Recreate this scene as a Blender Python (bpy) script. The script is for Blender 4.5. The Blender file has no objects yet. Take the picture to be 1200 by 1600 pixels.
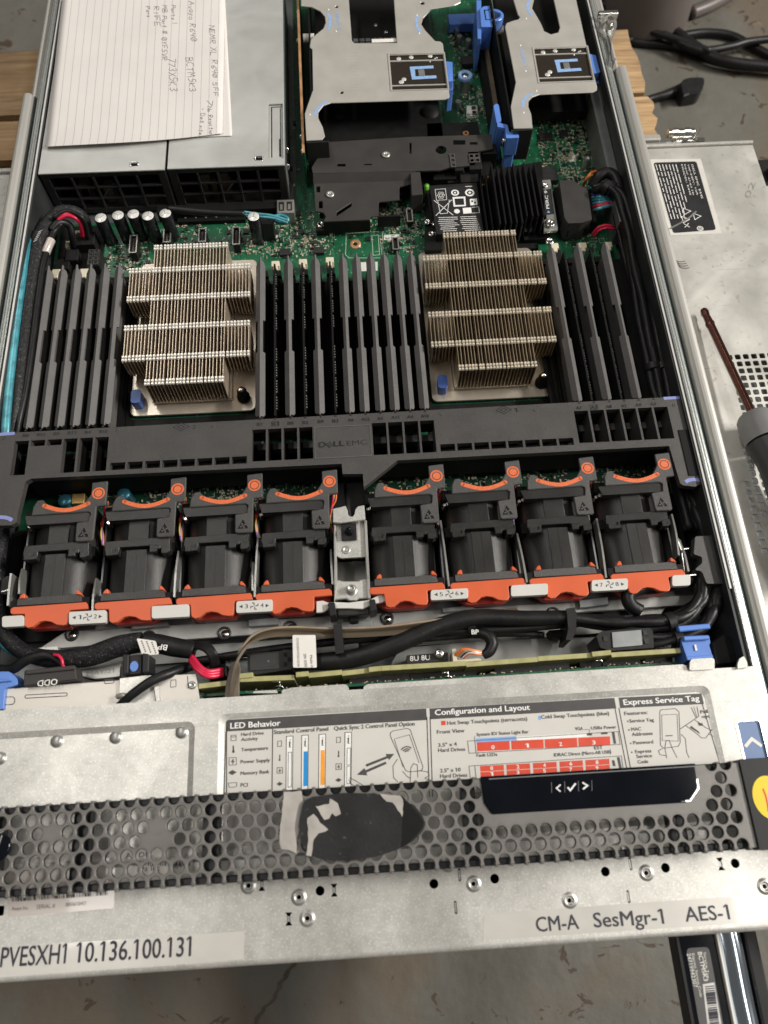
import bpy, math, random
import numpy as np
from mathutils import Vector, Matrix
from mathutils.geometry import tessellate_polygon
rnd = random.Random(7)
R = math.radians
S = 0.001                     # everything below is written in millimetres
sc = bpy.context.scene
COL = sc.collection

# ------------------------------------------------------------------ camera
CW = np.array([[0.9982349, 0.05232682, -0.02808879],
               [-0.05911599, 0.92079581, -0.38553907],
               [0.00569, 0.38651905, 0.92226387]])       # world from camera axes
CP = np.array([8.67394947, -72.84541061, 465.85857327])
cd = bpy.data.cameras.new('camera'); cam = bpy.data.objects.new('camera', cd); COL.objects.link(cam)
u_, s_, vt_ = np.linalg.svd(CW); RW = u_ @ vt_
mw = Matrix.Identity(4)
for i in range(3):
    for j in range(3): mw[i][j] = float(RW[i][j])
    mw[i][3] = float(CP[i]) * S
cam.matrix_world = mw
cd.sensor_fit = 'VERTICAL'; cd.sensor_height = 36; cd.lens = 27
cd.clip_start = 0.01; cd.clip_end = 50
cd.dof.use_dof = True; cd.dof.focus_distance = 0.50; cd.dof.aperture_fstop = 9.0
sc.camera = cam

# ------------------------------------------------------------------ light
w = bpy.data.worlds.new('World'); sc.world = w; w.use_nodes = True
bg = w.node_tree.nodes['Background']; bg.inputs[0].default_value = (1.0, 0.95, 0.88, 1); bg.inputs[1].default_value = 0.13
def lamp(name, loc, target, size, power, col, sy=None):
    d = bpy.data.lights.new(name, 'AREA'); d.shape = 'RECTANGLE'; d.size = size; d.size_y = sy or size
    d.energy = power; d.color = col
    o = bpy.data.objects.new(name, d); COL.objects.link(o)
    o.location = loc
    zz = (Vector(loc)-Vector(target)).normalized(); yy = (Vector((0, 1, 0))-zz*zz.y).normalized(); xx = yy.cross(zz)
    o.rotation_euler = Matrix((xx, yy, zz)).transposed().to_euler()
    return o
lamp('ceiling_lamp', (2.85, 0.35, 2.1), (0, 0.15, 0), 0.22, 150, (1.0, 0.96, 0.90), 1.2)
lamp('ceiling_lamp', (1.11, -0.20, 2.1), (0, 0.1, 0), 0.16, 10, (1.0, 0.965, 0.91), 1.3)
lamp('ceiling_lamp', (-0.80, 0.80, 2.1), (0, 0.1, 0), 0.16, 16, (1.0, 0.965, 0.915), 2.4)
sc.view_settings.view_transform = 'Standard'; sc.view_settings.look = 'None'
sc.view_settings.exposure = 0.0; sc.view_settings.gamma = 1.0

# ------------------------------------------------------------------ helpers
def at(u, v, z):
    'photo position of a thing whose height z (mm) is known -> its x, y in mm'
    d = CW @ np.array([(u - 600) / 1200., (800 - v) / 1200., -1.])
    s = (z - CP[2]) / d[2]
    return (float(CP[0] + s * d[0]), float(CP[1] + s * d[1]))
def atl(pts, z): return [at(u, v, z) for u, v in pts]

class MB:
    def __init__(s): s.v = []; s.f = []; s.sm = []; s.mi = []; s.m = 0; s.T = None
    def raw(s, vs, fs, smooth=False):
        n = len(s.v)
        if s.T is not None: vs = [tuple(s.T @ Vector(p)) for p in vs]
        s.v += vs
        for f in fs: s.f.append(tuple(i + n for i in f)); s.sm.append(smooth); s.mi.append(s.m)
        return s
    def box(s, x0, x1, y0, y1, z0, z1):
        v = [(x0,y0,z0),(x1,y0,z0),(x1,y1,z0),(x0,y1,z0),(x0,y0,z1),(x1,y0,z1),(x1,y1,z1),(x0,y1,z1)]
        return s.raw(v, [(3,2,1,0),(4,5,6,7),(0,1,5,4),(1,2,6,5),(2,3,7,6),(3,0,4,7)])
    def prism(s, loop, a, b, holes=(), axis='z', caps=(1, 1)):
        loops = [list(loop)] + [list(h) for h in holes]
        mp = {'z': lambda p, c: (p[0], p[1], c), 'y': lambda p, c: (p[0], c, p[1]), 'x': lambda p, c: (c, p[0], p[1])}[axis]
        flat = [p for l in loops for p in l]; n = len(flat)
        vs = [mp(p, a) for p in flat] + [mp(p, b) for p in flat]
        fs = []
        if len(loops) == 1 and n <= 4: tri = [tuple(range(n))]
        else: tri = tessellate_polygon([[Vector((p[0], p[1], 0)) for p in l] for l in loops])
        if caps[0]: fs += [tuple(t) for t in tri]
        if caps[1]: fs += [tuple(i + n for i in t) for t in tri]
        k = 0
        for l in loops:
            m = len(l)
            for i in range(m):
                j = (i + 1) % m; fs.append((k+i, k+j, n+k+j, n+k+i))
            k += m
        return s.raw(vs, fs)
    def quadz(s, loop, z):
        return s.raw([(p[0], p[1], z) for p in loop], [tuple(range(len(loop)))])
    def sheet(s, loop, z, holes=()):
        loops = [list(loop)] + [list(h) for h in holes]
        flat = [p for l in loops for p in l]
        tri = tessellate_polygon([[Vector((p[0], p[1], 0)) for p in l] for l in loops])
        return s.raw([(p[0], p[1], z) for p in flat], [tuple(t) for t in tri])
    def cyl(s, c, r, h, n=16, r2=None, d=(0, 0, 1), caps=True):
        d = Vector(d).normalized(); a = d.orthogonal().normalized(); b = d.cross(a); c = Vector(c); r2 = r if r2 is None else r2
        ring = lambda o, rr: [tuple(o + (a*math.cos(t) + b*math.sin(t)) * rr) for t in [2*math.pi*i/n for i in range(n)]]
        e = c + d*h
        s.raw(ring(c, r) + ring(e, r2), [(i, (i+1) % n, n+(i+1) % n, n+i) for i in range(n)], True)
        if caps:
            s.raw(ring(c, r), [tuple(range(n))][::-1]); s.raw(ring(e, r2), [tuple(range(n))])
        return s
    def lathe(s, c, prof, n=20, d=(0, 0, 1)):
        d = Vector(d).normalized(); a = d.orthogonal().normalized(); b = d.cross(a); c = Vector(c)
        vs = []
        for r, h in prof:
            for i in range(n):
                t = 2*math.pi*i/n; vs.append(tuple(c + d*h + (a*math.cos(t)+b*math.sin(t))*r))
        fs = [(k*n+i, k*n+(i+1) % n, (k+1)*n+(i+1) % n, (k+1)*n+i) for k in range(len(prof)-1) for i in range(n)]
        return s.raw(vs, fs, True)
    def tube(s, pts, r, n=10, sub=6, flat=1.0, up=(0, 0, 1)):
        pts = [Vector(p) for p in pts]
        rr = r if isinstance(r, (list, tuple)) else [r]*len(pts)
        P, Q = [], []
        for i in range(len(pts)-1):
            p0 = pts[max(i-1, 0)]; p1 = pts[i]; p2 = pts[i+1]; p3 = pts[min(i+2, len(pts)-1)]
            for k in range(sub):
                t = k/sub
                P.append(.5*((2*p1)+(p2-p0)*t+(2*p0-5*p1+4*p2-p3)*t*t+(3*p1-p0-3*p2+p3)*t**3)); Q.append(rr[i]*(1-t)+rr[i+1]*t)
        P.append(pts[-1]); Q.append(rr[-1])
        vs = []; up = Vector(up)
        for i, p in enumerate(P):
            d = (P[min(i+1, len(P)-1)]-P[max(i-1, 0)]).normalized()
            a = d.cross(up)
            if a.length < 1e-3: a = d.orthogonal()
            a.normalize(); b = a.cross(d).normalized()
            for k in range(n):
                t = 2*math.pi*k/n; vs.append(tuple(p+(a*math.cos(t)+b*math.sin(t)*flat)*Q[i]))
        m = len(P)
        fs = [(i*n+k, i*n+(k+1) % n, (i+1)*n+(k+1) % n, (i+1)*n+k) for i in range(m-1) for k in range(n)]
        fs += [tuple(range(n)), tuple(range((m-1)*n, m*n))]
        return s.raw(vs, fs, True)
    def strip(s, pts, h, t, sub=6):
        'a flat ribbon standing or lying along pts: h = height vector, t = thickness'
        pts = [Vector(p) for p in pts]; P = []
        for i in range(len(pts)-1):
            p0 = pts[max(i-1, 0)]; p1 = pts[i]; p2 = pts[i+1]; p3 = pts[min(i+2, len(pts)-1)]
            for k in range(sub):
                q = k/sub; P.append(.5*((2*p1)+(p2-p0)*q+(2*p0-5*p1+4*p2-p3)*q*q+(3*p1-p0-3*p2+p3)*q**3))
        P.append(pts[-1]); h = Vector(h); vs = []
        for i, p in enumerate(P):
            d = (P[min(i+1, len(P)-1)]-P[max(i-1, 0)]).normalized()
            nn = d.cross(h).normalized()*t/2
            vs += [tuple(p-h/2-nn), tuple(p-h/2+nn), tuple(p+h/2+nn), tuple(p+h/2-nn)]
        m = len(P)
        fs = [(i*4+k, i*4+(k+1) % 4, (i+1)*4+(k+1) % 4, (i+1)*4+k) for i in range(m-1) for k in range(4)]
        fs += [(0, 1, 2, 3), ((m-1)*4, (m-1)*4+1, (m-1)*4+2, (m-1)*4+3)]
        return s.raw(vs, fs)
    def stroke(s, pts, wd, z):
        P = [pts[0]]
        for p in pts[1:]:
            if math.hypot(p[0]-P[-1][0], p[1]-P[-1][1]) > 1e-5: P.append(p)
        if len(P) < 2: return s
        closed = len(P) > 3 and math.hypot(P[0][0]-P[-1][0], P[0][1]-P[-1][1]) < 1e-4
        if closed: P = P[:-1]
        n = len(P); vs = []
        def nrm(a, b): l = math.hypot(b[0]-a[0], b[1]-a[1]); return (-(b[1]-a[1])/l, (b[0]-a[0])/l)
        for i in range(n):
            a = nrm(P[i-1], P[i]) if (i > 0 or closed) else None
            b = nrm(P[i], P[(i+1) % n]) if (i < n-1 or closed) else None
            if a is None: a = b
            if b is None: b = a
            mx, my = a[0]+b[0], a[1]+b[1]; l = max(.35, (mx*mx+my*my)/2); k = wd/2/l
            vs += [(P[i][0]-mx*k, P[i][1]-my*k, z), (P[i][0]+mx*k, P[i][1]+my*k, z)]
        m = n if closed else n-1
        return s.raw(vs, [(2*i, 2*((i+1) % n), 2*((i+1) % n)+1, 2*i+1) for i in range(m)])
    def build(s, name, mat, parent=None, bevel=0, seg=1, stuff=False, origin=None, weld=False):
        v = np.array(s.v, dtype=float)
        o = np.array(origin, dtype=float) if origin is not None else np.array([(v[:, 0].min()+v[:, 0].max())/2, (v[:, 1].min()+v[:, 1].max())/2, v[:, 2].min()])
        me = bpy.data.meshes.new(name)
        me.from_pydata([tuple(p) for p in ((v-o)*S)], [], s.f)
        me.polygons.foreach_set('use_smooth', s.sm); me.polygons.foreach_set('material_index', s.mi)
        mats = mat if isinstance(mat, (list, tuple)) else [mat]
        for m in mats: me.materials.append(m)
        fix_normals(me, weld); me.validate()
        ob = bpy.data.objects.new(name, me); COL.objects.link(ob)
        ob['_o'] = [float(a) for a in o]
        po = np.array(parent['_o']) if parent is not None else np.zeros(3)
        ob.location = [float(a) for a in (o-po)*S]
        if parent is not None: ob.parent = parent
        if bevel:
            b = ob.modifiers.new('bevel', 'BEVEL'); b.width = bevel*S; b.segments = seg; b.limit_method = 'ANGLE'; b.angle_limit = R(35)
        if stuff: ob['kind'] = 'stuff'
        return ob
import bmesh
def fix_normals(me, weld=False):
    bm = bmesh.new(); bm.from_mesh(me)
    if weld: bmesh.ops.remove_doubles(bm, verts=bm.verts, dist=2e-5)
    bmesh.ops.recalc_face_normals(bm, faces=bm.faces); bm.to_mesh(me); bm.free()

def tag(o, label, cat, group=None):
    o['label'] = label; o['category'] = cat
    if group: o['group'] = group
    return o
def thing(name, label, cat, loc=(0, 0, 0), group=None):
    o = bpy.data.objects.new(name, None); COL.objects.link(o); o.empty_display_size = .01
    o.location = [a*S for a in loc]; o['_o'] = [float(a) for a in loc]
    return tag(o, label, cat, group)
def structure(o): o['kind'] = 'structure'; return o
def copy_at(o, dx=0, dy=0, dz=0):
    c = o.copy(); COL.objects.link(c)
    c.location = o.location + Vector((dx, dy, dz))*S
    c['_o'] = [o['_o'][0]+dx, o['_o'][1]+dy, o['_o'][2]+dz]
    return c
def copy_tree(o, dx=0, dy=0, dz=0, label=None):
    c = copy_at(o, dx, dy, dz)
    if label: c['label'] = label
    for ch in o.children:
        d = ch.copy(); COL.objects.link(d); d.parent = c
        for g in ch.children:
            e = g.copy(); COL.objects.link(e); e.parent = d
    return c

# text -> triangles
_tc = {}
def glyph_right(txt, bold):
    cu = bpy.data.curves.new('t', 'FONT'); cu.body = txt; cu.size = 1; cu.offset = bold; cu.resolution_u = 1
    ob = bpy.data.objects.new('t', cu); COL.objects.link(ob); bpy.context.view_layer.update()
    me = ob.to_mesh(); r = max([a.co.x for a in me.vertices] or [0]); ob.to_mesh_clear(); bpy.data.objects.remove(ob); bpy.data.curves.remove(cu); return r
def glyphs(txt, bold):
    k = (txt, bold)
    if k not in _tc:
        cu = bpy.data.curves.new('t', 'FONT'); cu.body = txt; cu.size = 1; cu.offset = bold; cu.resolution_u = 3
        ob = bpy.data.objects.new('t', cu); COL.objects.link(ob)
        bpy.context.view_layer.update()
        me = ob.to_mesh()
        vs = [(a.co.x, a.co.y) for a in me.vertices]; fs = [tuple(p.vertices) for p in me.polygons]
        ob.to_mesh_clear(); bpy.data.objects.remove(ob); bpy.data.curves.remove(cu)
        for i, c_ in enumerate(txt):      # give the numeral 1 its flag
            if c_ == '1':
                xr = glyph_right(txt[:i+1], bold); t_ = .075+bold*2; n = len(vs)
                vs += [(xr-t_, .72), (xr-t_, .72-t_), (xr-t_-.15, .57-t_*.2), (xr-t_-.15, .57+t_*.75)]; fs.append((n, n+1, n+2, n+3))
        xs = [a[0] for a in vs] or [0]
        _tc[k] = (vs, fs, min(xs), max(xs))
    return _tc[k]
CAP = 0.72
def text(mb, txt, p0, p1, cap, z, bold=0.0):
    'txt written from p0 to p1 (mm, baseline ends), capitals cap mm high'
    heavy = bold > .008; vs, fs, a, b = glyphs(txt, min(bold, 0))
    dx, dy = p1[0]-p0[0], p1[1]-p0[1]; L = math.hypot(dx, dy); ux, uy = dx/L, dy/L
    sx = L/(b-a); sy = cap/CAP
    for i, (ex, ey) in enumerate(((0, 0), (bold*1.3, bold*.6), (-bold*1.3, -bold*.6), (bold*.5, -bold)) if heavy else ((0, 0),)):     # struck several times = heavier type
        mb.raw([(p0[0]+ux*(x+ex-a)*sx-uy*(y+ey)*sy, p0[1]+uy*(x+ex-a)*sx+ux*(y+ey)*sy, z+i*.012) for x, y in vs], fs)
def tpx(mb, txt, a, b, cap, z, bold=0.0): text(mb, txt, at(*a, z), at(*b, z), cap, z, bold)

# shapes in 2D
def circ(x, y, r, n=16, ph=0): return [(x+r*math.cos(ph+2*math.pi*i/n), y+r*math.sin(ph+2*math.pi*i/n)) for i in range(n)]
def rrect(x0, x1, y0, y1, r, n=4):
    out = []
    for cx, cy, a in ((x1-r, y1-r, 0), (x0+r, y1-r, 90), (x0+r, y0+r, 180), (x1-r, y0+r, 270)):
        for i in range(n+1): t = R(a+90*i/n); out.append((cx+r*math.cos(t), cy+r*math.sin(t)))
    return out
def rect(x0, x1, y0, y1): return [(x0, y0), (x1, y0), (x1, y1), (x0, y1)]
def inset_poly(c, p, k): return [(c[0]+(x-c[0])*k, c[1]+(y-c[1])*k) for x, y in p]
def rounded(poly, r, n=3):
    out = []; m = len(poly)
    for i in range(m):
        a = Vector(poly[i-1]); b = Vector(poly[i]); c = Vector(poly[(i+1) % m])
        ra = min(r, (a-b).length*.45); rc = min(r, (c-b).length*.45)
        p = b+(a-b).normalized()*ra; q = b+(c-b).normalized()*rc
        for k in range(n+1):
            t = k/n; out.append(tuple((p*(1-t)**2+b*2*t*(1-t)+q*t*t)[:2]))
    return out
def ptin(p, poly):
    x, y = p; c = False; j = len(poly)-1
    for i in range(len(poly)):
        if (poly[i][1] > y) != (poly[j][1] > y) and x < (poly[j][0]-poly[i][0])*(y-poly[i][1])/(poly[j][1]-poly[i][1])+poly[i][0]: c = not c
        j = i
    return c

# ------------------------------------------------------------------ materials
def mat(name, col, rough=.5, metal=0., var=.12, vs=60, bump=.0, bs=800, spec=.5, coat=0., stretch=None, emit=None, speck=None, scratch=0):
    'procedural: colour varies by two noises, relief by a third; scales are per metre of object space'
    m = bpy.data.materials.new(name); m.use_nodes = True; nt = m.node_tree; N = nt.nodes; L = nt.links
    bs_ = N['Principled BSDF']
    tc = N.new('ShaderNodeTexCoord'); oi = N.new('ShaderNodeObjectInfo')
    ad = N.new('ShaderNodeVectorMath'); ad.operation = 'MULTIPLY_ADD'
    cmb = N.new('ShaderNodeCombineXYZ'); L.new(oi.outputs['Random'], cmb.inputs[0]); L.new(oi.outputs['Random'], cmb.inputs[1])
    ad.inputs[1].default_value = (3, 7, 0); L.new(cmb.outputs[0], ad.inputs[0]); L.new(tc.outputs['Object'], ad.inputs[2])
    vec = ad.outputs[0]
    if stretch:
        mp = N.new('ShaderNodeMapping'); mp.inputs['Scale'].default_value = stretch; L.new(vec, mp.inputs[0]); vec = mp.outputs[0]
    n1 = N.new('ShaderNodeTexNoise'); n1.inputs['Scale'].default_value = vs; n1.inputs['Detail'].default_value = 5; L.new(vec, n1.inputs['Vector'])
    rp = N.new('ShaderNodeValToRGB'); L.new(n1.outputs[0], rp.inputs[0])
    rp.color_ramp.elements[0].position = .3; rp.color_ramp.elements[1].position = .7
    rp.color_ramp.elements[0].color = (*[min(1, c*(1-var)) for c in col], 1); rp.color_ramp.elements[1].color = (*[min(1, c*(1+var)) for c in col], 1)
    out = rp.outputs[0]
    if speck:
        n3 = N.new('ShaderNodeTexNoise'); n3.inputs['Scale'].default_value = speck[1]; n3.inputs['Detail'].default_value = 2; L.new(vec, n3.inputs['Vector'])
        r3 = N.new('ShaderNodeValToRGB'); r3.color_ramp.elements[0].position = speck[2]; r3.color_ramp.elements[1].position = min(1, speck[2]+.08); L.new(n3.outputs[0], r3.inputs[0])
        mx = N.new('ShaderNodeMix'); mx.data_type = 'RGBA'; L.new(r3.outputs[0], mx.inputs[0]); L.new(out, mx.inputs[6]); mx.inputs[7].default_value = (*speck[0], 1); out = mx.outputs[2]
    rfac = n1.outputs[0]
    if scratch:      # smudges in the gloss and fine hair scratches in two directions
        sm = N.new('ShaderNodeTexNoise'); sm.inputs['Scale'].default_value = 14; sm.inputs['Detail'].default_value = 6; sm.inputs['Distortion'].default_value = 1.2; L.new(tc.outputs['Object'], sm.inputs['Vector'])
        s1r = N.new('ShaderNodeValToRGB'); s1r.color_ramp.elements[0].position = .42; s1r.color_ramp.elements[1].position = .62; L.new(sm.outputs[0], s1r.inputs[0]); rfac = s1r.outputs[0]
        tot = None
        for rot, sx_, sy_ in ((.35, 9, 420), (-.9, 7, 380), (1.45, 5, 300)):
            mp = N.new('ShaderNodeMapping'); mp.inputs['Rotation'].default_value = (0, 0, rot); mp.inputs['Scale'].default_value = (sx_, sy_, 1); L.new(tc.outputs['Object'], mp.inputs[0])
            sn = N.new('ShaderNodeTexNoise'); sn.inputs['Scale'].default_value = 1.6; sn.inputs['Detail'].default_value = 2; L.new(mp.outputs[0], sn.inputs['Vector'])
            sr = N.new('ShaderNodeValToRGB'); sr.color_ramp.elements[0].position = .735; sr.color_ramp.elements[1].position = .76; L.new(sn.outputs[0], sr.inputs[0])
            if tot is None: tot = sr.outputs[0]
            else:
                ma = N.new('ShaderNodeMath'); ma.operation = 'MAXIMUM'; L.new(tot, ma.inputs[0]); L.new(sr.outputs[0], ma.inputs[1]); tot = ma.outputs[0]
        mu = N.new('ShaderNodeMath'); mu.operation = 'MULTIPLY'; mu.inputs[1].default_value = scratch; L.new(tot, mu.inputs[0])
        mx2 = N.new('ShaderNodeMix'); mx2.data_type = 'RGBA'; L.new(mu.outputs[0], mx2.inputs[0]); L.new(out, mx2.inputs[6]); mx2.inputs[7].default_value = (*[c*.62 for c in col], 1); out = mx2.outputs[2]
        mk = N.new('ShaderNodeMix'); mk.data_type = 'RGBA'; mk.inputs[0].default_value = 1; mk.blend_type = 'MULTIPLY'; L.new(out, mk.inputs[6])
        st_ = N.new('ShaderNodeValToRGB'); st_.color_ramp.elements[0].color = (.955, .95, .94, 1); st_.color_ramp.elements[1].color = (1.05, 1.05, 1.05, 1); st_.color_ramp.elements[0].position = .38; st_.color_ramp.elements[1].position = .6; L.new(sm.outputs[0], st_.inputs[0]); L.new(st_.outputs[0], mk.inputs[7]); out = mk.outputs[2]
    L.new(out, bs_.inputs['Base Color'])
    mr = N.new('ShaderNodeMapRange'); mr.inputs[3].default_value = max(.03, rough*(1-.22)); mr.inputs[4].default_value = min(1, rough*(1+.22)); L.new(rfac, mr.inputs[0]); L.new(mr.outputs[0], bs_.inputs['Roughness'])
    bs_.inputs['Metallic'].default_value = metal
    bs_.inputs['Specular IOR Level'].default_value = spec
    bs_.inputs['Coat Weight'].default_value = coat
    if bump:
        n2 = N.new('ShaderNodeTexNoise'); n2.inputs['Scale'].default_value = bs; n2.inputs['Detail'].default_value = 3; L.new(vec, n2.inputs['Vector'])
        bp = N.new('ShaderNodeBump'); bp.inputs['Strength'].default_value = bump; bp.inputs['Distance'].default_value = .0004; L.new(n2.outputs[0], bp.inputs['Height']); L.new(bp.outputs[0], bs_.inputs['Normal'])
    return m
M = {}
M['steel'] = mat('galvanised steel', (.54, .53, .495), .38, .45, .10, 180, .12, 500, speck=((.67, .655, .61), 900, .56), scratch=.5)
M['steel_plain'] = mat('plain steel', (.46, .455, .43), .38, .8, .08, 90, .06, 1500)
M['steel_lid'] = mat('worn steel lid', (.56, .55, .51), .42, .4, .14, 40, .12, 300, speck=((.47, .45, .40), 220, .62), scratch=.8)
M['steel_dark'] = mat('shadowed zinc', (.24, .25, .25), .45, .7, .15, 60, .08, 700)  # one even dark grey for zinc parts
M['wall'] = mat('chassis wall steel', (.05, .054, .054), .5, .6, .2, 50, .05, 700)  # steel darkened to carry the shade on the inner walls
M['rail'] = mat('zinc rail', (.66, .68, .66), .26, .8, .06, 40, 0, 400, stretch=(1, .05, 1))
M['rail_teal'] = mat('dark zinc groove', (.10, .145, .15), .35, .6, .15, 60)
M['bright_edge'] = mat('bright rim', (.66, .65, .62), .35, .3, .05, 60)
M['tray'] = mat('dull zinc tray', (.34, .34, .325), .42, .5, .12, 40, .05, 600)
M['blue_dark'] = mat('dark touchpoint blue', (.045, .10, .33), .4, 0, .12, 60, .1, 1200)
M['ribbon_edge'] = mat('worn ribbon edge', (.27, .21, .145), .5, 0, .2, 90)
M['rail_outer'] = mat('brushed rail', (.52, .505, .47), .46, .55, .08, 60, .05, 500, stretch=(1, .06, 1))
M['nickel'] = mat('nickel plated fins', (.60, .50, .39), .36, .7, .12, 80, .0)
M['tab'] = mat('folded nickel tabs', (.90, .86, .79), .40, .45, .12, 300)
M['tab_warm'] = mat('folded warm tabs', (.80, .73, .61), .40, .5, .12, 300)
M['nickel_warm'] = mat('warm nickel fins', (.52, .42, .29), .34, .75, .15, 80, .0)
M['nickel_base'] = mat('nickel base plate', (.60, .54, .45), .36, .75, .10, 60, .08, 900)
M['latch_blue'] = mat('dusty blue latch', (.14, .21, .38), .45, 0, .1, 60)
M['cap_top'] = mat('aluminium can top', (.80, .79, .76), .38, .35, .05, 100)
M['chrome'] = mat('bright screw metal', (.75, .74, .70), .18, 1., .05, 100)
M['black'] = mat('black plastic', (.014, .0135, .0135), .45, 0, .2, 120, .15, 1800, spec=.3)
M['deep'] = mat('matte black plastic', (.006, .006, .006), .6, 0, .2, 120, .1, 1500, spec=.2)
M['shroud'] = mat('grained grey plastic', (.048, .045, .043), .42, 0, .16, 60, .55, 2600, speck=((.10, .095, .09), 3200, .60))
M['blank'] = mat('dimm blank plastic', (.098, .093, .091), .46, 0, .12, 70, .55, 2600, speck=((.14, .132, .13), 3200, .62))
M['fan'] = mat('fan plastic', (.021, .020, .019), .33, 0, .25, 60, .35, 2000, speck=((.055, .05, .047), 2600, .62), spec=.4)
M['fanhead'] = mat('fan handle plastic', (.052, .050, .048), .5, 0, .2, 80, .7, 2400, speck=((.15, .145, .14), 2800, .60))
M['orange'] = mat('terracotta plastic', (.74, .088, .006), .34, 0, .08, 40, .12, 1200, spec=.3)
M['orange_faded'] = mat('faded terracotta', (.60, .115, .045), .38, 0, .08, 40, .15, 1200, spec=.3)  # paler terracotta copy: reflected light put into the colour
M['orange_print'] = mat('terracotta print', (.66, .14, .045), .6, 0, .2, 900)
M['blue'] = mat('touchpoint blue', (.10, .22, .60), .36, 0, .12, 60, .1, 1200)
M['blue_print'] = mat('pale blue print', (.22, .25, .52), .55, 0, .1, 300)
M['blue_mark'] = mat('blue arc print', (.25, .40, .68), .55, 0, .1, 300)
M['green'] = None
M['duct'] = mat('dark grey sheet', (.042, .039, .037), .5, .1, .12, 60, .25, 2200, spec=.35)
M['pcb_olive'] = mat('olive board edge', (.36, .34, .15), .55, 0, .15, 200, .1, 900)
M['copper'] = mat('copper board edge', (.55, .30, .15), .4, .4, .2, 100)
M['paper'] = mat('white paper', (.69, .655, .625), .8, 0, .03, 30, .12, 300)
M['rule'] = mat('grey ruled line', (.42, .41, .42), .8, 0, .05, 100)
M['pen'] = mat('grey pen ink', (.17, .16, .165), .7, 0, .3, 400)
M['label_white'] = mat('white label', (.74, .71, .66), .5, 0, .04, 80)
M['label_tape'] = mat('glossy label tape', (.56, .54, .50), .24, 0.1, .05, 60, .03, 200, coat=.4)
M['label_clear'] = mat('clear barcode label', (.50, .45, .41), .25, .1, .06, 60, coat=.4)
M['ink'] = mat('dark ink', (.035, .032, .045), .6, 0, .2, 500)
M['ink_grey'] = mat('grey ink', (.085, .08, .08), .6, 0, .2, 500)
M['header'] = mat('header ink', (.055, .052, .052), .5, 0, .1, 200)
M['sticker'] = mat('grey white sticker', (.58, .56, .52), .42, 0, .03, 60)
M['red_print'] = mat('red print', (.62, .06, .025), .45, 0, .08, 200)
M['lightblue_print'] = mat('light blue print', (.20, .38, .72), .45, 0, .08, 200)
M['cyan_print'] = mat('blue bar print', (.01, .24, .60), .45, 0, .08, 200)
M['amber_print'] = mat('amber bar print', (.85, .33, .01), .45, 0, .08, 200)
M['white_print'] = mat('white print', (.78, .77, .74), .5, 0, .05, 200)
M['label_black'] = mat('black label', (.018, .018, .020), .4, 0, .1, 100)
M['label_grey'] = mat('dark grey label', (.07, .068, .066), .42, 0, .1, 100)
M['cable'] = mat('black cable jacket', (.010, .010, .0105), .42, 0, .3, 90, .35, 700, spec=.3)
M['braid'] = mat('braided sleeve', (.016, .016, .017), .5, 0, .5, 700, 1.0, 700, speck=((.20, .20, .20), 1100, .64), spec=.25)
M['red_wire'] = mat('red wire', (.62, .015, .06), .35, 0, .1, 90)
M['cyan_wire'] = mat('cyan cable', (.10, .34, .40), .28, .2, .35, 120, .2, 500)
M['teal_wire'] = mat('dark teal cable', (.03, .20, .26), .35, .1, .3, 120)
M['yellow_wire'] = mat('yellow wire', (.65, .42, .05), .4, 0, .1, 90)
M['violet_wire'] = mat('violet wire', (.16, .08, .35), .4, 0, .1, 90)
M['orange_wire'] = mat('orange wire', (.75, .17, .03), .4, 0, .1, 90)
M['ribbon'] = mat('brown ribbon cable', (.12, .095, .066), .42, 0, .25, 60, .2, 400, stretch=(.4, 4, 4))
M['cream'] = mat('cream plastic', (.62, .56, .42), .5, 0, .08, 90)
M['ivory_tab'] = mat('ivory tab plastic', (.58, .565, .53), .4, 0, .05, 60)
M['dark_metal'] = mat('dark latch plate', (.055, .045, .035), .35, .6, .2, 200, .0, stretch=(1, 12, 1))
M['riser'] = mat('satin riser steel', (.50, .48, .44), .42, .35, .06, 60, .08, 2500)
M['psu'] = mat('satin psu steel', (.52, .525, .505), .42, .35, .06, 50, .05, 2500, scratch=.5)
M['bezel'] = mat('bezel grey plastic', (.165, .157, .146), .42, .25, .10, 60, .35, 2400)
M['bezel_side'] = mat('bezel inner black', (.012, .012, .014), .4, 0, .2, 80)
M['gloss'] = mat('gloss black window', (.003, .004, .007), .08, 0, .2, 50, spec=.35)
M['badge'] = mat('scuffed black badge', (.013, .013, .014), .5, 0, .35, 70, .5, 500, speck=((.06, .06, .06), 380, .68), spec=.35)
M['torn'] = mat('torn tape residue', (.38, .355, .325), .7, 0, .18, 90, .6, 200)
M['yellow'] = mat('yellow sticker', (.80, .56, .01), .5, 0, .05, 60)
M['red_pen'] = mat('red marker', (.60, .03, .02), .5, 0, .1, 60)
M['bronze'] = mat('bronze driver shaft', (.085, .034, .024), .22, .85, .2, 200, .05, 500)
M['grip'] = mat('grey rubber grip', (.17, .17, .17), .5, 0, .08, 60, .1, 900)
M['grip_dark'] = mat('dark rubber grip', (.022, .023, .025), .48, 0, .12, 60, .1, 900)
M['odd'] = mat('optical drive steel', (.60, .565, .515), .40, .5, .06, 60, .06, 1200)
M['capsleeve'] = mat('capacitor sleeve', (.012, .012, .014), .25, 0, .2, 60)
M['brass'] = mat('brass stud', (.60, .40, .16), .3, .9, .1, 60)
M['cyan_cap'] = mat('blue capped can', (.04, .15, .20), .3, .5, .2, 60)
M['pot'] = mat('painted pedestal', (.12, .10, .092), .45, 0, .1, 12, .05, 300)
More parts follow.
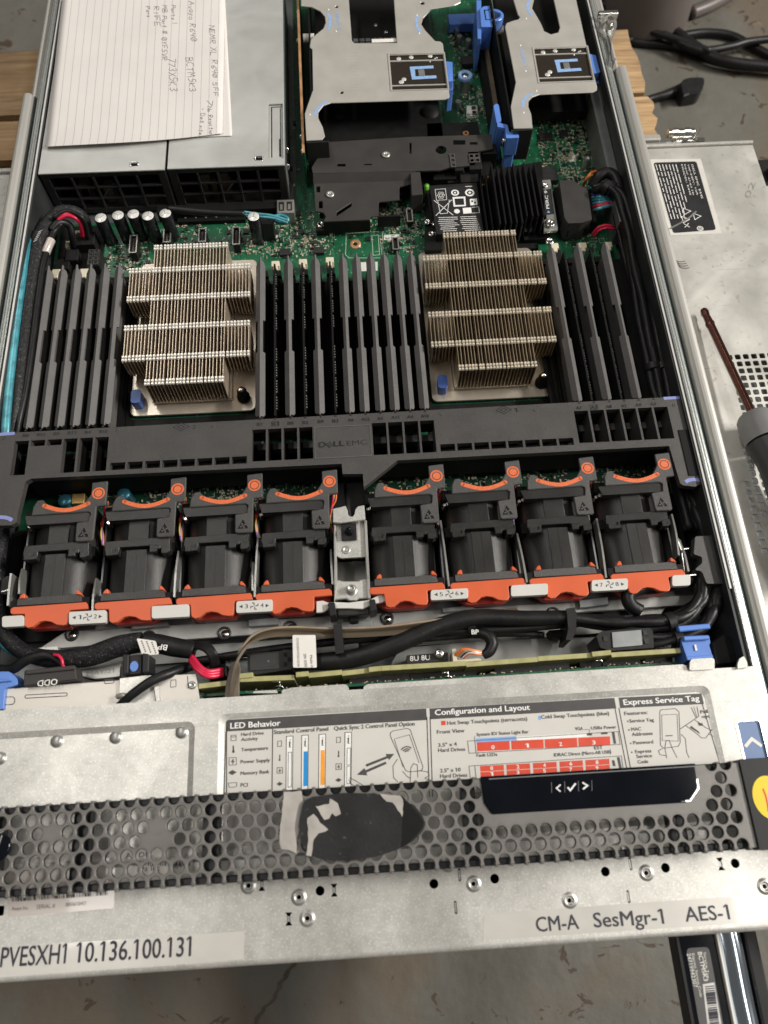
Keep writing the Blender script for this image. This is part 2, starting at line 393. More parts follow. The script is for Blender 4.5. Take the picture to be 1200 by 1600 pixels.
# ------------------------------------------------------------------ special materials
def nodes(name):
    m = bpy.data.materials.new(name); m.use_nodes = True
    return m, m.node_tree.nodes, m.node_tree.links, m.node_tree.nodes['Principled BSDF']
def ramp(N, L, src, stops, interp='LINEAR'):
    r = N.new('ShaderNodeValToRGB'); r.color_ramp.interpolation = interp
    e = r.color_ramp.elements
    while len(e) < len(stops): e.new(.5)
    for k, (p, c) in enumerate(stops): e[k].position = p; e[k].color = (*c, 1)
    L.new(src, r.inputs[0]); return r.outputs[0]
def noise(N, L, vec, sc_, det=5, dist=0., rough=.5):
    n = N.new('ShaderNodeTexNoise'); n.inputs['Scale'].default_value = sc_; n.inputs['Detail'].default_value = det
    n.inputs['Distortion'].default_value = dist; n.inputs['Roughness'].default_value = rough; L.new(vec, n.inputs['Vector']); return n.outputs[0]
def mixc(N, L, f, a, b):
    m = N.new('ShaderNodeMix'); m.data_type = 'RGBA'
    for v, s in ((f, m.inputs[0]), (a, m.inputs[6]), (b, m.inputs[7])):
        if isinstance(v, tuple): s.default_value = (*v, 1)
        elif isinstance(v, (int, float)): s.default_value = v
        else: L.new(v, s)
    return m.outputs[2]

def floor_mat():
    m, N, L, B = nodes('worn painted concrete'); tc = N.new('ShaderNodeTexCoord').outputs['Object']
    base = ramp(N, L, noise(N, L, tc, 5, 8, .3, .65), [(.30, (.080, .075, .062)), (.5, (.116, .110, .092)), (.72, (.150, .144, .124))])
    brown = ramp(N, L, noise(N, L, tc, 3.1, 7, .8, .6), [(.50, (0, 0, 0)), (.57, (.85, .85, .85))])
    c = mixc(N, L, brown, base, (.120, .094, .068))
    flakes = ramp(N, L, noise(N, L, tc, 30, 6, 1.2, .6), [(.61, (0, 0, 0)), (.63, (1, 1, 1))])
    c = mixc(N, L, flakes, c, (.060, .040, .026))
    tan = ramp(N, L, noise(N, L, tc, 17, 6, 1.0, .6), [(.665, (0, 0, 0)), (.68, (1, 1, 1))])
    c = mixc(N, L, tan, c, (.17, .125, .08))
    L.new(c, B.inputs['Base Color']); B.inputs['Roughness'].default_value = .55
    bp = N.new('ShaderNodeBump'); bp.inputs['Strength'].default_value = .5; bp.inputs['Distance'].default_value = .002
    L.new(noise(N, L, tc, 60, 8), bp.inputs['Height']); L.new(bp.outputs[0], B.inputs['Normal'])
    return m
def wood_mat():
    m, N, L, B = nodes('rough pallet wood'); tc = N.new('ShaderNodeTexCoord').outputs['Object']
    oi = N.new('ShaderNodeObjectInfo'); ad = N.new('ShaderNodeVectorMath'); ad.operation = 'ADD'; cb = N.new('ShaderNodeCombineXYZ')
    L.new(oi.outputs['Random'], cb.inputs[2]); L.new(oi.outputs['Random'], cb.inputs[0]); L.new(tc, ad.inputs[0]); L.new(cb.outputs[0], ad.inputs[1])
    mp = N.new('ShaderNodeMapping'); mp.inputs['Scale'].default_value = (1.5, 22, 22); L.new(ad.outputs[0], mp.inputs[0])
    g = noise(N, L, mp.outputs[0], 6, 8, 1.2, .65)
    c = ramp(N, L, g, [(.28, (.20, .115, .055)), (.5, (.42, .27, .135)), (.75, (.56, .39, .215))])
    dirt = ramp(N, L, noise(N, L, ad.outputs[0], 14, 6), [(.5, (0, 0, 0)), (.72, (.6, .6, .6))])
    c = mixc(N, L, dirt, c, (.16, .11, .07))
    L.new(c, B.inputs['Base Color']); B.inputs['Roughness'].default_value = .75
    bp = N.new('ShaderNodeBump'); bp.inputs['Strength'].default_value = .7; bp.inputs['Distance'].default_value = .001
    L.new(g, bp.inputs['Height']); L.new(bp.outputs[0], B.inputs['Normal'])
    return m
def pcb_mat(nm='green circuit board', kf=1.0):
    m, N, L, B = nodes(nm); tc = N.new('ShaderNodeTexCoord').outputs['Object']
    base = ramp(N, L, noise(N, L, tc, 45, 5), [(.35, (.006, .055, .025)), (.65, (.010, .105, .047))])
    def vor(sc_, metric='MANHATTAN'):
        v = N.new('ShaderNodeTexVoronoi'); v.feature = 'DISTANCE_TO_EDGE'; v.inputs['Scale'].default_value = sc_; L.new(tc, v.inputs['Vector']); return v.outputs['Distance']
    tr = ramp(N, L, vor(130), [(.0, (.35, .35, .35)), (.03, (0, 0, 0))])
    c = mixc(N, L, tr, base, (.035, .24, .11))
    mp = N.new('ShaderNodeMapping'); mp.inputs['Scale'].default_value = (1, 0.06, 1); L.new(tc, mp.inputs[0])
    ln = ramp(N, L, noise(N, L, mp.outputs[0], 900, 1), [(.56, (0, 0, 0)), (.60, (.4, .4, .4))])
    area = ramp(N, L, noise(N, L, tc, 30, 2), [(.48, (0, 0, 0)), (.52, (1, 1, 1))])
    mm = N.new('ShaderNodeMath'); mm.operation = 'MULTIPLY'; L.new(ln, mm.inputs[0]); L.new(area, mm.inputs[1])
    c = mixc(N, L, mm.outputs[0], c, (.03, .20, .09))
    v2 = N.new('ShaderNodeTexVoronoi'); v2.inputs['Scale'].default_value = 260; L.new(tc, v2.inputs['Vector'])
    via = ramp(N, L, v2.outputs['Distance'], [(.10, (.7, .7, .7)), (.16, (0, 0, 0))])
    c = mixc(N, L, via, c, (.30, .36, .26))
    if kf < 1: c = mixc(N, L, 1-kf, c, (.004, .012, .008))  # mixed toward near-black to paint shade into the board
    L.new(c, B.inputs['Base Color']); B.inputs['Roughness'].default_value = .35
    return m
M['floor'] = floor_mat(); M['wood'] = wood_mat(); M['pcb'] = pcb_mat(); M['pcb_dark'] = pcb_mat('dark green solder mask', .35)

# ------------------------------------------------------------------ floor
mb = MB(); mb.sheet(rect(-1500, 1600, -900, 3000), -190)
structure(mb.build('floor', M['floor']))
mb = MB()     # the long crack in the paint, a shallow dark groove filled with dirt
cr = atl([(398, 1605), (410, 1580), (430, 1560), (441, 1535), (455, 1515), (462, 1500), (474, 1470)], -190)
cp = [cr[0]]
for (a, b) in zip(cr[:-1], cr[1:]):
    for q in (.33, .66, 1): cp.append((a[0]+(b[0]-a[0])*q+rnd.uniform(-1.6, 1.6), a[1]+(b[1]-a[1])*q))
n_ = len(cp); lo_ = [(x-rnd.uniform(.8, 2.4), y) for x, y in cp]; hi_ = [(x+rnd.uniform(.8, 2.4), y) for x, y in cp]
mb.raw([(*p, -189.4) for p in lo_+hi_], [(i, i+1, n_+i+1, n_+i) for i in range(n_-1)])
structure(mb.build('floor_crack', mat('crack dirt', (.085, .068, .054), .8, 0, .3, 80)))

# ------------------------------------------------------------------ wooden pallet under everything
pal = thing('wooden_pallet', 'rough wooden shipping pallet standing on the concrete floor under the servers', 'pallet', (0, 300, -190))
def board(x0, x1, y0, y1, z0, z1, name='board', sag=0):
    mb = MB(); n = 26; top = []; 
    ys0 = [y0+rnd.uniform(-1.2, 1.2) for _ in range(n+1)]; ys1 = [y1+rnd.uniform(-1.2, 1.2) for _ in range(n+1)]
    xs = [x0+(x1-x0)*i/n for i in range(n+1)]
    ex = [rnd.uniform(-3, 3) for _ in range(6)]; ex2 = [rnd.uniform(-4, 4) for _ in range(6)]
    left = [(x0+ex[k], y1+(y0-y1)*(k+1)/7) for k in range(6)]; right = [(x1+ex2[k], y0+(y1-y0)*(k+1)/7) for k in range(6)]
    loop = list(zip(xs, ys0))+right+list(zip(xs[::-1], ys1[::-1]))+left
    mb.prism(loop, z0, z1)
    return mb.build(name, M['wood'], pal, bevel=1.2)
for k, (y0, y1, xr) in enumerate([(555, 641, 294), (500, 548, 296), (430, 489, 292), (310, 400, 292), (190, 280, 292), (70, 160, 292), (-40, 50, 292)]):
    board(-470, xr, y0, y1, -62, -46)
for x in (-420, -120, 240):
    board(x, x+40, -40, 640, -150, -62.3, 'stringer')
for y0 in (-40, 120, 290, 440, 560):
    board(-470, 292, y0, y0+88, -189.9, -172, 'bottom_board')
for y0 in (-40, 560): pass

# ------------------------------------------------------------------ second server lying crosswise underneath
low = thing('lower_server', 'worn silver rack server lying crosswise under the open server, label plate on its lid', 'server', (0, 200, -45))
LX0, LX1, LY0, LY1 = -345, 349, -20, 437
def sq(x, y, h=2.15): return rounded([(x-h, y-h), (x+h, y-h), (x+h, y+h), (x-h, y+h)], 1.0, 2)
holes = []
for i in range(13):
    for j in range(26):
        x = 281+i*6; y = 231-j*6
        if x > 342: continue
        if y > 60: holes.append(sq(x, y))
for j in range(9):
    holes.append(sq(275, 156-j*6)); holes.append(sq(269, 130-j*6))
mb = MB(); lid = [(LX0, LY0), (LX1+45, LY0), (LX1+45, 380), (LX1, 392), (LX1, LY1), (LX0, LY1)]
mb.prism(lid, -5.2, -4, holes)
mb.build('lid', M['steel_lid'], low)
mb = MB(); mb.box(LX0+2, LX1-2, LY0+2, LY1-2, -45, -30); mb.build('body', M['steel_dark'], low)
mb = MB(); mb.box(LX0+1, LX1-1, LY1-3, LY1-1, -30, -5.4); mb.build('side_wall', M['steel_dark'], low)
mb = MB(); mb.box(LX0, LX1, LY1+.5, LY1+3, -8, -1.5); mb.build('lid_edge', M['steel'], low, bevel=.5)
mb = MB(); mb.box(LX1+2, LX1+40, 396, 425, -30, -8); mb.box(LX1+6, LX1+38, 400, 412, -8, -4); mb.build('black_connector', M['black'], low, bevel=.8)
# paper-thin silver border and black regulatory label on the lid, text reading downwards
mb = MB(); mb.quadz([at(1008, 249, -3.8), at(1095, 248, -3.8), at(1128, 365, -3.8), at(1048, 368, -3.8)], -3.8)
bl = mb.build('label_border', mat('label border', (.60, .58, .54), .5, .1, .05, 60), low)
mb = MB(); mb.sheet(rounded(atl([(1021, 254), (1088, 252), (1119, 359), (1052, 364)], -3.6), 2.2), -3.6)
rl = mb.build('regulatory_label', M['label_black'], low)
mb = MB(); z = -3.45
def vline(u0, v0, u1, v1, txt, cap): tpx(mb, txt, (u0, v0), (u1, v1), cap, z)
for (u, v, u2, v2, s, c) in [(1080, 257, 1096, 310, 'DELL EMC  E44S', 1.5), (1074, 257, 1089, 305, '100-240V- 10A', 1.2), (1069, 257, 1083, 305, 'Input: 47-63 Hz', 1.2), (1064, 257, 1078, 305, 'MODEL: E44S', 1.2)]:
    vline(u, v, u2, v2, s, c)
for k in range(7):
    u = 1056-k*5.2; y = 257
    while y < (340 if k > 1 else 316):
        l = rnd.uniform(6, 16); a = at(u+(y-257)*.29, y, z); b = at(u+(y+l-257)*.29, min(y+l, 344), z)
        mb.stroke([a, b], .55, z); y += l+rnd.uniform(1.5, 3)
for (u, v) in [(1072, 330), (1088, 338), (1070, 343)]:
    c = at(u, v, z); r = 3.8; p = [(c[0]+r*math.cos(R(a)), c[1]+r*math.sin(R(a))) for a in (0, 120, 240, 0)]
    mb.stroke(p, .5, z)
c = at(1094, 357, z); mb.stroke(circ(*c, 2.2, 14)+[circ(*c, 2.2, 14)[0]], .6, z); mb.stroke(circ(*c, 1.0, 10)+[circ(*c, 1.0, 10)[0]], .5, z)
c = at(1073, 352, z); mb.stroke([(c[0]-2, c[1]-2), (c[0]+2, c[1]+2)], .5, z); mb.stroke([(c[0]-2, c[1]+2), (c[0]+2, c[1]-2)], .5, z)
mb.build('label_print', M['white_print'], low)
mb = MB(); mb.stroke([at(1047, 357, -3.3), at(1075, 342, -3.3), at(1088, 330, -3.3)], 1.3, -3.3); mb.build('label_scratch', M['steel_plain'], low)
mb = MB(); tpx(mb, '02', (1171, 310), (1181, 286), 4.6, -3.85); mb.build('stamped_number', mat('stamp shade', (.42, .40, .36), .5, .7, .1, 60), low)
mb = MB()
for k in range(4):
    c = at(1064+k*2.2, 405+k*3.4, -3.8); mb.stroke([(c[0]+4.5*math.cos(R(t)), c[1]+2.4*math.sin(R(t))) for t in range(150, 330, 20)], .7, -3.8+k*.02)
mb.build('engraved_mark', M['ink_grey'], low)
# its side rail with nut along the far edge
rl2 = thing('lower_rail', 'short zinc slide rail with a lug along the far edge of the lower server lid', 'rail', (300, 441, -15))
mb = MB(); mb.box(225, 292, 441.5, 447, -14, -6); mb.box(-300, -225, 441.5, 447, -14, -6); mb.build('rail_bar', M['rail'], rl2, bevel=1)
mb = MB(); mb.box(225, 275, 449, 455, -12, -5); mb.build('rail_bar', M['rail_outer'], rl2, bevel=1)
mb = MB(); mb.box(285, 312, 446, 450, -12, -6); mb.cyl((281, 453.5, -4), 3.6, 22, 12, d=(1, 0, 0)); mb.cyl((284, 453.5, -4), 4.4, 5, 6, d=(1, 0, 0)); mb.cyl((294, 453.5, -4), 4.4, 5, 6, d=(1, 0, 0)); mb.cyl((303, 448, -6), 1.6, 10, 8, r2=.6, d=(.4, .5, .8))
mb.build('lug', M['chrome'], rl2, bevel=.3)

# ------------------------------------------------------------------ things on the floor, upper right
pd_ = thing('pedestal', 'round grey brown pedestal foot on the concrete floor at the top edge', 'pedestal', (*at(1020, -20, -150), -190))
c = at(1020, -22, -150)
mb = MB(); mb.lathe((c[0], c[1], -190), [(0, 95), (50, 94), (53, 90), (53, 30), (55, 4), (55, 0)], 40); mb.build('drum', M['pot'], pd_)
mb = MB(); mb.tube([(*at(1080, 20, -182), -182), (*at(1110, 8, -182), -182), (*at(1145, -12, -182), -182)], 8, 8); mb.build('foot', M['pot'], pd_)
def fcable(label, pts, r, z=-185, group='black cables on the floor'):
    mb = MB(); P = []
    for p in pts:
        zz = p[2] if len(p) > 2 else z
        P.append((*at(p[0], p[1], zz), zz))
    mb.tube(P, r, 10); return tag(mb.build('power_cable', M['cable']), label, 'cable', group)
fcable('thick black power cable rising under the pedestal and crossing right to the picture edge', [(930, -30), (985, 20), (1040, 40), (1085, 72), (1130, 95), (1220, 106)], 6.5, -178)
fcable('black power cable looping highest on the floor right of the rack rail', [(955, 68), (1010, 58), (1060, 56), (1100, 51), (1140, 55), (1175, 72), (1220, 96)], 5, -184)
fcable('lowest of the black power cables on the floor beside the pallet end', [(950, 45), (985, 64), (1050, 72), (1100, 86), (1150, 98), (1220, 104)], 5, -185)
fcable('black power cable passing between the upper loop and the thick cable at right', [(940, 20), (990, 38), (1040, 55), (1090, 78), (1140, 73), (1170, 65), (1220, 60)], 4.6, -174)
fcable('thin black cable running behind the rail toward the pedestal', [(905, -20), (950, 12), (975, 30), (1020, 50), (1060, 62), (1110, 80)], 4, -172)
# plug at the end of a cable
mb = MB()
pl = thing('cable_plug', 'black flat cable plug lying on bare concrete right of the pallet', 'plug', (*at(1075, 135, -180), -190))
mb.tube([(*at(985, 172, -184), -184), (*at(1012, 156, -184), -184), (*at(1040, 148, -183), -183), (*at(1064, 140, -183), -183)], [4, 4, 5, 7], 10)
mb.build('cord', M['cable'], pl)
mb = MB(); mb.prism(rounded(atl([(1060, 134), (1068, 124), (1078, 121), (1099, 121), (1101, 126), (1098, 140), (1092, 145), (1068, 149)], -174), 3), -190, -174); mb.build('plug_head', M['black'], pl, bevel=2, seg=2)
mb = MB(); mb.prism(atl([(1063, 130), (1072, 124), (1078, 146), (1068, 150)], -171), -174, -171); mb.build('plug_collar', M['black'], pl, bevel=1)
# ------------------------------------------------------------------ open server: chassis
ch = thing('open_server', 'open silver rack server without its lid, filling the picture', 'server', (0, 200, 0))
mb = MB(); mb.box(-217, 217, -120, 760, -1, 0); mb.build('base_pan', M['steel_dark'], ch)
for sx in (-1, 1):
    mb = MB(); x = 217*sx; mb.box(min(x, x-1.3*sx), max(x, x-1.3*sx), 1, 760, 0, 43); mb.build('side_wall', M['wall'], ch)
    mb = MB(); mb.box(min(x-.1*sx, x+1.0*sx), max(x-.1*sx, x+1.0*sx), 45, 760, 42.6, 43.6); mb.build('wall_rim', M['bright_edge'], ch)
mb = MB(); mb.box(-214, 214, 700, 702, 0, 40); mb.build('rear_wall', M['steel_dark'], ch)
# hooks and rivets on the walls
def hook(u0, v0, u1, v1, zz, r=1.1):
    def wp(u, v):
        sd = -1 if u < 500 else 1; lo_, hi_ = 5., 42.
        for _ in range(30):
            m_ = (lo_+hi_)/2
            if (at(u, v, m_)[0]-sd*214.6)*sd > 0: hi_ = m_
            else: lo_ = m_
        return (*at(u, v, lo_), lo_)
    mb = MB(); a, b = wp(u0, v0), wp(u1, v1)
    mb.tube([a, ((a[0]+b[0])/2, (a[1]+b[1])/2, (a[2]+b[2])/2+.6), b], r, 6, 3); mb.build('wall_hook', M['chrome'], ch)
for q in [(55, 318, 51, 330), (49, 372, 44, 392), (54, 286, 53, 294), (1048, 535, 1054, 590), (1105, 808, 1111, 820), (1115, 870, 1119, 905), (53, 290, 54, 294), (990, 337, 995, 352), (971, 262, 972, 264), (976, 280, 984, 305), (1133, 915, 1141, 926), (1148, 955, 1150, 975), (1144, 985, 1147, 1005)]:
    hook(*q, 36)
mb = MB(); c = at(1140, 946, 30); mb.cyl((c[0]+3, c[1], 30), 3.4, 8, 14, d=(-1, 0, 0)); mb.cyl((c[0]-5, c[1], 30), 2.2, 3, 14, d=(-1, 0, 0)); mb.build('wall_stud', M['steel_plain'], ch)
# small white caution sticker on the inner right wall
mb = MB(); w0 = at(946, 160, 34); 
mb.raw([(215.4, 478, 34), (215.4, 445, 34), (215.4, 445, 12), (215.4, 478, 12)], [(0, 1, 2, 3)]); mb.build('wall_sticker', M['label_grey'], ch)
mb = MB(); mb.raw([(215.3, 465, 29), (215.3, 457, 25), (215.3, 457, 18), (215.3, 465, 20)], [(0, 1, 2, 3)]); mb.build('sticker_print', M['label_white'], ch)
mb = MB(); mb.prism(rounded([(208, 330), (215.4, 330), (215.4, 480), (208, 480)], 1), 5, 30); mb.build('wall_liner', M['steel_dark'], ch, bevel=1)

# front cover: recessed panels, holes, studs
ZC = 43
def holes_px(pts, r): return [circ(*at(u, v, ZC), r, 14) for u, v in pts]
rec_left = rrect(-205, -86.5, -77, -11.5, 4)
rec_mid = rrect(-74.0, 192.5, -77, -8.6, 4)
lat = rrect(203.0, 216.0, -52, -28.5, 1.5)
black_holes = [(500, 1392), (678, 1381), (773, 1373), (946, 1362), (1040, 1356), (1149, 1349)]
rings = [(388, 1384), (467, 1402), (480, 1435), (740, 1381), (890, 1407), (1010, 1364), (1195, 1385)]
ibeams = [(409, 1382), (522, 1391), (451, 1436), (1126, 1350)]
slits = [(718, 1367), (712, 1418), (985, 1350), (982, 1401)]
hl = holes_px(black_holes, 2.25)+holes_px(rings, 1.15)
def ishape(c):
    x, y = c; w1, w2, h1, h2 = 1.7, .8, 2.9, 1.5
    return [(x-w1, y-h1), (x+w1, y-h1), (x+w2, y-h2), (x+w2, y+h2), (x+w1, y+h1), (x-w1, y+h1), (x-w2, y+h2), (x-w2, y-h2)]
hl += [ishape(at(u, v, ZC)) for u, v in ibeams]
hl += [rrect(at(u, v, ZC)[0]-.65, at(u, v, ZC)[0]+.65, at(u, v, ZC)[1]-2.9, at(u, v, ZC)[1]+2.9, .6) for u, v in slits]
cov = [(-221, 0.2), (-221, -125.2), (214, -125.2), (221, -120), (221, 0.2)]
cov = [(-221, -79.3), (221, -79.3), (221, .2), (-221, .2)]
mb = MB(); mb.prism(cov, ZC-1.1, ZC, [rec_left, rec_mid, lat]); 
mb.build('front_cover', M['steel'], ch)
fp = [(-221, -125), (206, -125), (214, -121), (214, -92), (204, -87.5), (204, -80.6), (-221, -80.6)]
nt = [(rrect(at(1135, 1325, ZC)[0]-2, at(1135, 1325, ZC)[0]+2.2, -91, -84, .6))]
ls = at(3, 1423, ZC)
mb = MB(); mb.prism(fp, ZC-1.3, ZC-.1, hl+nt+[rrect(ls[0]-3, ls[0]+1, ls[1]-2.2, ls[1]+2.2, .8)])
# rolled front lip
for k in range(6):
    a0, a1 = R(90*k/6), R(90*(k+1)/6); r = 2.6; y, z0 = -125, ZC-.1-r
    mb.raw([(-221, y-r*math.sin(a0), z0+r*math.cos(a0)), (207, y-r*math.sin(a0), z0+r*math.cos(a0)), (207, y-r*math.sin(a1), z0+r*math.cos(a1)), (-221, y-r*math.sin(a1), z0+r*math.cos(a1))], [(0, 1, 2, 3)], True)
mb.box(-221, 207, -127.6, -126.6, 4, ZC-2.7)
mb.build('front_plate', M['steel'], ch)
def recess(loop, name, depth=1.3, off=3.2):
    n = len(loop); cx = sum(p[0] for p in loop)/n; cy = sum(p[1] for p in loop)/n
    xs = [p[0] for p in loop]; ys = [p[1] for p in loop]; wx, wy = (max(xs)-min(xs))/2, (max(ys)-min(ys))/2
    inner = [(cx+(x-cx)*(wx-off)/wx, cy+(y-cy)*(wy-off)/wy) for x, y in loop]
    mb = MB(); mb.raw([(x, y, ZC-.02) for x, y in loop]+[(x, y, ZC-depth) for x, y in inner], [(i, (i+1) % n, n+(i+1) % n, n+i) for i in range(n)], True)
    mb.sheet(inner, ZC-depth)
    return mb.build(name, M['steel'], ch)
recess(rec_left, 'recessed_panel'); recess(rec_mid, 'recessed_panel')
for (u, v) in [(0, 1185), (89, 1158), (181, 1152), (284, 1144)]:
    c = at(u, v, ZC-1.2); mb = MB(); mb.lathe((c[0], c[1], ZC-1.3), [(3.5, 0), (3.1, .35), (2.7, .3), (2.6, 1.1), (2.0, 1.5), (0.01, 1.6)], 20); mb.build('button_rivet', M['steel_plain'], ch)
for (u, v) in rings+[(700, 1350), (966, 1330)]:
    c = at(u, v, ZC); mb = MB(); mb.lathe((c[0], c[1], ZC-.1), [(3.9, 0), (3.6, .25), (3.2, .2), (3.0, .5), (2.1, .55), (1.6, .1), (1.15, -.3), (1.1, -2.5)], 22); mb.build('clinch_nut', M['steel_plain'], ch)
for (u, v) in ibeams:
    mb = MB(); c = at(u, v, ZC); mb.box(c[0]-.55, c[0]+.55, c[1]-1.2, c[1]+1.2, ZC-1.8, ZC-.5); mb.build('formed_tab', M['steel_plain'], ch)
for (u, v) in slits:
    mb = MB(); c = at(u, v, ZC); mb.box(c[0]-.35, c[0]+.35, c[1]-2.2, c[1]+2.2, ZC-1.6, ZC-.35); mb.build('formed_tab', M['steel_plain'], ch)
mb = MB(); mb.box(-218, 214, -124, 0, 12, 13); mb.build('drive_bay_floor', M['deep'], ch)  # floor coloured black for the darkness inside the bay
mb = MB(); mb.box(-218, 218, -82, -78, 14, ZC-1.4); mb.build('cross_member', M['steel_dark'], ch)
# blue release latch in the cover
mb = MB(); mb.box(203.2, 215.8, -51.8, -28.7, ZC-2.2, ZC-.7); la = mb.build('release_latch', M['latch_blue'], ch, bevel=.3)
mb = MB(); c = (209.5, -39.5); mb.stroke([(c[0]-4.3, c[1]-2.2), (c[0]+.2, c[1]+1.6), (c[0]+4.6, c[1]-2.4)], 1.7, ZC-.55); mb.build('chevron', M['label_white'], la)
mb = MB(); mb.prism(rrect(202.4, 216.6, -52.6, -27.9, 1.8), ZC-.3, ZC+.3, [rrect(203.4, 215.6, -51.6, -28.9, 1.4)]); mb.build('latch_frame', M['chrome'], la)
# tabs on the rear edge of the cover
mb = MB(); mb.prism(rounded(atl([(440, 1078), (460, 1074), (540, 1069), (545, 1074), (545, 1080), (440, 1086)], 42), 1), 41, 42); mb.build('edge_tab', M['steel'], ch)
mb = MB(); mb.prism(rounded(atl([(568, 1073), (575, 1069), (1068, 1038), (1074, 1042), (1074, 1050), (568, 1080)], 42), 1), 41, 42.2); mb.build('edge_tab', M['steel'], ch)
mb = MB(); mb.prism(rounded(atl([(1077, 1036), (1080, 1030), (1113, 1028), (1116, 1031), (1116, 1046), (1077, 1048)], 44), 1), 43.1, 44.6); mb.build('edge_tab', M['steel'], ch, bevel=.4)
mb = MB(); mb.prism(rounded(atl([(1150, 1038), (1153, 1030), (1160, 1026), (1165, 1036), (1166, 1044), (1150, 1046)], 43), .6), 43.1, 45); mb.build('edge_tab', M['steel'], ch, bevel=.4)
mb = MB(); mb.prism(atl([(395, 1083), (397, 1080), (432, 1078), (434, 1083)], 41), 39, 41); mb.build('edge_tab', M['steel'], ch)

# ------------------------------------------------------------------ slide rails
def prof(mb, pts, y0, y1, sx): mb.prism([(p[0]*sx, p[1]) for p in pts], y0, y1, axis='y')
def outer_profile(x0, x1, zt):
    r = 3.2; out = [(x0, 6)]
    out += [(x0, zt-r)]+[(x0+r-r*math.cos(R(a)), zt-r+r*math.sin(R(a))) for a in (30, 60, 90)]
    out += [(x1-r+r*math.sin(R(a)), zt-r+r*math.cos(R(a))) for a in (0, 30, 60, 90)]+[(x1, 6)]
    return out
for sx, lab, ystep in ((-1, 'long zinc slide rail along the left side of the open server, pallet boards beyond it', 471), (1, 'long zinc slide rail along the right side of the open server, worn lid beyond it', 478)):
    r_ = thing('slide_rail', lab, 'rail', (228*sx, 200, 2), group='slide rails of the open server')
    mb = MB()
    prof(mb, [(219.6, 4), (219.6, 41), (220.1, 42), (220.7, 42), (221.1, 40.9), (221.6, 40.9), (222.1, 41.8), (222.7, 41.8), (223.1, 40.4), (223.7, 40.4), (224.3, 41.2), (224.9, 40.6), (225.4, 38.5), (226.0, 37), (226.4, 36), (226.4, 4)], -135, 760, sx)
    o = mb.build('inner_member', M['rail'], r_)
    mb = MB(); prof(mb, [(226.6, 6), (226.6, 35), (227.1, 36), (227.9, 36), (228.4, 34), (228.9, 34), (229.2, 35), (229.3, 6)], -135, 760, sx); mb.build('middle_member', M['rail_teal'], r_)
    mb = MB(); prof(mb, outer_profile(229.5, 237.2, 41.8), -140, ystep, sx); mb.build('outer_member', M['rail_outer'], r_, bevel=.8)
    mb = MB(); prof(mb, outer_profile(226.9, 232.6, 38.5), ystep+.3, 640, sx); mb.build('rear_member', M['rail_outer'], r_, bevel=.6)
    if sx > 0:
        mb = MB(); c0 = at(938, 52, 40); c1 = at(952, 50, 40); e0 = at(950, 96, 40)
        mb.prism(rounded(atl([(936, 50), (940, 30), (962, 18), (964, 40), (956, 60), (951, 98), (957, 98), (955, 92), (948, 60), (940, 52)], 44), 1.2), 38, 44); mb.build('bracket', M['steel_plain'], r_, bevel=.8)
        c = at(953, 34, 48); mb = MB(); mb.cyl((*c, 44), 4.6, 3, 12, 3.6); mb.cyl((*c, 47), 2.6, 4, 12); b = at(950, 22, 47); mb.box(b[0]-8, b[0]+8, b[1]-2, b[1]+2, 44, 49); mb.build('lock_nut', M['chrome'], r_, bevel=.4)
        mb = MB(); mb.box(225.2, 227.4, 480, 525, 36, 44); mb.cyl((226.3, 481, 44), 1.6, .8, 10); mb.build('link_bar', M['steel_plain'], r_, bevel=.3)
# ------------------------------------------------------------------ motherboard
mbd = thing('motherboard', 'green motherboard screwed to the base of the open server', 'circuit board', (0, 380, 4))
ZB = 6
mb = MB(); mb.prism([(-212, 92), (212, 92), (212, 690), (-30, 690), (-30, 372), (-212, 372)], 4.4, ZB); mb.build('board', M['pcb'], mbd)
M['smd_tan'] = mat('tan chip capacitor', (.42, .36, .26), .4, 0, .3, 300)
M['smd_end'] = mat('solder', (.55, .54, .50), .35, .6, .1, 300)
M['smd_black'] = mat('black chip', (.018, .018, .018), .4, 0, .2, 300)
M['silk'] = mat('pale silk screen', (.40, .46, .36), .6, 0, .15, 300)
M['silk_white'] = mat('white silk block', (.62, .63, .58), .6, 0, .1, 300)
regions = [  # photo outlines of the bare board and how many small parts sit there
    ([(95, 385), (235, 375), (235, 425), (100, 425)], 240), ([(215, 350), (440, 350), (440, 400), (390, 400), (220, 395)], 260),
    ([(330, 335), (660, 325), (665, 395), (400, 405)], 300), ([(585, 315), (665, 305), (665, 395), (590, 398)], 260), ([(410, 350), (520, 350), (520, 400), (410, 405)], 140),
    ([(700, 55), (765, 50), (790, 200), (735, 215), (700, 150)], 420), ([(835, 170), (925, 170), (940, 290), (850, 300)], 620),
    ([(880, 345), (930, 340), (940, 395), (880, 395)], 60), ([(150, 740), (520, 728), (520, 790), (150, 800)], 620), ([(575, 745), (1040, 712), (1040, 770), (580, 800)], 700),
    ([(425, 0), (445, 0), (470, 300), (445, 300)], 90), ([(835, 5), (880, 5), (885, 60), (845, 60)], 50), ([(715, 400), (735, 400), (700, 410)], 4)]
A, Bk, C_, W_ = MB(), MB(), MB(), MB()
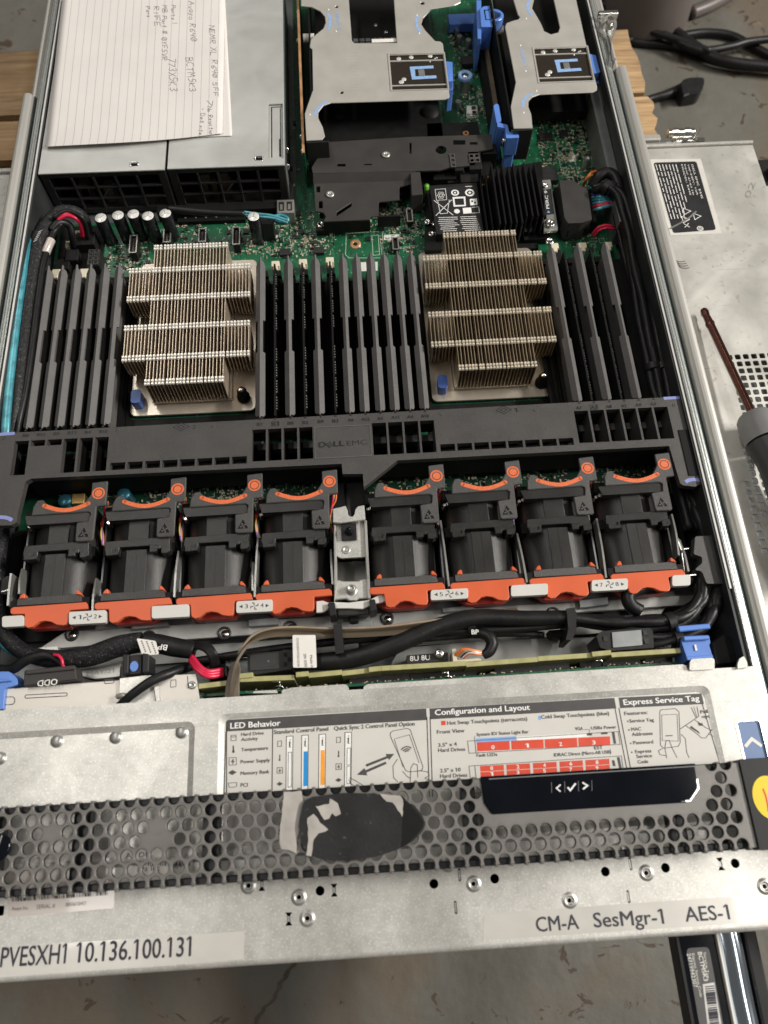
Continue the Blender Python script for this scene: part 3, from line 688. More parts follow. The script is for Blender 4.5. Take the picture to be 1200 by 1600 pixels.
def scatter(poly, n):
    P = atl(poly, ZB); xs = [p[0] for p in P]; ys = [p[1] for p in P]; k = 0
    cl = [(rnd.uniform(min(xs), max(xs)), rnd.uniform(min(ys), max(ys))) for _ in range(max(3, n//16))]
    while k < n:
        c = rnd.choice(cl)
        x, y = (rnd.gauss(c[0], 6), rnd.gauss(c[1], 5)) if rnd.random() < .75 else (rnd.uniform(min(xs), max(xs)), rnd.uniform(min(ys), max(ys)))
        x = round(x/.9)*.9; y = round(y/.9)*.9
        if not ptin((x, y), P): continue
        k += 1; t = rnd.random(); l, s_ = (1.5, .8) if rnd.random() < .6 else (2.2, 1.2)
        if rnd.random() < .5: l, s_ = s_, l
        l *= .5; s_ *= .5
        if t < .42: A.box(x-l, x+l, y-s_, y+s_, ZB, ZB+.8)
        elif t < .55: Bk.box(x-l*1.5, x+l*1.5, y-s_*1.4, y+s_*1.4, ZB, ZB+1.0)
        elif t < .85: C_.box(x-l*.7, x+l*.7, y-s_*.6, y+s_*.6, ZB, ZB+.5)
        else:
            W_.stroke([(x-l*2, y), (x+l*2, y)] if rnd.random() < .5 else [(x, y-2), (x, y+2), (x+1.6, y+2)], .3, ZB+.06)
for p, n in regions: scatter(p, n)
A.build('chip_capacitors', M['smd_tan'], mbd, stuff=True); Bk.build('small_chips', M['smd_black'], mbd, stuff=True)
C_.build('solder_pads', M['smd_end'], mbd, stuff=True); W_.build('silk_marks', M['silk'], mbd, stuff=True)
for k_ in range(70):
    r_ = rnd.choice(regions); P_ = atl(r_[0], ZB); x_ = sum(p[0] for p in P_)/len(P_)+rnd.uniform(-1, 1)*(max(p[0] for p in P_)-min(p[0] for p in P_))/2; y_ = sum(p[1] for p in P_)/len(P_)+rnd.uniform(-1, 1)*(max(p[1] for p in P_)-min(p[1] for p in P_))/2
    if not ptin((x_, y_), P_): continue
    w_, h_ = rnd.uniform(2, 4.5), rnd.uniform(2, 4); mb = MB(); mb.box(x_-w_/2, x_+w_/2, y_-h_/2, y_+h_/2, ZB, ZB+1.5); ck = mb.build('chip', M['smd_black'], mbd, bevel=.15)
    mb = MB()
    for j_ in range(int(h_/.8)):
        yy_ = y_-h_/2+.4+j_*.8; mb.box(x_-w_/2-.55, x_-w_/2, yy_-.15, yy_+.15, ZB, ZB+.5); mb.box(x_+w_/2, x_+w_/2+.55, yy_-.15, yy_+.15, ZB, ZB+.5)
    mb.build('chip_legs', M['smd_end'], ck, stuff=True)
def chip(u, v, wx, wy, h=1.6, m='smd_black', rot=0):
    x, y = at(u, v, ZB+h); mb = MB(); mb.box(x-wx/2, x+wx/2, y-wy/2, y+wy/2, ZB, ZB+h); return mb.build('chip', M[m], mbd, bevel=.2)
for q in [(853, 212, 11, 8), (881, 208, 7, 8), (858, 271, 13, 14, 5), (445, 393, 8, 6, 3), (498, 390, 8, 6, 3), (490, 378, 6, 3), (731, 93, 11, 10, 5), (215, 752, 9, 8), (331, 750, 10, 8), (905, 705, 6, 6), (708, 722, 7, 6), (430, 362, 5, 4), (235, 750, 4, 4), (868, 716, 9, 6), (470, 362, 3, 3)]: chip(*q)
# silk-screen outlines, white blocks with lettering
mb = MB()
def outline(pts, wd=.45, close=True):
    P = atl(pts, ZB+.1); mb.stroke(P+([P[0]] if close else []), wd, ZB+.1)
outline([(541, 365), (598, 361), (598, 403), (545, 403), (540, 398)]); outline([(581, 368), (591, 367), (593, 398), (583, 399)]); outline([(594, 372), (597, 398)], close=False)
outline([(729, 165), (745, 165), (747, 183), (731, 184)]); outline([(870, 228), (878, 228), (885, 262), (876, 262)]); outline([(885, 232), (893, 232), (900, 258)], close=False)
for (u, v) in [(502, 350), (760, 160), (672, 355)]:
    c = at(u, v, ZB+.1); mb.stroke([(c[0]+6.5*math.cos(R(a)), c[1]+6.5*math.sin(R(a))) for a in range(150, 400, 15)], .4, ZB+.1)
for k in range(9):
    for j in range(2):
        a = at(898+j*17+k*1.2, 188+k*5.2, ZB+.1); mb.stroke([a, (a[0]+4.5, a[1])], 1.1, ZB+.12)
for k in range(4): outline([(752+k*.3, 140+k*5), (759, 140+k*5)], .5, False); outline([(751, 101+k*4), (758, 101+k*4)], .5, False)
for k in range(150):
    r_ = regions[rnd.choice([2, 3, 4, 5, 6, 6, 6, 7, 8, 9])]; P_ = atl(r_[0], ZB); xs_ = [p[0] for p in P_]; ys_ = [p[1] for p in P_]
    x_, y_ = rnd.uniform(min(xs_), max(xs_)), rnd.uniform(min(ys_), max(ys_))
    if not ptin((x_, y_), P_): continue
    w_, h_ = rnd.uniform(1.2, 4), rnd.uniform(1, 5); q = rect(x_, x_+w_, y_, y_+h_)
    if rnd.random() < .5: mb.stroke(q+[q[0]], .3, ZB+.05+k*.0004)
    else: mb.stroke([q[0], q[1], q[2]], .3, ZB+.05+k*.0004)
mb.build('silk_outlines', M['silk'], mbd, stuff=True)
def silkblock(u0, v0, u1, v1, txt):
    mb = MB(); p = atl([(u0, v0), (u1, v0-1), (u1, v1-1), (u0, v1)], ZB+.15); mb.quadz(p, ZB+.15); o = mb.build('silk_block', M['silk_white'], mbd)
    if txt:
        mb = MB(); tpx(mb, txt, (u0+2, v1-1.5), (u1-2, v1-2.5), 1.6, ZB+.22, .02); mb.build('print', M['ink'], o)
silkblock(620, 325, 650, 333, 'SATA'); silkblock(600, 367, 628, 375, 'SATA_P'); silkblock(428, 368, 434, 376, 'D'); silkblock(729, 166, 745, 182, 'P'); silkblock(556, 410, 590, 424, ''); silkblock(889, 243, 899, 253, '')
# copper ringed screw hole
c = at(555, 381, ZB+.2); mb = MB(); mb.lathe((c[0], c[1], ZB), [(4.4, 0), (4.3, .35), (2.0, .35), (1.7, .1)], 20); h_ = mb.build('ring_pad', M['copper'], mbd)
mb = MB(); mb.cyl((c[0], c[1], ZB+.05), 1.6, .2, 14); mb.build('screw_hole', M['bezel_side'], h_)
# tall capacitors
def capacitor(x, y, h, r, label):
    t = thing('capacitor', label, 'capacitor', (x, y, ZB), group='tall black capacitors in front of the power supplies')
    mb = MB(); mb.lathe((x, y, ZB), [(r*.97, 0), (r, .6), (r, 2), (r*.9, 2.8), (r, 3.6), (r, h-.5), (r*.93, h)], 20); mb.build('sleeve', M['capsleeve'], t)
    mb = MB(); mb.lathe((x, y, ZB+h-.25), [(r*.92, 0), (r*.84, .35), (.01, .35)], 20); tp = mb.build('top', M['cap_top'], t)
    mb = MB(); 
    for a in (90, 210, 330): mb.stroke([(x, y), (x+r*.75*math.cos(R(a+rot_)), y+r*.75*math.sin(R(a+rot_)))], .28, ZB+h+.14)
    mb.build('vent_score', M['ink_grey'], tp)
caps = [(157, 340), (184, 336), (208, 334), (231, 337), (258, 333), (396, 338)]
names_ = ['leftmost of the row of five capacitors under the left power supply', 'second capacitor from the left in the row of five', 'middle capacitor of the row of five, dull silver top', 'fourth capacitor in the row of five, with the brightest silver top', 'rightmost capacitor of the row of five', 'lone black capacitor with silver top beside the cyan cable']
for (u, v), nm in zip(caps, names_):
    rot_ = rnd.uniform(0, 120); x, y = at(u, v, 31); capacitor(x, y, 25, 4.7, nm if 'capacitor' in nm else nm+' capacitor')
# board connectors: tall dark slots with a bright rim
def slotconn(u, v, wx, wy, h, nm='slot_connector'):
    x, y = at(u, v, ZB+h); mb = MB(); mb.prism(rect(x-wx/2, x+wx/2, y-wy/2, y+wy/2), ZB, ZB+h, [rect(x-wx/2+1, x+wx/2-1, y-wy/2+1, y+wy/2-1)]); o = mb.build(nm, M['black'], mbd)
    mb = MB(); mb.prism(rect(x-wx/2-.35, x+wx/2+.35, y-wy/2-.35, y+wy/2+.35), ZB+h-.5, ZB+h+.1, [rect(x-wx/2+.3, x+wx/2-.3, y-wy/2+.3, y+wy/2-.3)]); mb.build('rim', M['steel_plain'], o)
    mb = MB(); mb.box(x-.8, x+.8, y-wy/2+2, y+wy/2-2, ZB, ZB+h-1); mb.build('tongue', M['dark_metal'], o)
for q in [(208, 381, 5, 16, 10), (261, 368, 5, 12, 10), (316, 367, 5, 12, 10), (369, 368, 5, 16, 10), (640, 336, 4, 12, 6), (618, 380, 4, 11, 6)]: slotconn(*q)
# power header blocks at the upper left
def blk(name, u, v, wx, wy, z1, m='black', z0=ZB, parent=None, bev=.3):
    x, y = at(u, v, z1); mb = MB(); mb.box(x-wx/2, x+wx/2, y-wy/2, y+wy/2, z0, z1); return mb.build(name, M[m], parent or mbd, bevel=bev)
hd = blk('power_header', 146, 402, 9, 15, 18)
for i in range(2):
    for j in range(4):
        x, y = at(146, 402, 18); x += -2+i*4; y += -5.4+j*3.6; mb = MB(); mb.prism(rect(x-1.6, x+1.6, y-1.5, y+1.5), 18.02, 18.6, [rect(x-1.2, x+1.2, y-1.1, y+1.1)]); mb.build('socket', M['fanhead'], hd)
mb = MB(); mb.prism([(-212, 92), (212, 92), (212, 172), (-212, 172)], ZB+.01, ZB+.04); mb.build('dark_board_zone', M['pcb_dark'], mbd)  # darker board sheet paints the shade between shroud and fans
for a_, b_ in ((-150, -57), (57, 150)):
    mb = MB(); mb.box(a_, b_, 172, 196.6, ZB, 7); mb.build('socket_border', M['deep'], mbd)  # black strips paint the shade on the board behind the shroud
mb = MB(); mb.box(-13, 12.5, 100, 140, ZB, 9); mb.build('dark_cover', M['deep'], mbd)  # black block put in for the shade behind the bracket notch
mb = MB(); mb.tube([(-1, 136, 14), (-.5, 126, 24), (0, 116, 30), (.5, 104, 31)], 1.6, 8); mb.build('black_lead', M['cable'], mbd)
mb = MB(); mb.box(-209, -176, 318, 368, ZB, 8); mb.build('dark_header_base', M['deep'], mbd)  # black block covering the board under the wires
blk('power_header', 133, 372, 14, 12, 17); blk('power_header', 112, 398, 9, 10, 14); blk('power_header', 97, 412, 10, 9, 13); blk('white_connector', 105, 381, 3, 6, 15, 'cream'); blk('white_connector', 121, 363, 5, 4, 14, 'cream')
# black rails along the power supply board connectors
blk('edge_connector', 340, 323, 92, 7, 16, 'deep'); blk('edge_connector', 330, 340, 52, 6, 10, 'deep')
for k in range(9):
    c = at(290+k*16, 340.5-k*.4, 10.1); mb = MB(); mb.box(c[0]-.6, c[0]+.6, c[1]-.3, c[1]+.3, 10, 10.3); mb.build('pin', M['smd_end'], mbd)
uc = blk('usb_port', 446, 322, 13, 13, 18, 'steel_plain')
for k in (-3, 3):
    c = at(446, 322, 18); mb = MB(); mb.prism(rect(c[0]+k-2, c[0]+k+2, c[1]-4.5, c[1]+4), 18.03, 18.35, [rect(c[0]+k-1, c[0]+k+1, c[1]-3.5, c[1]+2)]); mb.build('spring_window', M['dark_metal'], uc)
# cables' black bracket post beside the lone capacitor
mb = MB(); P0 = at(418, 345, 24); mb.prism(rounded([(P0[0]-5, P0[1]-3), (P0[0]+4, P0[1]-3), (P0[0]+4, P0[1]+6), (P0[0]+2, P0[1]+6), (P0[0]+1, P0[1]+1), (P0[0]-5, P0[1]+4)], .6), ZB, 24); mb.build('clip_post', M['black'], mbd, bevel=.5)
# mid-board screws
def screw(u, v, z, r=3.0, parent=None, m='chrome', name='screw'):
    x, y = at(u, v, z); mb = MB(); mb.lathe((x, y, z-1.4), [(r, 0), (r, .6), (r*.86, 1.1), (r*.5, 1.35), (r*.42, .8), (.01, .8)], 18); return mb.build(name, M[m], parent)
blk('post', 502, 354, 8, 8, 11, parent=mbd); screw(501, 349, 12.5, 3.3, mbd)
for (u, v) in [(97, 778), (190, 768)]:
    x, y = at(u, v, 22); mb = MB(); mb.lathe((x, y, ZB), [(4.4, 0), (4.4, 12), (3.6, 13), (.01, 13)], 16); mb.build('metal_can', M['cyan_cap'], mbd)
blk('yellow_block', 122, 779, 8, 7, 18, 'brass'); blk('tan_block', 103, 765, 9, 8, 14, 'ribbon')
for (u, v) in [(715, 45), (732, 62), (716, 158), (718, 56)]:
    x, y = at(u, v, 12); mb = MB(); mb.lathe((x, y, ZB), [(2.6, 0), (2.6, 5.4), (2.2, 6)], 14); mb.cyl((x, y, 12), 2.2, .1, 14); mb.build('small_can', M['steel_plain'], mbd)
# blue ringed guide post
x, y = at(727, 117, 20); mb = MB(); mb.cyl((x, y, ZB), 4.4, 12, 18); gp = mb.build('guide_post', M['steel_plain'], mbd)
mb = MB(); mb.lathe((x, y, 17.5), [(6, 0), (6, 2.2), (5.6, 2.8), (3.2, 2.8), (2.9, 2.0)], 24); mb.build('blue_ring', M['blue_mark'], gp)
mb = MB(); mb.lathe((x, y, 18), [(2.9, 0), (2.8, 1.3), (.01, 1.8)], 18); mb.build('steel_tip', M['chrome'], gp)
mb = MB(); mb.box(198, 214, 176, 312, ZB, 11); mb.build('black_cable_tray', M['deep'], mbd)  # black panel stands in for the right wall's shadow on the board
mb = MB(); mb.box(-214, -207, 170, 318, ZB, 9); mb.build('black_cable_tray', M['deep'], mbd)  # black panel added to darken the board along the left wall
for a_, b_ in ((-207, -149), (-57.4, 57.4), (146, 197.6)):
    mb = MB(); mb.box(a_, b_, 181, 304, ZB, 9.5); mb.build('slot_carrier', M['deep'], mbd)  # added black floor paints the gaps between the blanks dark
for a_, b_ in ((-148.5, -145.6), (-60.0, -57.5), (57.5, 60.0), (145.5, 149.5)):
    mb = MB(); mb.box(a_, b_, 180, 318, ZB, 8.2); mb.build('socket_border', M['deep'], mbd)  # black strips paint the dark gaps beside the heatsinks

# ------------------------------------------------------------------ memory slots and filler blanks
def blank_mb():
    yA, yB = at(90, 565, 32)[1], at(90, 516, 32)[1]
    Y0, Y1 = 179.6, 305.6
    secs = [(Y0-1.6, .55), (Y0-.3, .6), (Y0-.2, 2.2), (Y0+1.5, 3.2), (yA-.6, 3.2), (yA, 1.8), (yB, 1.8), (yB+.6, 3.2), (Y1-4, 3.2), (Y1-1.2, 2.3), (Y1, .9), (Y1+2.6, .7)]
    mb = MB(); vs = []
    for y, w_ in secs: vs += [(-w_, y, 34.2-w_*.82-.9), (-w_, y, 34.2-w_*.82), (0, y, 34.2), (w_, y, 34.2-w_*.82), (w_, y, 34.2-w_*.82-.9)]
    m = len(secs)
    fs = [(i*5+k, i*5+(k+1) % 5, i*5+5+(k+1) % 5, i*5+5+k) for i in range(m-1) for k in range(5)]+[(0, 1, 2, 3, 4), tuple(range(m*5-5, m*5))]
    mb.raw(vs, fs); mb.box(-.5, .5, 181, 304, 12, 31); return mb
def slot_mb():
    mb = MB(); mb.box(-3.2, 3.2, 178, 307, ZB, 12); mb.prism(rect(-3.3, 3.3, 178, 307), 12, 14, [rect(-.9, .9, 181, 304)]); mb.box(-2.8, 2.8, 174.5, 180, 10, 19); mb.box(-2.8, 2.8, 305, 310, 10, 17)
    return mb
blankX = [-202.4+9.85*k for k in range(6)]+[-54, -34.6, -15.4, 4, 13.7, 23.8, 33.3, 42.9, 52.5]+[153, 172.4, 192.2]
blab = ['B6', 'B12', 'B5', 'B11', 'B4', 'B10', 'B7', 'B8', 'B9', 'A6', 'A12', 'A5', 'A11', 'A4', 'A10', 'A7', 'A8', 'A9']
bt = ['leftmost grey memory filler blank, beside the braided cable, above mark B6', 'grey memory filler blank above the mark B12 on the shroud', 'grey memory filler blank above the mark B5 on the shroud', 'grey memory filler blank above the mark B11 on the shroud', 'grey memory filler blank above the mark B4 on the shroud', 'grey memory filler blank above mark B10, just left of the left heatsink',
      'grey memory filler blank above mark B7, just right of the left heatsink', 'lone grey memory filler blank above the mark B8', 'lone grey memory filler blank above the mark B9', 'grey memory filler blank above the mark A6', 'grey memory filler blank above the mark A12', 'grey memory filler blank above the mark A5', 'grey memory filler blank above the mark A11', 'grey memory filler blank above the mark A4', 'grey memory filler blank above mark A10, just left of the right heatsink',
      'grey memory filler blank just right of the right heatsink', 'second grey memory filler blank right of the right heatsink', 'rightmost grey memory filler blank, next to the black side cables']
b0 = blank_mb().build('memory_blank', M['blank'], None, bevel=.25, origin=(0, 242, 12))
s0 = slot_mb().build('memory_slot', M['deep'], mbd, origin=(0, 242, ZB))
for k, x in enumerate(blankX):
    b = b0 if k == 0 else copy_at(b0, x-blankX[0])
    if k == 0: b0.location.x += x*S; b0['_o'] = [x, 242, 12]
    tag(b, bt[k], 'memory blank', 'memory filler blanks')
slotX = blankX+[-44.4, -24.9, -5.2, 143.4, 162.7, 182.3]
for k, x in enumerate(slotX):
    if k == 0: s0.location.x += x*S; s0['_o'] = [x, 242, ZB]
    else: c_ = copy_at(s0, x-slotX[0])
# cream latches at the rear of the open slots, memory modules standing in them
for (u, v) in [(430, 414), (473, 411), (515, 408), (867, 386), (911, 385), (951, 384), (87, 427), (131, 426)]:
    x, y = at(u, v, 15); mb = MB(); mb.prism([(x-3, y+4), (x-3, y-1), (x-1.6, y-1), (x-1.6, y-4), (x+1.6, y-4), (x+1.6, y-1), (x+3, y-1), (x+3, y+4)], ZB+3, 15); mb.build('slot_latch', M['cream'], mbd, bevel=.4)
mm = ['black memory module between the blanks above B7 and B8', 'black memory module between the blanks above B8 and B9', 'black memory module between the blanks above B9 and A6', 'black memory module between the first two blanks right of the right heatsink', 'black memory module between the last two blanks right of the right heatsink']
for x, lb in zip([-44.4, -24.9, -5.2, 162.7, 182.3], mm):
    t = thing('memory_module', lb, 'memory module', (x, 242, 12), group='black memory modules')
    mb = MB(); mb.box(x-.6, x+.6, 180.5, 304, 12, 31); mb.build('module_board', M['deep'], t)
    for j in range(9):
        if j == 4: continue
        mb = MB(); yy = 186+j*12.6; mb.box(x+.65, x+1.6, yy, yy+9.5, 15, 28); mb.build('memory_chip', M['black'], t)
        mb = MB()
        for q in range(5): mb.box(x+.65, x+1.1, yy+q*2.1, yy+q*2.1+.7, 29.3, 30)
        mb.build('resistor_row', M['smd_end'], t, stuff=True)

# ------------------------------------------------------------------ processor heatsinks
def heatsink(cx, label, mt, clipx, postx):
    t = thing('heatsink', label, 'heatsink', (cx, 262, 7), group='processor heatsinks')
    mb = MB(); mb.box(cx-38, cx+38, 200, 325, ZB, 8.4); mb.build('socket_frame', M['deep'], t)
    mb = MB(); mb.prism(rrect(cx-42.4, cx+42.6, 197.5, 327, 4), 8.5, 10.2); mb.build('base_plate', M['nickel_base'], t, bevel=.4)
    mb = MB(); mb.box(cx-27, cx+27, 206, 318, 10.2, 13); mb.build('cold_plate', M['nickel_base'], t, bevel=.4)
    R_ = [206.8, 226, 250.2, 274.3, 298.4, 318.2]
    def tabs(mb, ys):
        mb.m = 1
        for y in ys:
            for d in (-1.25, 1.25):
                mb.raw([(-.95, y+d-.95, 36), (.95, y+d-.95, 36), (.95, y+d+.95, 36), (-.95, y+d+.95, 36), (-.6, y+d-.6, 37), (.6, y+d-.6, 37), (.6, y+d+.6, 37), (-.6, y+d+.6, 37)], [(0, 1, 5, 4), (1, 2, 6, 5), (2, 3, 7, 6), (3, 0, 4, 7), (4, 5, 6, 7)])
    def fin(kind):
        mb = MB()
        if kind == 'long':
            pl_ = [(204.5, 13), (204.5, 36), (320.6, 36), (320.6, 13)]
            mb.prism(pl_, -.2, .2, axis='x'); tabs(mb, R_)
        else:
            for a, b in ((223.4, 252.8), (271.6, 301)):
                mb.prism([(a+2.5, 15), (a, 22), (a, 36), (b, 36), (b, 22), (b-2.5, 15)], -.2, .2, axis='x')
            tabs(mb, R_[1:5])
        return mb.build('fin', [M[mt], M['tab' if mt == 'nickel' else 'tab_warm']], t, origin=(0, 262, 13))
    P = 2.3; fl = fin('long'); fs_ = fin('short'); fu = {0: 0, 1: 0}
    n = 37
    for k in range(n):
        dx = (k-(n-1)/2)*P; short = abs(dx) > 26.9; o = fs_ if short else fl
        if not fu[short]: fu[short] = 1
        else:
            o = o.copy(); COL.objects.link(o)
        o.location.x = dx*S
        o.rotation_euler = (0, rnd.uniform(-.012, .012), rnd.uniform(-.004, .004))
    # heat pipes running across under the wings
    for y in (238, 286):
        for zz in (17,):
            mb = MB(); mb.tube([(cx-41, y-5, zz), (cx-20, y, zz-2), (cx+20, y, zz-2), (cx+41, y-5, zz)], 3, 10); mb.build('heat_pipe', M['nickel_warm'], t)
    x, y = cx+clipx, 207
    mb = MB(); mb.prism(rounded(rect(x-3.4, x+3.4, y-4.5, y+6), 2.4), 10.2, 19); mb.build('blue_clip', M['blue_dark'], t, bevel=.8, seg=2)
    x, y = cx+postx, 207.5
    mb = MB(); mb.lathe((x, y, 10.2), [(4.4, 0), (4.4, 3), (3.0, 5), (3.4, 9), (2.2, 11)], 16); po = mb.build('corner_post', M['deep'], t)
    mb = MB(); mb.lathe((x, y, 20.5), [(2.2, 0), (2.1, 1.4), (.01, 2)], 14); mb.build('post_screw', M['chrome'], po)
    for (dx, dy) in ((-36, 319), (36, 319)):
        mb = MB(); mb.prism(circ(cx+dx, dy, 3.2, 14), 10.22, 10.8, [circ(cx+dx, dy, 2, 14)]); mb.build('corner_eyelet', M['steel_plain'], t)
heatsink(-102.8, 'left finned heatsink, the paler nickel one between memory blanks B10 and B7', 'nickel', -36.5, 34.5)
heatsink(102.8, 'right finned heatsink, the browner one in front of the battery and black fins', 'nickel_warm', -35, 34)
# ------------------------------------------------------------------ air shroud
sh = thing('air_shroud', 'wide dark grey plastic air shroud crossing the server between memory and fans', 'air shroud', (0, 150, 10))
ZS = 41
sl = []
L1 = [(-204.8, -196), (-174.5, -166.2), (-164.8, -156.5), (-155.1, -146.8)]
for a, b in L1: sl.append((a, b, 141.8, 165.4))
for a, b in [(-194.7, -186.1), (-184.6, -175.8)]: sl.append((a, b, 161.3, 165.4))
for k in range(8): sl.append((-144.6+k*10.65, -144.6+k*10.65+9.3, 142, 147))
for k in range(4): sl.append((-57.6+k*9.75, -57.6+k*9.75+8.5, 143, 165.3))
for k in range(4): sl.append((17.6+k*10.1, 17.6+k*10.1+8.8, 143.2, 165.8))
for k in range(8): sl.append((59.2+k*10.62, 59.2+k*10.62+9.2, 143.4, 148.4))
for k in range(6): sl.append((146.2+k*10.25, 146.2+k*10.25+8.9, 144.4, 167.3))
out = [(-216, 171.5), (214.5, 174.2), (215.8, 172), (215.6, 118), (216.2, 112.5), (212, 110.8), (205, 112), (203.4, 113.5), (201.8, 139.3), (32, 138.8), (10.3, 121.6), (10.2, 130.8), (-2.2, 131.4), (-2.5, 138.4), (-192, 139), (-195, 137), (-197, 116), (-197, 110.5), (-200, 108.8), (-216, 109.4)]
mb = MB(); mb.prism(out, 36.5, ZS, [rect(a, b, c, d) for a, b, c, d in sl]); mb.build('top_panel', M['shroud'], sh)
mb = MB(); mb.prism([(-197, 139.5), (201, 139.9), (201, 141), (-197, 140.6)], 14, 36.4); mb.build('front_wall', M['deep'], sh)  # matte black puts the shade of the gap into this wall
mb = MB(); mb.prism([(-212, 169.6), (213, 172), (213, 173), (-212, 170.6)], 16, 36.4); mb.build('rear_wall', M['shroud'], sh)
big = [s_ for s_ in sl if s_[3]-s_[2] > 15]
for a, b, c, d in big:
    mb = MB(); mb.box(b+.1, b+.8, c, d, 12, 36.4); mb.build('rib', M['shroud'], sh)
    mb = MB(); mb.box(a+(b-a)*.15, b, d-7.2, d-2.6, 20, 27); mb.build('louver', M['blank'], sh)
    mb = MB(); mb.raw([(a, c, 22), (b, c, 22), (b, d-7, 10), (a, d-7, 10)], [(0, 1, 2, 3)]); mb.raw([(a, c, 22), (b, c, 30), (b, d-9, 12), (a+2, c, 22)], [(0, 1, 2, 3)]); mb.build('baffle', M['fan'], sh)
mb = MB(); mb.sheet(rect(-213, 213, 140, 170), 13); mb.build('inner_floor', M['deep'], sh)
for a, b in [(-145, -58.5), (58.5, 144.5)]:
    mb = MB(); mb.box(a, b, 141.2, 149, 31, 33); mb.build('inner_ledge', M['fan'], sh)
mb = MB(); mb.prism(rrect(-18.9, 16.6, 142.6, 164.8, .8), ZS, ZS+.35, [rrect(-18.4, 16.1, 143.1, 164.3, .6)]); mb.build('logo_frame', M['blank'], sh)
M['shroud_ink'] = mat('dark moulded lettering', (.004, .004, .004), .5, 0, .2, 400)
mb = MB(); z = ZS+.1
tpx(mb, 'D', (498.5, 699), (509, 698.2), 3.7, z, .035); 
c = at(515.5, 694.5, z)
for dy in (-1.5, 0, 1.5):
    a_ = R(32); mb.stroke([(c[0]-1.7*math.cos(a_)-dy*math.sin(a_)*.9, c[1]-1.7*math.sin(a_)+dy*math.cos(a_)*.9), (c[0]+1.5*math.cos(a_)-dy*math.sin(a_)*.9, c[1]+1.5*math.sin(a_)+dy*math.cos(a_)*.9)], .62, z)
mb.stroke([(c[0]-1.7*.85+.95, c[1]-1.7*.53-1.5), (c[0]-1.7*.85-.8, c[1]-1.7*.53+1.2)], .6, z)
tpx(mb, 'LL', (521.5, 697.6), (538, 696.4), 3.7, z, .035); tpx(mb, 'EMC', (542, 696.6), (573.5, 694.2), 3.6, z, -.004)
mb.build('logo_print', M['shroud_ink'], sh)
lbl = [('B6', 40, 680), ('B12', 64, 679), ('B5', 88, 677.5), ('B11', 112, 676), ('B4', 137, 675), ('B10', 161, 674), ('B7', 406, 663), ('B1', 430, 662), ('B8', 454, 661), ('B2', 477, 660), ('B9', 501, 658.5), ('B3', 524, 657.5), ('A6', 548, 656), ('A12', 571, 655), ('A5', 594, 653.5), ('A11', 617.5, 652), ('A4', 641, 651), ('A10', 664, 650),
       ('A7', 905, 637), ('A1', 928, 636), ('A8', 951.5, 635), ('A2', 975, 634), ('A9', 998, 632.5), ('A3', 1021, 631)]
for t_, u, v in lbl:
    mb = MB(); hw = 4.0+1.6*(len(t_)-2); tpx(mb, t_, (u-hw-.6, v+2.6), (u+hw+.6, v+2.2), 2.25, z, .03)
    p = at(u, v-8.2, z); mb.raw([(p[0]-1, p[1]-.8, z), (p[0]+1, p[1]-.8, z), (p[0], p[1]+.9, z)], [(0, 1, 2)])
    if t_ in ('B1', 'A1'): q = at(u, v, z); fr_ = rect(q[0]-2.4, q[0]+2.4, q[1]-1.6, q[1]+1.6); mb.stroke(fr_+[fr_[0]], .35, z)
    mb.build('slot_mark', M['shroud_ink'], sh)
for (u, v, dg, du) in [(283, 667, '2', 303), (787, 640.5, '1', 806)]:
    mb = MB(); p = at(u, v, z)
    for k in (1, .45): mb.stroke([(p[0]-5*k, p[1]), (p[0], p[1]+2.9*k), (p[0]+5*k, p[1]), (p[0], p[1]-2.9*k), (p[0]-5*k, p[1])], .45, z)
    tpx(mb, dg, (du-2.7, v+3.5), (du+2.7, v+3.2), 3.0, z); mb.build('processor_mark', M['shroud_ink'], sh)
def bluebar(pts, wd, zz=z):
    mb = MB(); P = atl(pts, zz); mb.stroke(P, wd, zz); o = mb.build('blue_mark', M['blue_print'], sh)
bluebar([(-6, 679), (23, 677)], 2.1); bluebar([(1037, 622.5), (1062, 621)], 2.1); bluebar([(1071, 753), (1077, 750), (1084, 749), (1092, 750), (1097, 752)], 2.3); bluebar([(-8, 809), (0, 808), (8, 808.5), (14, 810), (19, 813)], 2.3)
for (u, v) in [(7, 685), (1053, 633), (1080, 741), (184, 671), (333, 666), (690, 647), (837, 641)]:
    p = at(u, v, ZS); mb = MB(); mb.lathe((p[0], p[1], ZS-.05), [(1.2, 0), (1.1, .3), (.6, .3), (.5, 0)], 12); mb.build('ejector_mark', M['fanhead'], sh)
mb = MB(); mb.box(209.5, 215.7, 118, 150, 41.02, 41.6); mb.build('side_rib', M['deep'], sh, bevel=.5)

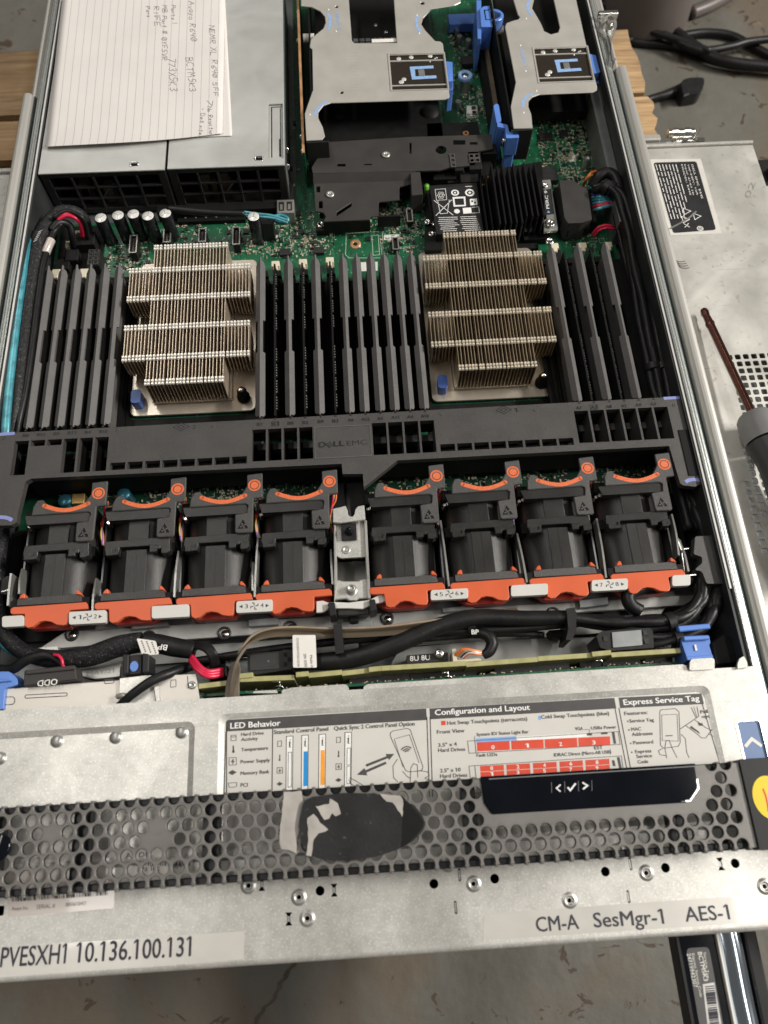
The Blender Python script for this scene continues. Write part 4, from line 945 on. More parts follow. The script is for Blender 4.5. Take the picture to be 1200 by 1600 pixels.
# ------------------------------------------------------------------ fans
FX3 = -79.4
fanX = [-173.5, -125.9, -79.4, -33.7, 31.9, 79.1, 125.4, 173.2]
def L3(pts, z): return [(at(u, v, z)[0]-FX3, at(u, v, z)[1]) for u, v in pts]
def build_fan():
    t = thing('cooling_fan', '', 'fan', (0, 90, 3))
    # moulded body: faceted barrel, front and rear
    def barrel(y0, y1, zt, nm):
        mb = MB(); r_ = 20.2; zc = zt-1.1-math.sqrt(r_*r_-36)
        for sg in (-1, 1):
            a0 = math.acos(6.1/r_); A = [a0-(a0-.02)*k/9 for k in range(10)]
            P_ = [(sg*r_*math.cos(a), zc+r_*math.sin(a)) for a in A]+[(sg*20, 4)]; m_ = len(P_)
            mb.raw([(x, y0, z) for x, z in P_]+[(x, y1, z) for x, z in P_], [(i, i+1, m_+i+1, m_+i) for i in range(m_-1)], True)
        mb.prism([(-6.1, 30), (-6.2, zt-.2), (-5.8, zt), (5.8, zt), (6.2, zt-.2), (6.1, 30)], y0, y1, axis='y'); return mb.build(nm, M['fan'], t)
    barrel(61, 90.5, 36.8, 'front_barrel'); barrel(95, 116.5, 35.8, 'rear_barrel')
    mb = MB(); mb.box(-.2, .2, 62, 90, 36.75, 36.95); mb.build('seam', M['fan'], t)
    # front flange
    mb = MB(); mb.prism(rounded(L3([(285, 921), (382, 914.5), (385, 926), (284, 932)], 38), .6), 14, 38); mb.build('front_flange', M['fanhead'], t, bevel=.5)
    mb = MB(); mb.prism(rect(-22.4, 22.4, 57.5, 63), 3, 37.3); mb.build('front_frame', M['deep'], t)
    # middle collar with hooks
    mb = MB(); mb.prism(L3([(289, 840), (361, 834), (376, 833.5), (388, 834), (388, 846), (382, 850), (371, 849), (357, 848), (357, 846), (310, 849), (309, 859), (290, 861), (287, 852)], 38), 30, 38.2); mb.build('collar', M['fan'], t, bevel=.5)
    mb = MB(); mb.prism(L3([(357, 846), (374, 845), (374, 850), (368, 851), (368, 855), (357, 856)], 39), 34, 39); mb.build('hook', M['fan'], t, bevel=.3)
    mb = MB(); mb.prism(L3([(375, 848), (389, 845), (389, 854), (384, 857), (375, 857)], 39), 32, 38.8); mb.build('hook', M['fan'], t, bevel=.3)
    mb = MB(); mb.prism(L3([(288, 853), (299, 851), (299, 855), (304, 855), (304, 850), (308, 850), (309, 860), (289, 862)], 39), 34, 39); mb.build('hook', M['fan'], t, bevel=.3)
    mb = MB(); mb.prism(rect(-21, 21.5, 89.5, 95.5), 4, 33); mb.build('middle_frame', M['deep'], t)
    # rear flange
    mb = MB(); mb.prism(rounded(L3([(286, 794), (383, 788), (386, 790), (387, 799), (384, 802), (290, 808)], 39), .8), 33, 39.2); mb.build('rear_flange', M['fan'], t, bevel=.8, seg=2)
    mb = MB(); mb.prism(rect(-21, 21, 113, 119.5), 4, 35); mb.build('rear_frame', M['deep'], t)
    # handle with arc, arm and dot
    hp = [(296, 793), (298, 779), (303, 770), (312, 768.5), (316, 773)]
    hp += [(316+ (383-316)*k/8, 775+8.5*math.sin(math.pi*k/8)-(k/8)*3) for k in range(1, 8)]
    hp += [(383, 764), (386, 759), (386, 742), (410, 739), (410, 777), (396, 779), (395, 830), (392, 832), (369, 833), (367, 830), (367, 804), (386, 801), (388, 790), (384, 787)]
    mb = MB(); mb.prism(L3(hp, 40), 38.2, 40.3); hd_ = mb.build('handle', M['fanhead'], t, bevel=.5)
    mb = MB(); arc = L3([(315+(383-315)*k/10, 777.5+8.5*math.sin(math.pi*k/10)-(k/10)*3.5) for k in range(11)], 40.5); mb.stroke(arc, 2.6, 40.42)
    a0, a1 = arc[0], arc[-1]
    mb.quadz(circ(a0[0], a0[1], 1.3, 12), 40.42); mb.quadz(circ(a1[0], a1[1], 1.3, 12), 40.42)
    mb.build('orange_arc', M['orange_print'], hd_)
    c = L3([(397.5, 758)], 40.5)[0]
    mb = MB(); mb.quadz(circ(c[0], c[1], 2.35, 20), 40.45); mb.sheet(circ(c[0], c[1], 3.9, 24), 40.42, [circ(c[0], c[1], 2.9, 24)]); mb.build('orange_dot', M['orange_print'], hd_)
    mb = MB(); c2 = L3([(379.5, 819.5)], 40.5)[0]
    tri = [(c2[0]-3.9, c2[1]-3.0), (c2[0]+3.9, c2[1]-3.0), (c2[0], c2[1]+4.3)]
    mb.sheet(tri, 40.4); wt = mb.build('warning_triangle', M['deep'], hd_)
    mb = MB(); ti = inset_poly((c2[0], c2[1]-.6), tri, .93); mb.stroke(ti+[ti[0]], .28, 40.47)
    for k in range(4):
        a = R(20+90*k); mb.stroke([(c2[0], c2[1]-.7), (c2[0]+1.7*math.cos(a), c2[1]-.7+1.7*math.sin(a)), (c2[0]+1.3*math.cos(a+.6), c2[1]-.7+1.3*math.sin(a+.6))], .4, 40.47)
    mb.build('fan_symbol', M['blank'], hd_)
    # terracotta latch
    tab = [(275, 937), (279, 934.5), (391, 926.5), (394, 930), (395, 937), (366.5, 939.5), (366, 957), (363, 961.5), (357, 962.5), (348, 961.5), (338, 956.5), (330, 955.5), (321, 957.5), (311, 965), (304, 966.5), (299, 963.5), (297.5, 945), (278, 945.5), (275, 943)]
    mb = MB(); mb.prism(L3(tab, 38), 35.2, 38.2); lt = mb.build('release_latch', M['orange'], t, bevel=.6, seg=2)
    mb = MB(); mb.prism(rounded(L3([(280, 943), (394, 936), (396, 946), (380, 956), (362, 966), (305, 969), (288, 958)], 30), 2), 24, 30); mb.build('lower_lip', mat_orange_shaded, t, bevel=.8)
    for pg in ([(286.5, 921), (289, 916), (293, 912.5), (295.5, 914), (296, 920.5)], [(374, 914), (374.5, 908.5), (377.5, 907.5), (381, 911), (384, 915.5)]):
        mb = MB(); mb.prism(L3(pg, 39), 34, 39); mb.build('latch_prong', M['orange'], t, bevel=.4)
    # coloured wires
    for i, mt in enumerate(['red_wire', 'yellow_wire', 'violet_wire', 'orange_wire']):
        z = 34; p = L3([(404+i*1.5, 770), (403+i*1.5, 785), (399-i*.6+rnd.uniform(-1, 1), 800), (396+i*.8, 815), (398, 830)], z)
        mb = MB(); mb.tube([(a, b, z-1+rnd.uniform(-2, 2)-k*2.2) for k, (a, b) in enumerate(p)], .55, 6, 4); mb.build('wire', M[mt], t)
    # bright screw head seen under the handle
    c = L3([(291, 812)], 30)[0]; mb = MB(); mb.cyl((c[0], c[1], 26), 1.6, 6, 10, 1.0); mb.build('fan_pin', M['chrome'], t)
    return t
mat_orange_shaded = mat('deep terracotta', (.45, .035, .02), .45, 0, .1, 60)  # terracotta darkened to paint the shade on the lower lip
F0 = build_fan()
fl_ = ['left end cooling fan with faded orange latch, marked 1 on the white tab', 'cooling fan with orange latch, second from left, marked 2 on the tab', 'third cooling fan from the left end of the row, faded orange latch', 'cooling fan just left of the silver centre bracket, orange latch', 'cooling fan just right of the silver centre bracket, bright orange latch', 'cooling fan marked 6 on the white tab, right half of the row', 'second cooling fan from the right end of the row', 'right end cooling fan beside the black side cables']
for k, x in enumerate(fanX):
    f = F0 if k == 0 else copy_tree(F0, x-fanX[0])
    if k == 0: F0.location.x += x*S; F0['_o'] = [x, 90, 3]
    f['label'] = fl_[k]; f['group'] = 'cooling fans'
    if k < 3:
        for c in f.children:
            if c.name.startswith(('release_latch', 'latch_prong')):
                c.data = c.data.copy(); c.data.materials[0] = M['orange_faded']

# ------------------------------------------------------------------ fan cage: tray, dividers, tabs
cg = thing('fan_cage', 'zinc fan cage with ivory numbered tabs between the fans', 'fan cage', (0, 85, 1))
mb = MB(); mb.prism([(-214, 46), (-214, 119), (214, 121), (214, 48)], 4, 7.5); mb.build('cage_floor', M['deep'], cg)  # coloured black to paint the dark depth between the fans
tabs_ = [((3, 37), 960, 978, ''), ((107.5, 166), 953, 974, '1 2'), ((237, 295.5), 944, 964.5, ''), ((369, 426), 936.5, 956, '3 4'), ((673, 731.5), 919, 936, '5 6'), ((798.5, 856), 911.5, 930, ''), ((924.5, 981), 903.5, 922, '7 8'), ((1050.5, 1079), 896, 914, '')]
for (u0, u1), v0, v1, tx in tabs_:
    ZT = 39; slope = -.06*(u1-u0)
    P = rounded(atl([(u0, v0+3), (u1, v0+3+slope*.9), (u1, v1+slope*.9+2), (u0, v1+2)], ZT), 1.4)
    mb = MB(); mb.prism(P, ZT-3.5, ZT); tb = mb.build('numbered_tab' if tx else 'plain_tab', M['ivory_tab'], cg, bevel=.9, seg=2)
    if tx:
        a, b = tx.split(); z = ZT+.06; um = (u0+u1)/2; vm = (v0+v1)/2+2.2+slope*.45
        mb = MB(); tpx(mb, a, (um-15, vm+3.6), (um-10, vm+3.3), 2.5, z); tpx(mb, b, (um+9.5, vm+2.2), (um+14.5, vm+1.9), 2.5, z)
        for sgn, uu in ((-1, um-21), (1, um+20)):
            p = at(uu, vm-sgn*.8, z); mb.raw([(p[0]-sgn*.9, p[1]-1, z), (p[0]+sgn*1.1, p[1], z), (p[0]-sgn*.9, p[1]+1, z)], [(0, 1, 2)])
        p = at(um, vm, z)
        for k in range(4):
            q = R(90*k+8); mb.stroke([(p[0]+.5*math.cos(q), p[1]+.5*math.sin(q)), (p[0]+2.1*math.cos(q), p[1]+1.9*math.sin(q)), (p[0]+2.5*math.cos(q+.45), p[1]+2.3*math.sin(q+.45))], .5, z)
        mb.build('tab_print', M['ink'], tb)
# bright divider wires/blades between fans
for (a, b) in [((152, 905), (147, 958)), ((280, 862), (274, 935)), ((404, 835), (399, 935)), ((688, 815), (701, 918)), ((807, 835), (822, 912)), ((931, 812), (945, 905)), ((1048, 805), (1058, 870)), ((37, 890), (33, 930)), ((1060, 845), (1073, 895)), ((396, 880), (396, 925)), ((517, 860), (520, 915)), ((574, 862), (575, 905))]:
    pa, pb = at(*a, 30), at(*b, 36); mb = MB(); mb.strip([(*pa, 28), ((pa[0]+pb[0])/2, (pa[1]+pb[1])/2, 33), (*pb, 35)], (0, 0, 8), 1.1, 4); mb.build('divider', M['steel_plain'], cg)
for x in [-197, -149.6, -102.6, -56.3, 55.5, 102.2, 149.3, 197]:
    mb = MB(); mb.box(x-.5, x+.5, 60, 118, 4, 24); mb.build('divider_wall', M['steel_dark'], cg)
# left end catches
mb = MB(); mb.tube([(*at(2, 925, 30), 30), (*at(15, 922, 30), 30)], 1.2, 8); mb.build('catch_pin', M['chrome'], cg)
mb = MB(); mb.strip([(*at(23, 900, 34), 34), (*at(20, 925, 34), 34), (*at(18, 950, 34), 34)], (0, 0, 10), 1.2); mb.build('catch_blade', M['steel_plain'], cg)
mb = MB(); mb.prism(rounded(atl([(3, 905), (10, 900), (22, 899), (20, 930), (0, 928)], 30), 1), 12, 30); mb.build('catch_block', M['black'], cg, bevel=.6)
# right end catch: black plastic plate with finger notch
mb = MB(); mb.prism(rounded(atl([(1086, 838), (1122, 836), (1130, 858), (1135, 895), (1134, 912), (1104, 912), (1097, 893), (1085, 890), (1097, 880), (1097, 870), (1084, 866)], 39), 1.2), 33, 39); rp_ = mb.build('cable_cover', M['shroud'], cg, bevel=.6)
mb = MB(); mb.stroke(atl([(1120, 862), (1123, 870), (1125, 878), (1128, 886)], 39.1), .5, 39.1); mb.build('moulded_arc', M['blank'], rp_)
for a, b in [((1066, 858), (1078, 857)), ((1076, 899), (1088, 898)), ((1058, 840), (1066, 862)), ((1066, 862), (1070, 895))]:
    mb = MB(); mb.tube([(*at(*a, 34), 34), (*at(*b, 34), 34)], .9, 6); mb.build('catch_pin', M['chrome'], cg)

# silver centre bracket between fans 4 and 5
cb_ = thing('centre_bracket', 'bare silver metal bracket standing between the fourth and fifth fans', 'bracket', (0, 80, 5))
mb = MB(); top = atl([(520, 795), (533, 792), (540, 790), (543, 797), (544, 804), (547, 807), (551, 807), (554, 803), (555, 796), (559, 791), (569, 789), (571, 811), (570, 812), (533, 817), (520, 816)], 41)
mb.prism(top, 39, 41); mb.build('notched_cap', M['steel'], cb_, bevel=.5)
mb = MB(); mb.prism(rounded(atl([(523, 817), (569, 813), (572, 869), (570, 870), (533, 872), (525, 868)], 36), 1), 34, 36); mb.build('upper_plate', M['steel'], cb_, bevel=.4)
mb = MB(); mb.prism(atl([(521, 818), (525, 818), (527, 915), (522, 945)], 38), 8, 38); mb.build('side_flange', M['steel_plain'], cb_, bevel=.4)
mb = MB(); mb.prism(atl([(568, 812), (573, 812), (579, 935), (574, 935)], 38), 8, 38); mb.build('side_flange', M['steel_plain'], cb_, bevel=.4)
mb = MB(); mb.prism(atl([(524, 905), (536, 908), (560, 908), (564, 905), (575, 904), (577, 935), (560, 935), (557, 938), (545, 938), (541, 935), (522, 937)], 36), 33, 36); mb.build('lower_plate', M['steel'], cb_, bevel=.5)
mb = MB(); mb.prism(atl([(528, 872), (571, 870), (574, 905), (527, 906)], 20), 8, 12); mb.build('pocket_floor', M['steel_plain'], cb_)
mb = MB(); q = at(545, 830, 38); mb.prism(rounded([(q[0]-4.6, q[1]-5.5), (q[0]+4.6, q[1]-5.5), (q[0]+4.6, q[1]+5), (q[0]-4.6, q[1]+5)], .8), 36, 38.4); sn = mb.build('snap_pad', M['black'], cb_, bevel=.5)
mb = MB(); q = at(545, 826, 44); mb.lathe((q[0], q[1], 38.4), [(2.6, 0), (2.2, 1), (1.2, 2), (1.9, 3.6), (1.6, 5.4), (.01, 6)], 16); mb.build('snap_ball', M['gloss'], sn)
mb = MB(); q = at(541, 859, 36.5); mb.lathe((q[0], q[1], 36), [(2.6, 0), (2.5, .5), (1.7, .5), (1.4, .2), (.01, .2)], 18); mb.build('rivet', M['steel_plain'], cb_)
mb = MB(); q = at(548.5, 919, 40); mb.lathe((q[0], q[1], 36), [(3.6, 0), (2.4, .3), (2.2, 4.3), (1.7, 4.5), (1.5, 3.7), (.01, 3.7)], 18); mb.build('stud', M['steel_plain'], cb_)
mb = MB(); P = atl([(495, 960), (507, 952), (520, 948), (530, 945), (552, 944), (575, 941), (583, 936), (596, 930), (606, 928), (605, 941), (595, 944), (584, 944), (574, 947), (566, 950), (556, 951), (530, 951), (524, 952), (512, 957), (500, 966)], 36)
mb = MB(); P = atl([(494, 939), (505, 938), (512, 941), (521, 940), (546, 941), (577, 937), (590, 930), (605, 926), (606, 938), (596, 941), (584, 943), (574, 948), (566, 951), (544, 950), (526, 950), (514, 951), (505, 956), (494, 957)], 36)
mb.prism(P, 33, 35.5); mb.build('spring_arm', M['ivory_tab'], cb_, bevel=1, seg=2)
for q in ([(512, 942), (523, 941), (526, 961), (515, 964)], [(577, 937), (586, 936), (589, 953), (578, 957)]):
    mb = MB(); mb.prism(atl(q, 38), 24, 38.4); mb.build('black_leg', M['black'], cb_, bevel=.5)
mb = MB(); mb.prism(atl([(526, 952), (577, 949), (577, 960), (527, 963)], 33), 26, 33); mb.build('crossbar', M['fan'], cb_, bevel=.6)
mb = MB(); mb.prism(atl([(544, 955), (563, 955), (560, 972), (546, 973)], 28), 22, 28); mb.build('crossbar', M['deep'], cb_, bevel=.6)
# cable passing behind the bracket
# ------------------------------------------------------------------ power supplies
def psu(x0, x1, label, slot):
    t = thing('power_supply', label, 'power supply', ((x0+x1)/2, 490, 3), group='power supplies')
    H = []
    if slot: H = [rect(-46.8, -35.9, 391.5, 447.5)]
    mb = MB(); mb.prism([(x0, 385), (x1, 384.4), (x1, 600), (x0, 600)], 42, 43.2, H); mb.build('top_cover', M['psu'], t, bevel=.25)
    for a, b in ((x0, x0+1), (x1-1, x1)):
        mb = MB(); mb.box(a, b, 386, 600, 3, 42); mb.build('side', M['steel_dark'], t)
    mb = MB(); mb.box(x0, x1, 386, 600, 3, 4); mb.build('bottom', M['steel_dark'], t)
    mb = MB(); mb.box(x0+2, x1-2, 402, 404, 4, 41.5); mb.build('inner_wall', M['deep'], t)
    # grille: frame and bars
    M_ = M['fan']; y0, y1 = 385.2, 387.6
    mb = MB(); mb.prism([(x0+.3, 3.6), (x1-.3, 3.6), (x1-.3, 41.8), (x0+.3, 41.8)], y0, y1, [[(x0+6, 8), (x1-6, 8), (x1-6, 38), (x0+6, 38)]], axis='y'); gr = mb.build('grille_frame', M_, t, bevel=.4)
    n = 5; wd = (x1-x0-12)/n
    for k in range(1, n):
        mb = MB(); xx = x0+6+wd*k; mb.box(xx-.9, xx+.9, y0-.5, y1, 8, 38); mb.build('grille_bar', M_, gr, bevel=.3)
    for zz in (17.5, 28):
        mb = MB(); mb.box(x0+6, x1-6, y0-.3, y1-.4, zz-.9, zz+.9); mb.build('grille_bar', M_, gr, bevel=.3)
    for k in range(3):
        mb = MB(); xx = x0+rnd.uniform(18, 70); mb.box(xx, xx+7, 392, 401, 6, rnd.uniform(18, 30)); mb.build('inner_part', M['ribbon'], t, bevel=.5)
    mb = MB(); xx = x0+40; mb.tube([(xx-3, 389, 14), (xx+4, 390, 22), (xx+9, 392, 25)], .5, 6); mb.build('inner_wire', M['steel_plain'], t)
    if slot:
        mb = MB(); mb.prism(rect(-46.6, -36.1, 391.7, 447.3), 41.0, 41.8); mb.build('label_window', M['psu'], t)
        mb = MB(); mb.stroke([(-44.6, 393.5), (-44.6, 445.5), (-36.6, 445.5)], .8, 41.9); mb.stroke([(-38.4, 394), (-38.4, 412)], 1.3, 41.9); mb.stroke([(-38, 412), (-38, 444)], .5, 41.9); mb.build('window_gap', M['deep'], t)
    return t
p1 = psu(-214.6, -122.9, 'left power supply half covered by the lined paper, black grille front', False)
p2 = psu(-121.0, -35.0, 'right power supply with the narrow slot in its silver top', True)
for (u, v), p in (((210, 257), p1), ((405, 248), p2)):
    x, y = at(u, v, 43.5); mb = MB(); mb.box(x-3, x+3, y-1.3, y+1.3, 43.2, 43.3); mb.build('clip_hole', M['deep'], p)
    mb = MB(); mb.tube([(x-2.6, y-1, 43.3), (x-2.4, y+1.3, 44), (x+2.4, y+1.3, 44), (x+2.6, y-1, 43.3)], .45, 6); mb.build('clip_loop', M['chrome'], p)

# ------------------------------------------------------------------ two sheets of ruled paper
def sheetpaper(px, label, lift, lined):
    t = thing('paper_sheet', label, 'paper', (-148, 490, 43.5))
    P = atl(px, 44)
    P = [(x, min(y, 640)) for x, y in P]
    a, b, c, d = P           # front-left, front-right, back-right, back-left
    nu, nv = 24, 24; vs = []
    def srf(s_, q):
        x = (a[0]*(1-s_)+b[0]*s_)*(1-q)+(d[0]*(1-s_)+c[0]*s_)*q; y = (a[1]*(1-s_)+b[1]*s_)*(1-q)+(d[1]*(1-s_)+c[1]*s_)*q
        e = max(0, 1-q*9)
        y += -2.6*math.sin(s_*math.pi*1.15+.2)*e if lined else 0
        z = 43.6+lift+ (1.9*e*e*(.65+.35*math.sin(s_*5))+.35*math.sin(s_*6+q*3)+.35)*(1 if lined else .5)
        return (x, y, z)
    for j in range(nv+1):
        for i in range(nu+1): vs.append(srf(i/nu, (j/nv)**1.5))
    n1 = len(vs); vs += [(x, y, z-.12) for x, y, z in vs]
    fs = []
    for j in range(nv):
        for i in range(nu):
            k = j*(nu+1)+i; fs.append((k, k+1, k+nu+2, k+nu+1)); fs.append((n1+k, n1+k+nu+1, n1+k+nu+2, n1+k+1))
    for i in range(nu): fs += [(i, n1+i, n1+i+1, i+1)]
    for j in range(nv):
        k = j*(nu+1); fs.append((k, k+nu+1, n1+k+nu+1, n1+k)); k += nu; fs.append((k, n1+k, n1+k+nu+1, k+nu+1))
    mb = MB(); mb.raw(vs, fs, True); mb.build('page', M['paper'], t)
    return t, srf
t2, s2 = sheetpaper([(240, 217), (363, 212), (352, 0), (250, 0)], 'second white sheet showing only its right edge beneath the lined page', 0, False)
t1, s1 = sheetpaper([(72, 232), (348, 213), (352, 0), (98, 0)], 'lined white page with handwriting lying on the left power supply', .9, True)
mb = MB(); 
def on(srf, x, y, dz=.09):
    'height of the page at x, y by inverting the bilinear sheet'
    s_, q = .5, .3
    for _ in range(12):
        p = srf(s_, q); px_ = srf(s_+.01, q); py_ = srf(s_, q+.01)
        A_ = np.array([[px_[0]-p[0], py_[0]-p[0]], [px_[1]-p[1], py_[1]-p[1]]])/.01; r = np.linalg.solve(A_, [x-p[0], y-p[1]])
        s_ = min(1.02, max(-.02, s_+r[0])); q = min(1.02, max(0.0, q+r[1]))
    return srf(s_, q)[2]+dz
N_ = 21
for k in range(1, N_):
    s_ = k/N_+.012; pts = [s1(s_, (j/16)**1.5) for j in range(17)]
    for p, q in zip(pts[:-1], pts[1:]):
        mb.raw([(p[0]-.14, p[1], p[2]+.07), (p[0]+.14, p[1], p[2]+.07), (q[0]+.14, q[1], q[2]+.07), (q[0]-.14, q[1], q[2]+.07)], [(0, 1, 2, 3)])
mb.build('ruled_lines', M['rule'], t1, stuff=True)
G = {'A': 'M0,0 .35,1 .7,0|.12,.4 .6,.4', 'B': '0,0 0,1 .5,.9 .5,.6 0,.52 .6,.4 .6,.1 0,0', 'C': '.6,.85 .3,1 0,.7 0,.3 .3,0 .6,.15', 'D': '0,0 0,1 .5,.8 .6,.4 .4,.05 0,0', 'E': '.6,1 0,1 0,0 .6,0|0,.5 .5,.5',
     'F': '.6,1 0,1 0,0|0,.5 .5,.5', 'I': '.1,0 .1,1', 'K': '0,0 0,1|.6,1 0,.4 .6,0', 'L': '0,1 0,0 .55,0', 'M': '0,0 .1,1 .35,.4 .6,1 .7,0', 'N': '0,0 0,1 .6,0 .6,1', 'O': '.3,0 0,.3 0,.7 .3,1 .6,.7 .6,.3 .3,0', 'P': '0,0 0,1 .5,.95 .55,.6 0,.5',
     'R': '0,0 0,1 .5,.95 .5,.6 0,.5 .6,0', 'S': '.6,.85 .3,1 .05,.75 .5,.45 .5,.15 .2,0 0,.15', 'T': '0,1 .7,1|.35,1 .35,0', 'V': '0,1 .3,0 .6,1', 'W': '0,1 .15,0 .35,.6 .55,0 .7,1', 'X': '0,1 .6,0|.6,1 0,0', 'Y': '0,1 .3,.5 .6,1|.3,.5 .3,0',
     '0': '.3,0 0,.3 0,.7 .3,1 .6,.7 .6,.3 .3,0|.05,.1 .55,.9', '1': '.2,1 .2,0', '2': '0,.8 .3,1 .55,.7 0,0 .6,0', '3': '0,.9 .4,1 .5,.7 .2,.52 .55,.3 .35,0 0,.1', '4': '.1,1 0,.45 .6,.45|.5,1 .45,0', '5': '.55,1 .1,1 .05,.55 .5,.5 .45,.1 0,0', '6': '.5,1 .05,.5 .1,.05 .5,.1 .5,.4 .1,.45', '7': '0,1 .6,1 .2,0', '8': '.3,.5 0,.8 .3,1 .5,.8 .3,.5 0,.2 .3,0 .6,.2 .3,.5',
     'a': '.45,.5 .1,.5 0,.2 .2,0 .45,.15 .45,.5 .5,0', 'b': '0,1 0,0 .4,.05 .45,.4 0,.45', 'c': '.4,.45 .1,.45 0,.15 .4,0', 'e': '0,.25 .4,.3 .35,.5 .1,.5 0,.15 .4,0', 'g': '.4,.5 .05,.45 .1,.1 .4,.2 .4,-.35 .05,-.35', 'i': '.1,.5 .1,0', 'l': '.1,1 .1,0', 'm': '0,0 0,.5 .2,.4 .2,0|.2,.4 .4,.5 .45,0', 'n': '0,0 0,.5 .35,.45 .4,0', 'o': '.2,0 0,.25 .2,.5 .4,.25 .2,0',
     'r': '0,0 0,.5|0,.35 .3,.5', 's': '.35,.5 0,.4 .35,.15 0,0', 't': '.2,.9 .2,0 .35,0|0,.55 .4,.55', 'v': '0,.5 .2,0 .4,.5', 'y': '0,.5 .2,.05|.4,.5 .1,-.35', '#': '.15,0 .3,1|.4,0 .55,1|0,.35 .6,.35|.05,.7 .65,.7', '>': '0,.9 .5,.5 0,.1', '-': '0,.4 .4,.4', '/': '0,0 .4,1', '.': '.1,0 .15,.05', 'd': '.4,1 .4,0 .05,.05 .05,.45 .4,.45', 'h': '0,1 0,0|0,.4 .3,.5 .4,0', 'w': '0,.5 .1,0 .25,.4 .4,0 .5,.5'}
def handwrite(mb, txt, p0, p1, h, srf, wd=.36):
    pen = 0; items = []
    for chh in txt:
        if chh == ' ': pen += .55; continue
        items.append((pen, G[chh].replace('M', ''))); mx = max(float(q.split(',')[0]) for st in G[chh].replace('M', '').split('|') for q in st.split()); pen += mx+.22
    dx, dy = p1[0]-p0[0], p1[1]-p0[1]; L_ = math.hypot(dx, dy); ux, uy = dx/L_, dy/L_; s_ = L_/pen; nx, ny = -uy, ux
    for x0_, st in items:
        jx, jy, sl_, hs = rnd.uniform(-.05, .05), rnd.uniform(-.08, .08), rnd.uniform(.05, .25), rnd.uniform(.85, 1.12)
        for part in st.split('|'):
            pts = []
            for q in part.split():
                a_, b_ = map(float, q.split(',')); a_ += x0_+jx+b_*sl_+rnd.uniform(-.03, .03); b_ = b_*hs+jy+rnd.uniform(-.03, .03)
                x, y = p0[0]+ux*a_*s_+nx*b_*h, p0[1]+uy*a_*s_+ny*b_*h; pts.append((x, y))
            for (xa, ya), (xb, yb) in zip(pts[:-1], pts[1:]):
                m_ = MB(); m_.stroke([(xa, ya), (xb, yb)], wd, 0)
                mb.raw([(vx, vy, on(srf, vx, vy, .14)) for vx, vy, _ in m_.v], m_.f)
mb = MB()
for tx, (u0, v0), (u1, v1), h in [('NEMR XL R640 SFF', (331, 40), (338, 152), 4.2), ('>', (325, 156), (330, 168), 5), ('No Reaction', (328, 166), (332, 214), 3.6), ('- Dell site.', (318, 168), (314, 214), 3.4),
                                  ('Avaya R640', (299, 2), (302, 66), 4.6), ('BCTM5K3', (294, 90), (300, 144), 5.6), ('773X5K3', (266, 90), (270, 143), 6), ('Parts I', (271, 8), (273, 38), 3.8), ('MB Part # 0YF5VR', (258, 8), (256, 95), 4.2), ('R11FE', (244, 10), (246, 42), 4.4), ('Pers', (232, 10), (234, 28), 3.6)]:
    handwrite(mb, tx, at(u0-4, v0, 45), at(u1-4, v1, 45), h, s1)
mb.build('handwriting', M['pen'], t1, stuff=True)

# ------------------------------------------------------------------ riser cages
def poly(pts, ox, oy, k): return [(ox+x/k, oy+y/k) for x, y in pts]
ZR = 43
def latch_plate(t, px, flip=1):
    P = atl(px, ZR); a, b, c, d = P     # back-left, back-right, front-right, front-left
    def L(s_, q): return ((a[0]*(1-s_)+b[0]*s_)*(1-q)+(d[0]*(1-s_)+c[0]*s_)*q, (a[1]*(1-s_)+b[1]*s_)*(1-q)+(d[1]*(1-s_)+c[1]*s_)*q)
    mb = MB(); mb.prism([L(0, 0), L(1, 0), L(1, 1), L(0, 1)], ZR-2.2, ZR-1.2); o = mb.build('latch_plate', M['dark_metal'], t)
    for q in (.155, .86):
        mb = MB(); mb.prism([L(0, q-.012), L(1, q-.012), L(1, q+.02), L(0, q+.02)], ZR-1.2, ZR-.6); mb.build('plate_rib', M['riser'], o)
    mb = MB(); w1 = [(.36, .32), (.80, .30), (.80, .38), (.45, .395), (.45, .60), (.83, .585), (.84, .665), (.38, .69)]
    mb.sheet([L(*p) for p in w1], ZR-1.1); mb.build('blue_slide_mark', M['blue_mark'], o)
    mb = MB(); mb.prism([L(.50, .42), L(.62, .41), L(.63, .60), L(.51, .60)], ZR-1.15, ZR-.5); mb.build('finger_tab', M['steel_plain'], o, bevel=.3)
    for p in [(.17, .075), (.43, .07), (.79, .06), (.30, .95), (.62, .94), (.81, .935), (.93, .24), (.95, .43), (.97, .60)]:
        c = L(*p); r = 1.9 if p[1] < .1 or p[1] > .9 else .7
        mb = MB(); mb.lathe((c[0], c[1], ZR-1.2), [(r, 0), (r*.8, .3), (.01, .4)], 12); mb.build('rivet', M['bright_edge'], o)
def frame(t, P, mt='riser'):
    mb = MB(); n = len(P); c = (sum(p[0] for p in P)/n, sum(p[1] for p in P)/n)
    mb.prism(inset_poly(c, P, 1.075), ZR+.02, ZR+.5, [inset_poly(c, P, 1.02)]); mb.build('pressed_frame', M[mt], t, bevel=.2)
rc = thing('riser_cage', 'large satin steel riser cage at top centre, with window and dark latch plate', 'riser cage', (35, 480, 6), group='riser cages')
o1 = [(130, 38), (200, 45), (260, 75), (290, 110), (295, 150), (280, 190), (230, 230), (195, 265), (188, 315), (205, 330), (210, 600), (175, 700), (155, 760), (165, 940), (270, 935), (290, 910), (275, 850), (245, 790), (245, 750), (280, 705), (330, 688), (1090, 665), (1120, 655), (1125, 640), (1080, 290), (1065, 278), (1030, 275), (960, 200), (935, 160), (950, 110), (1000, 60), (1160, 35), (1200, 15), (1200, -130), (130, -130)]
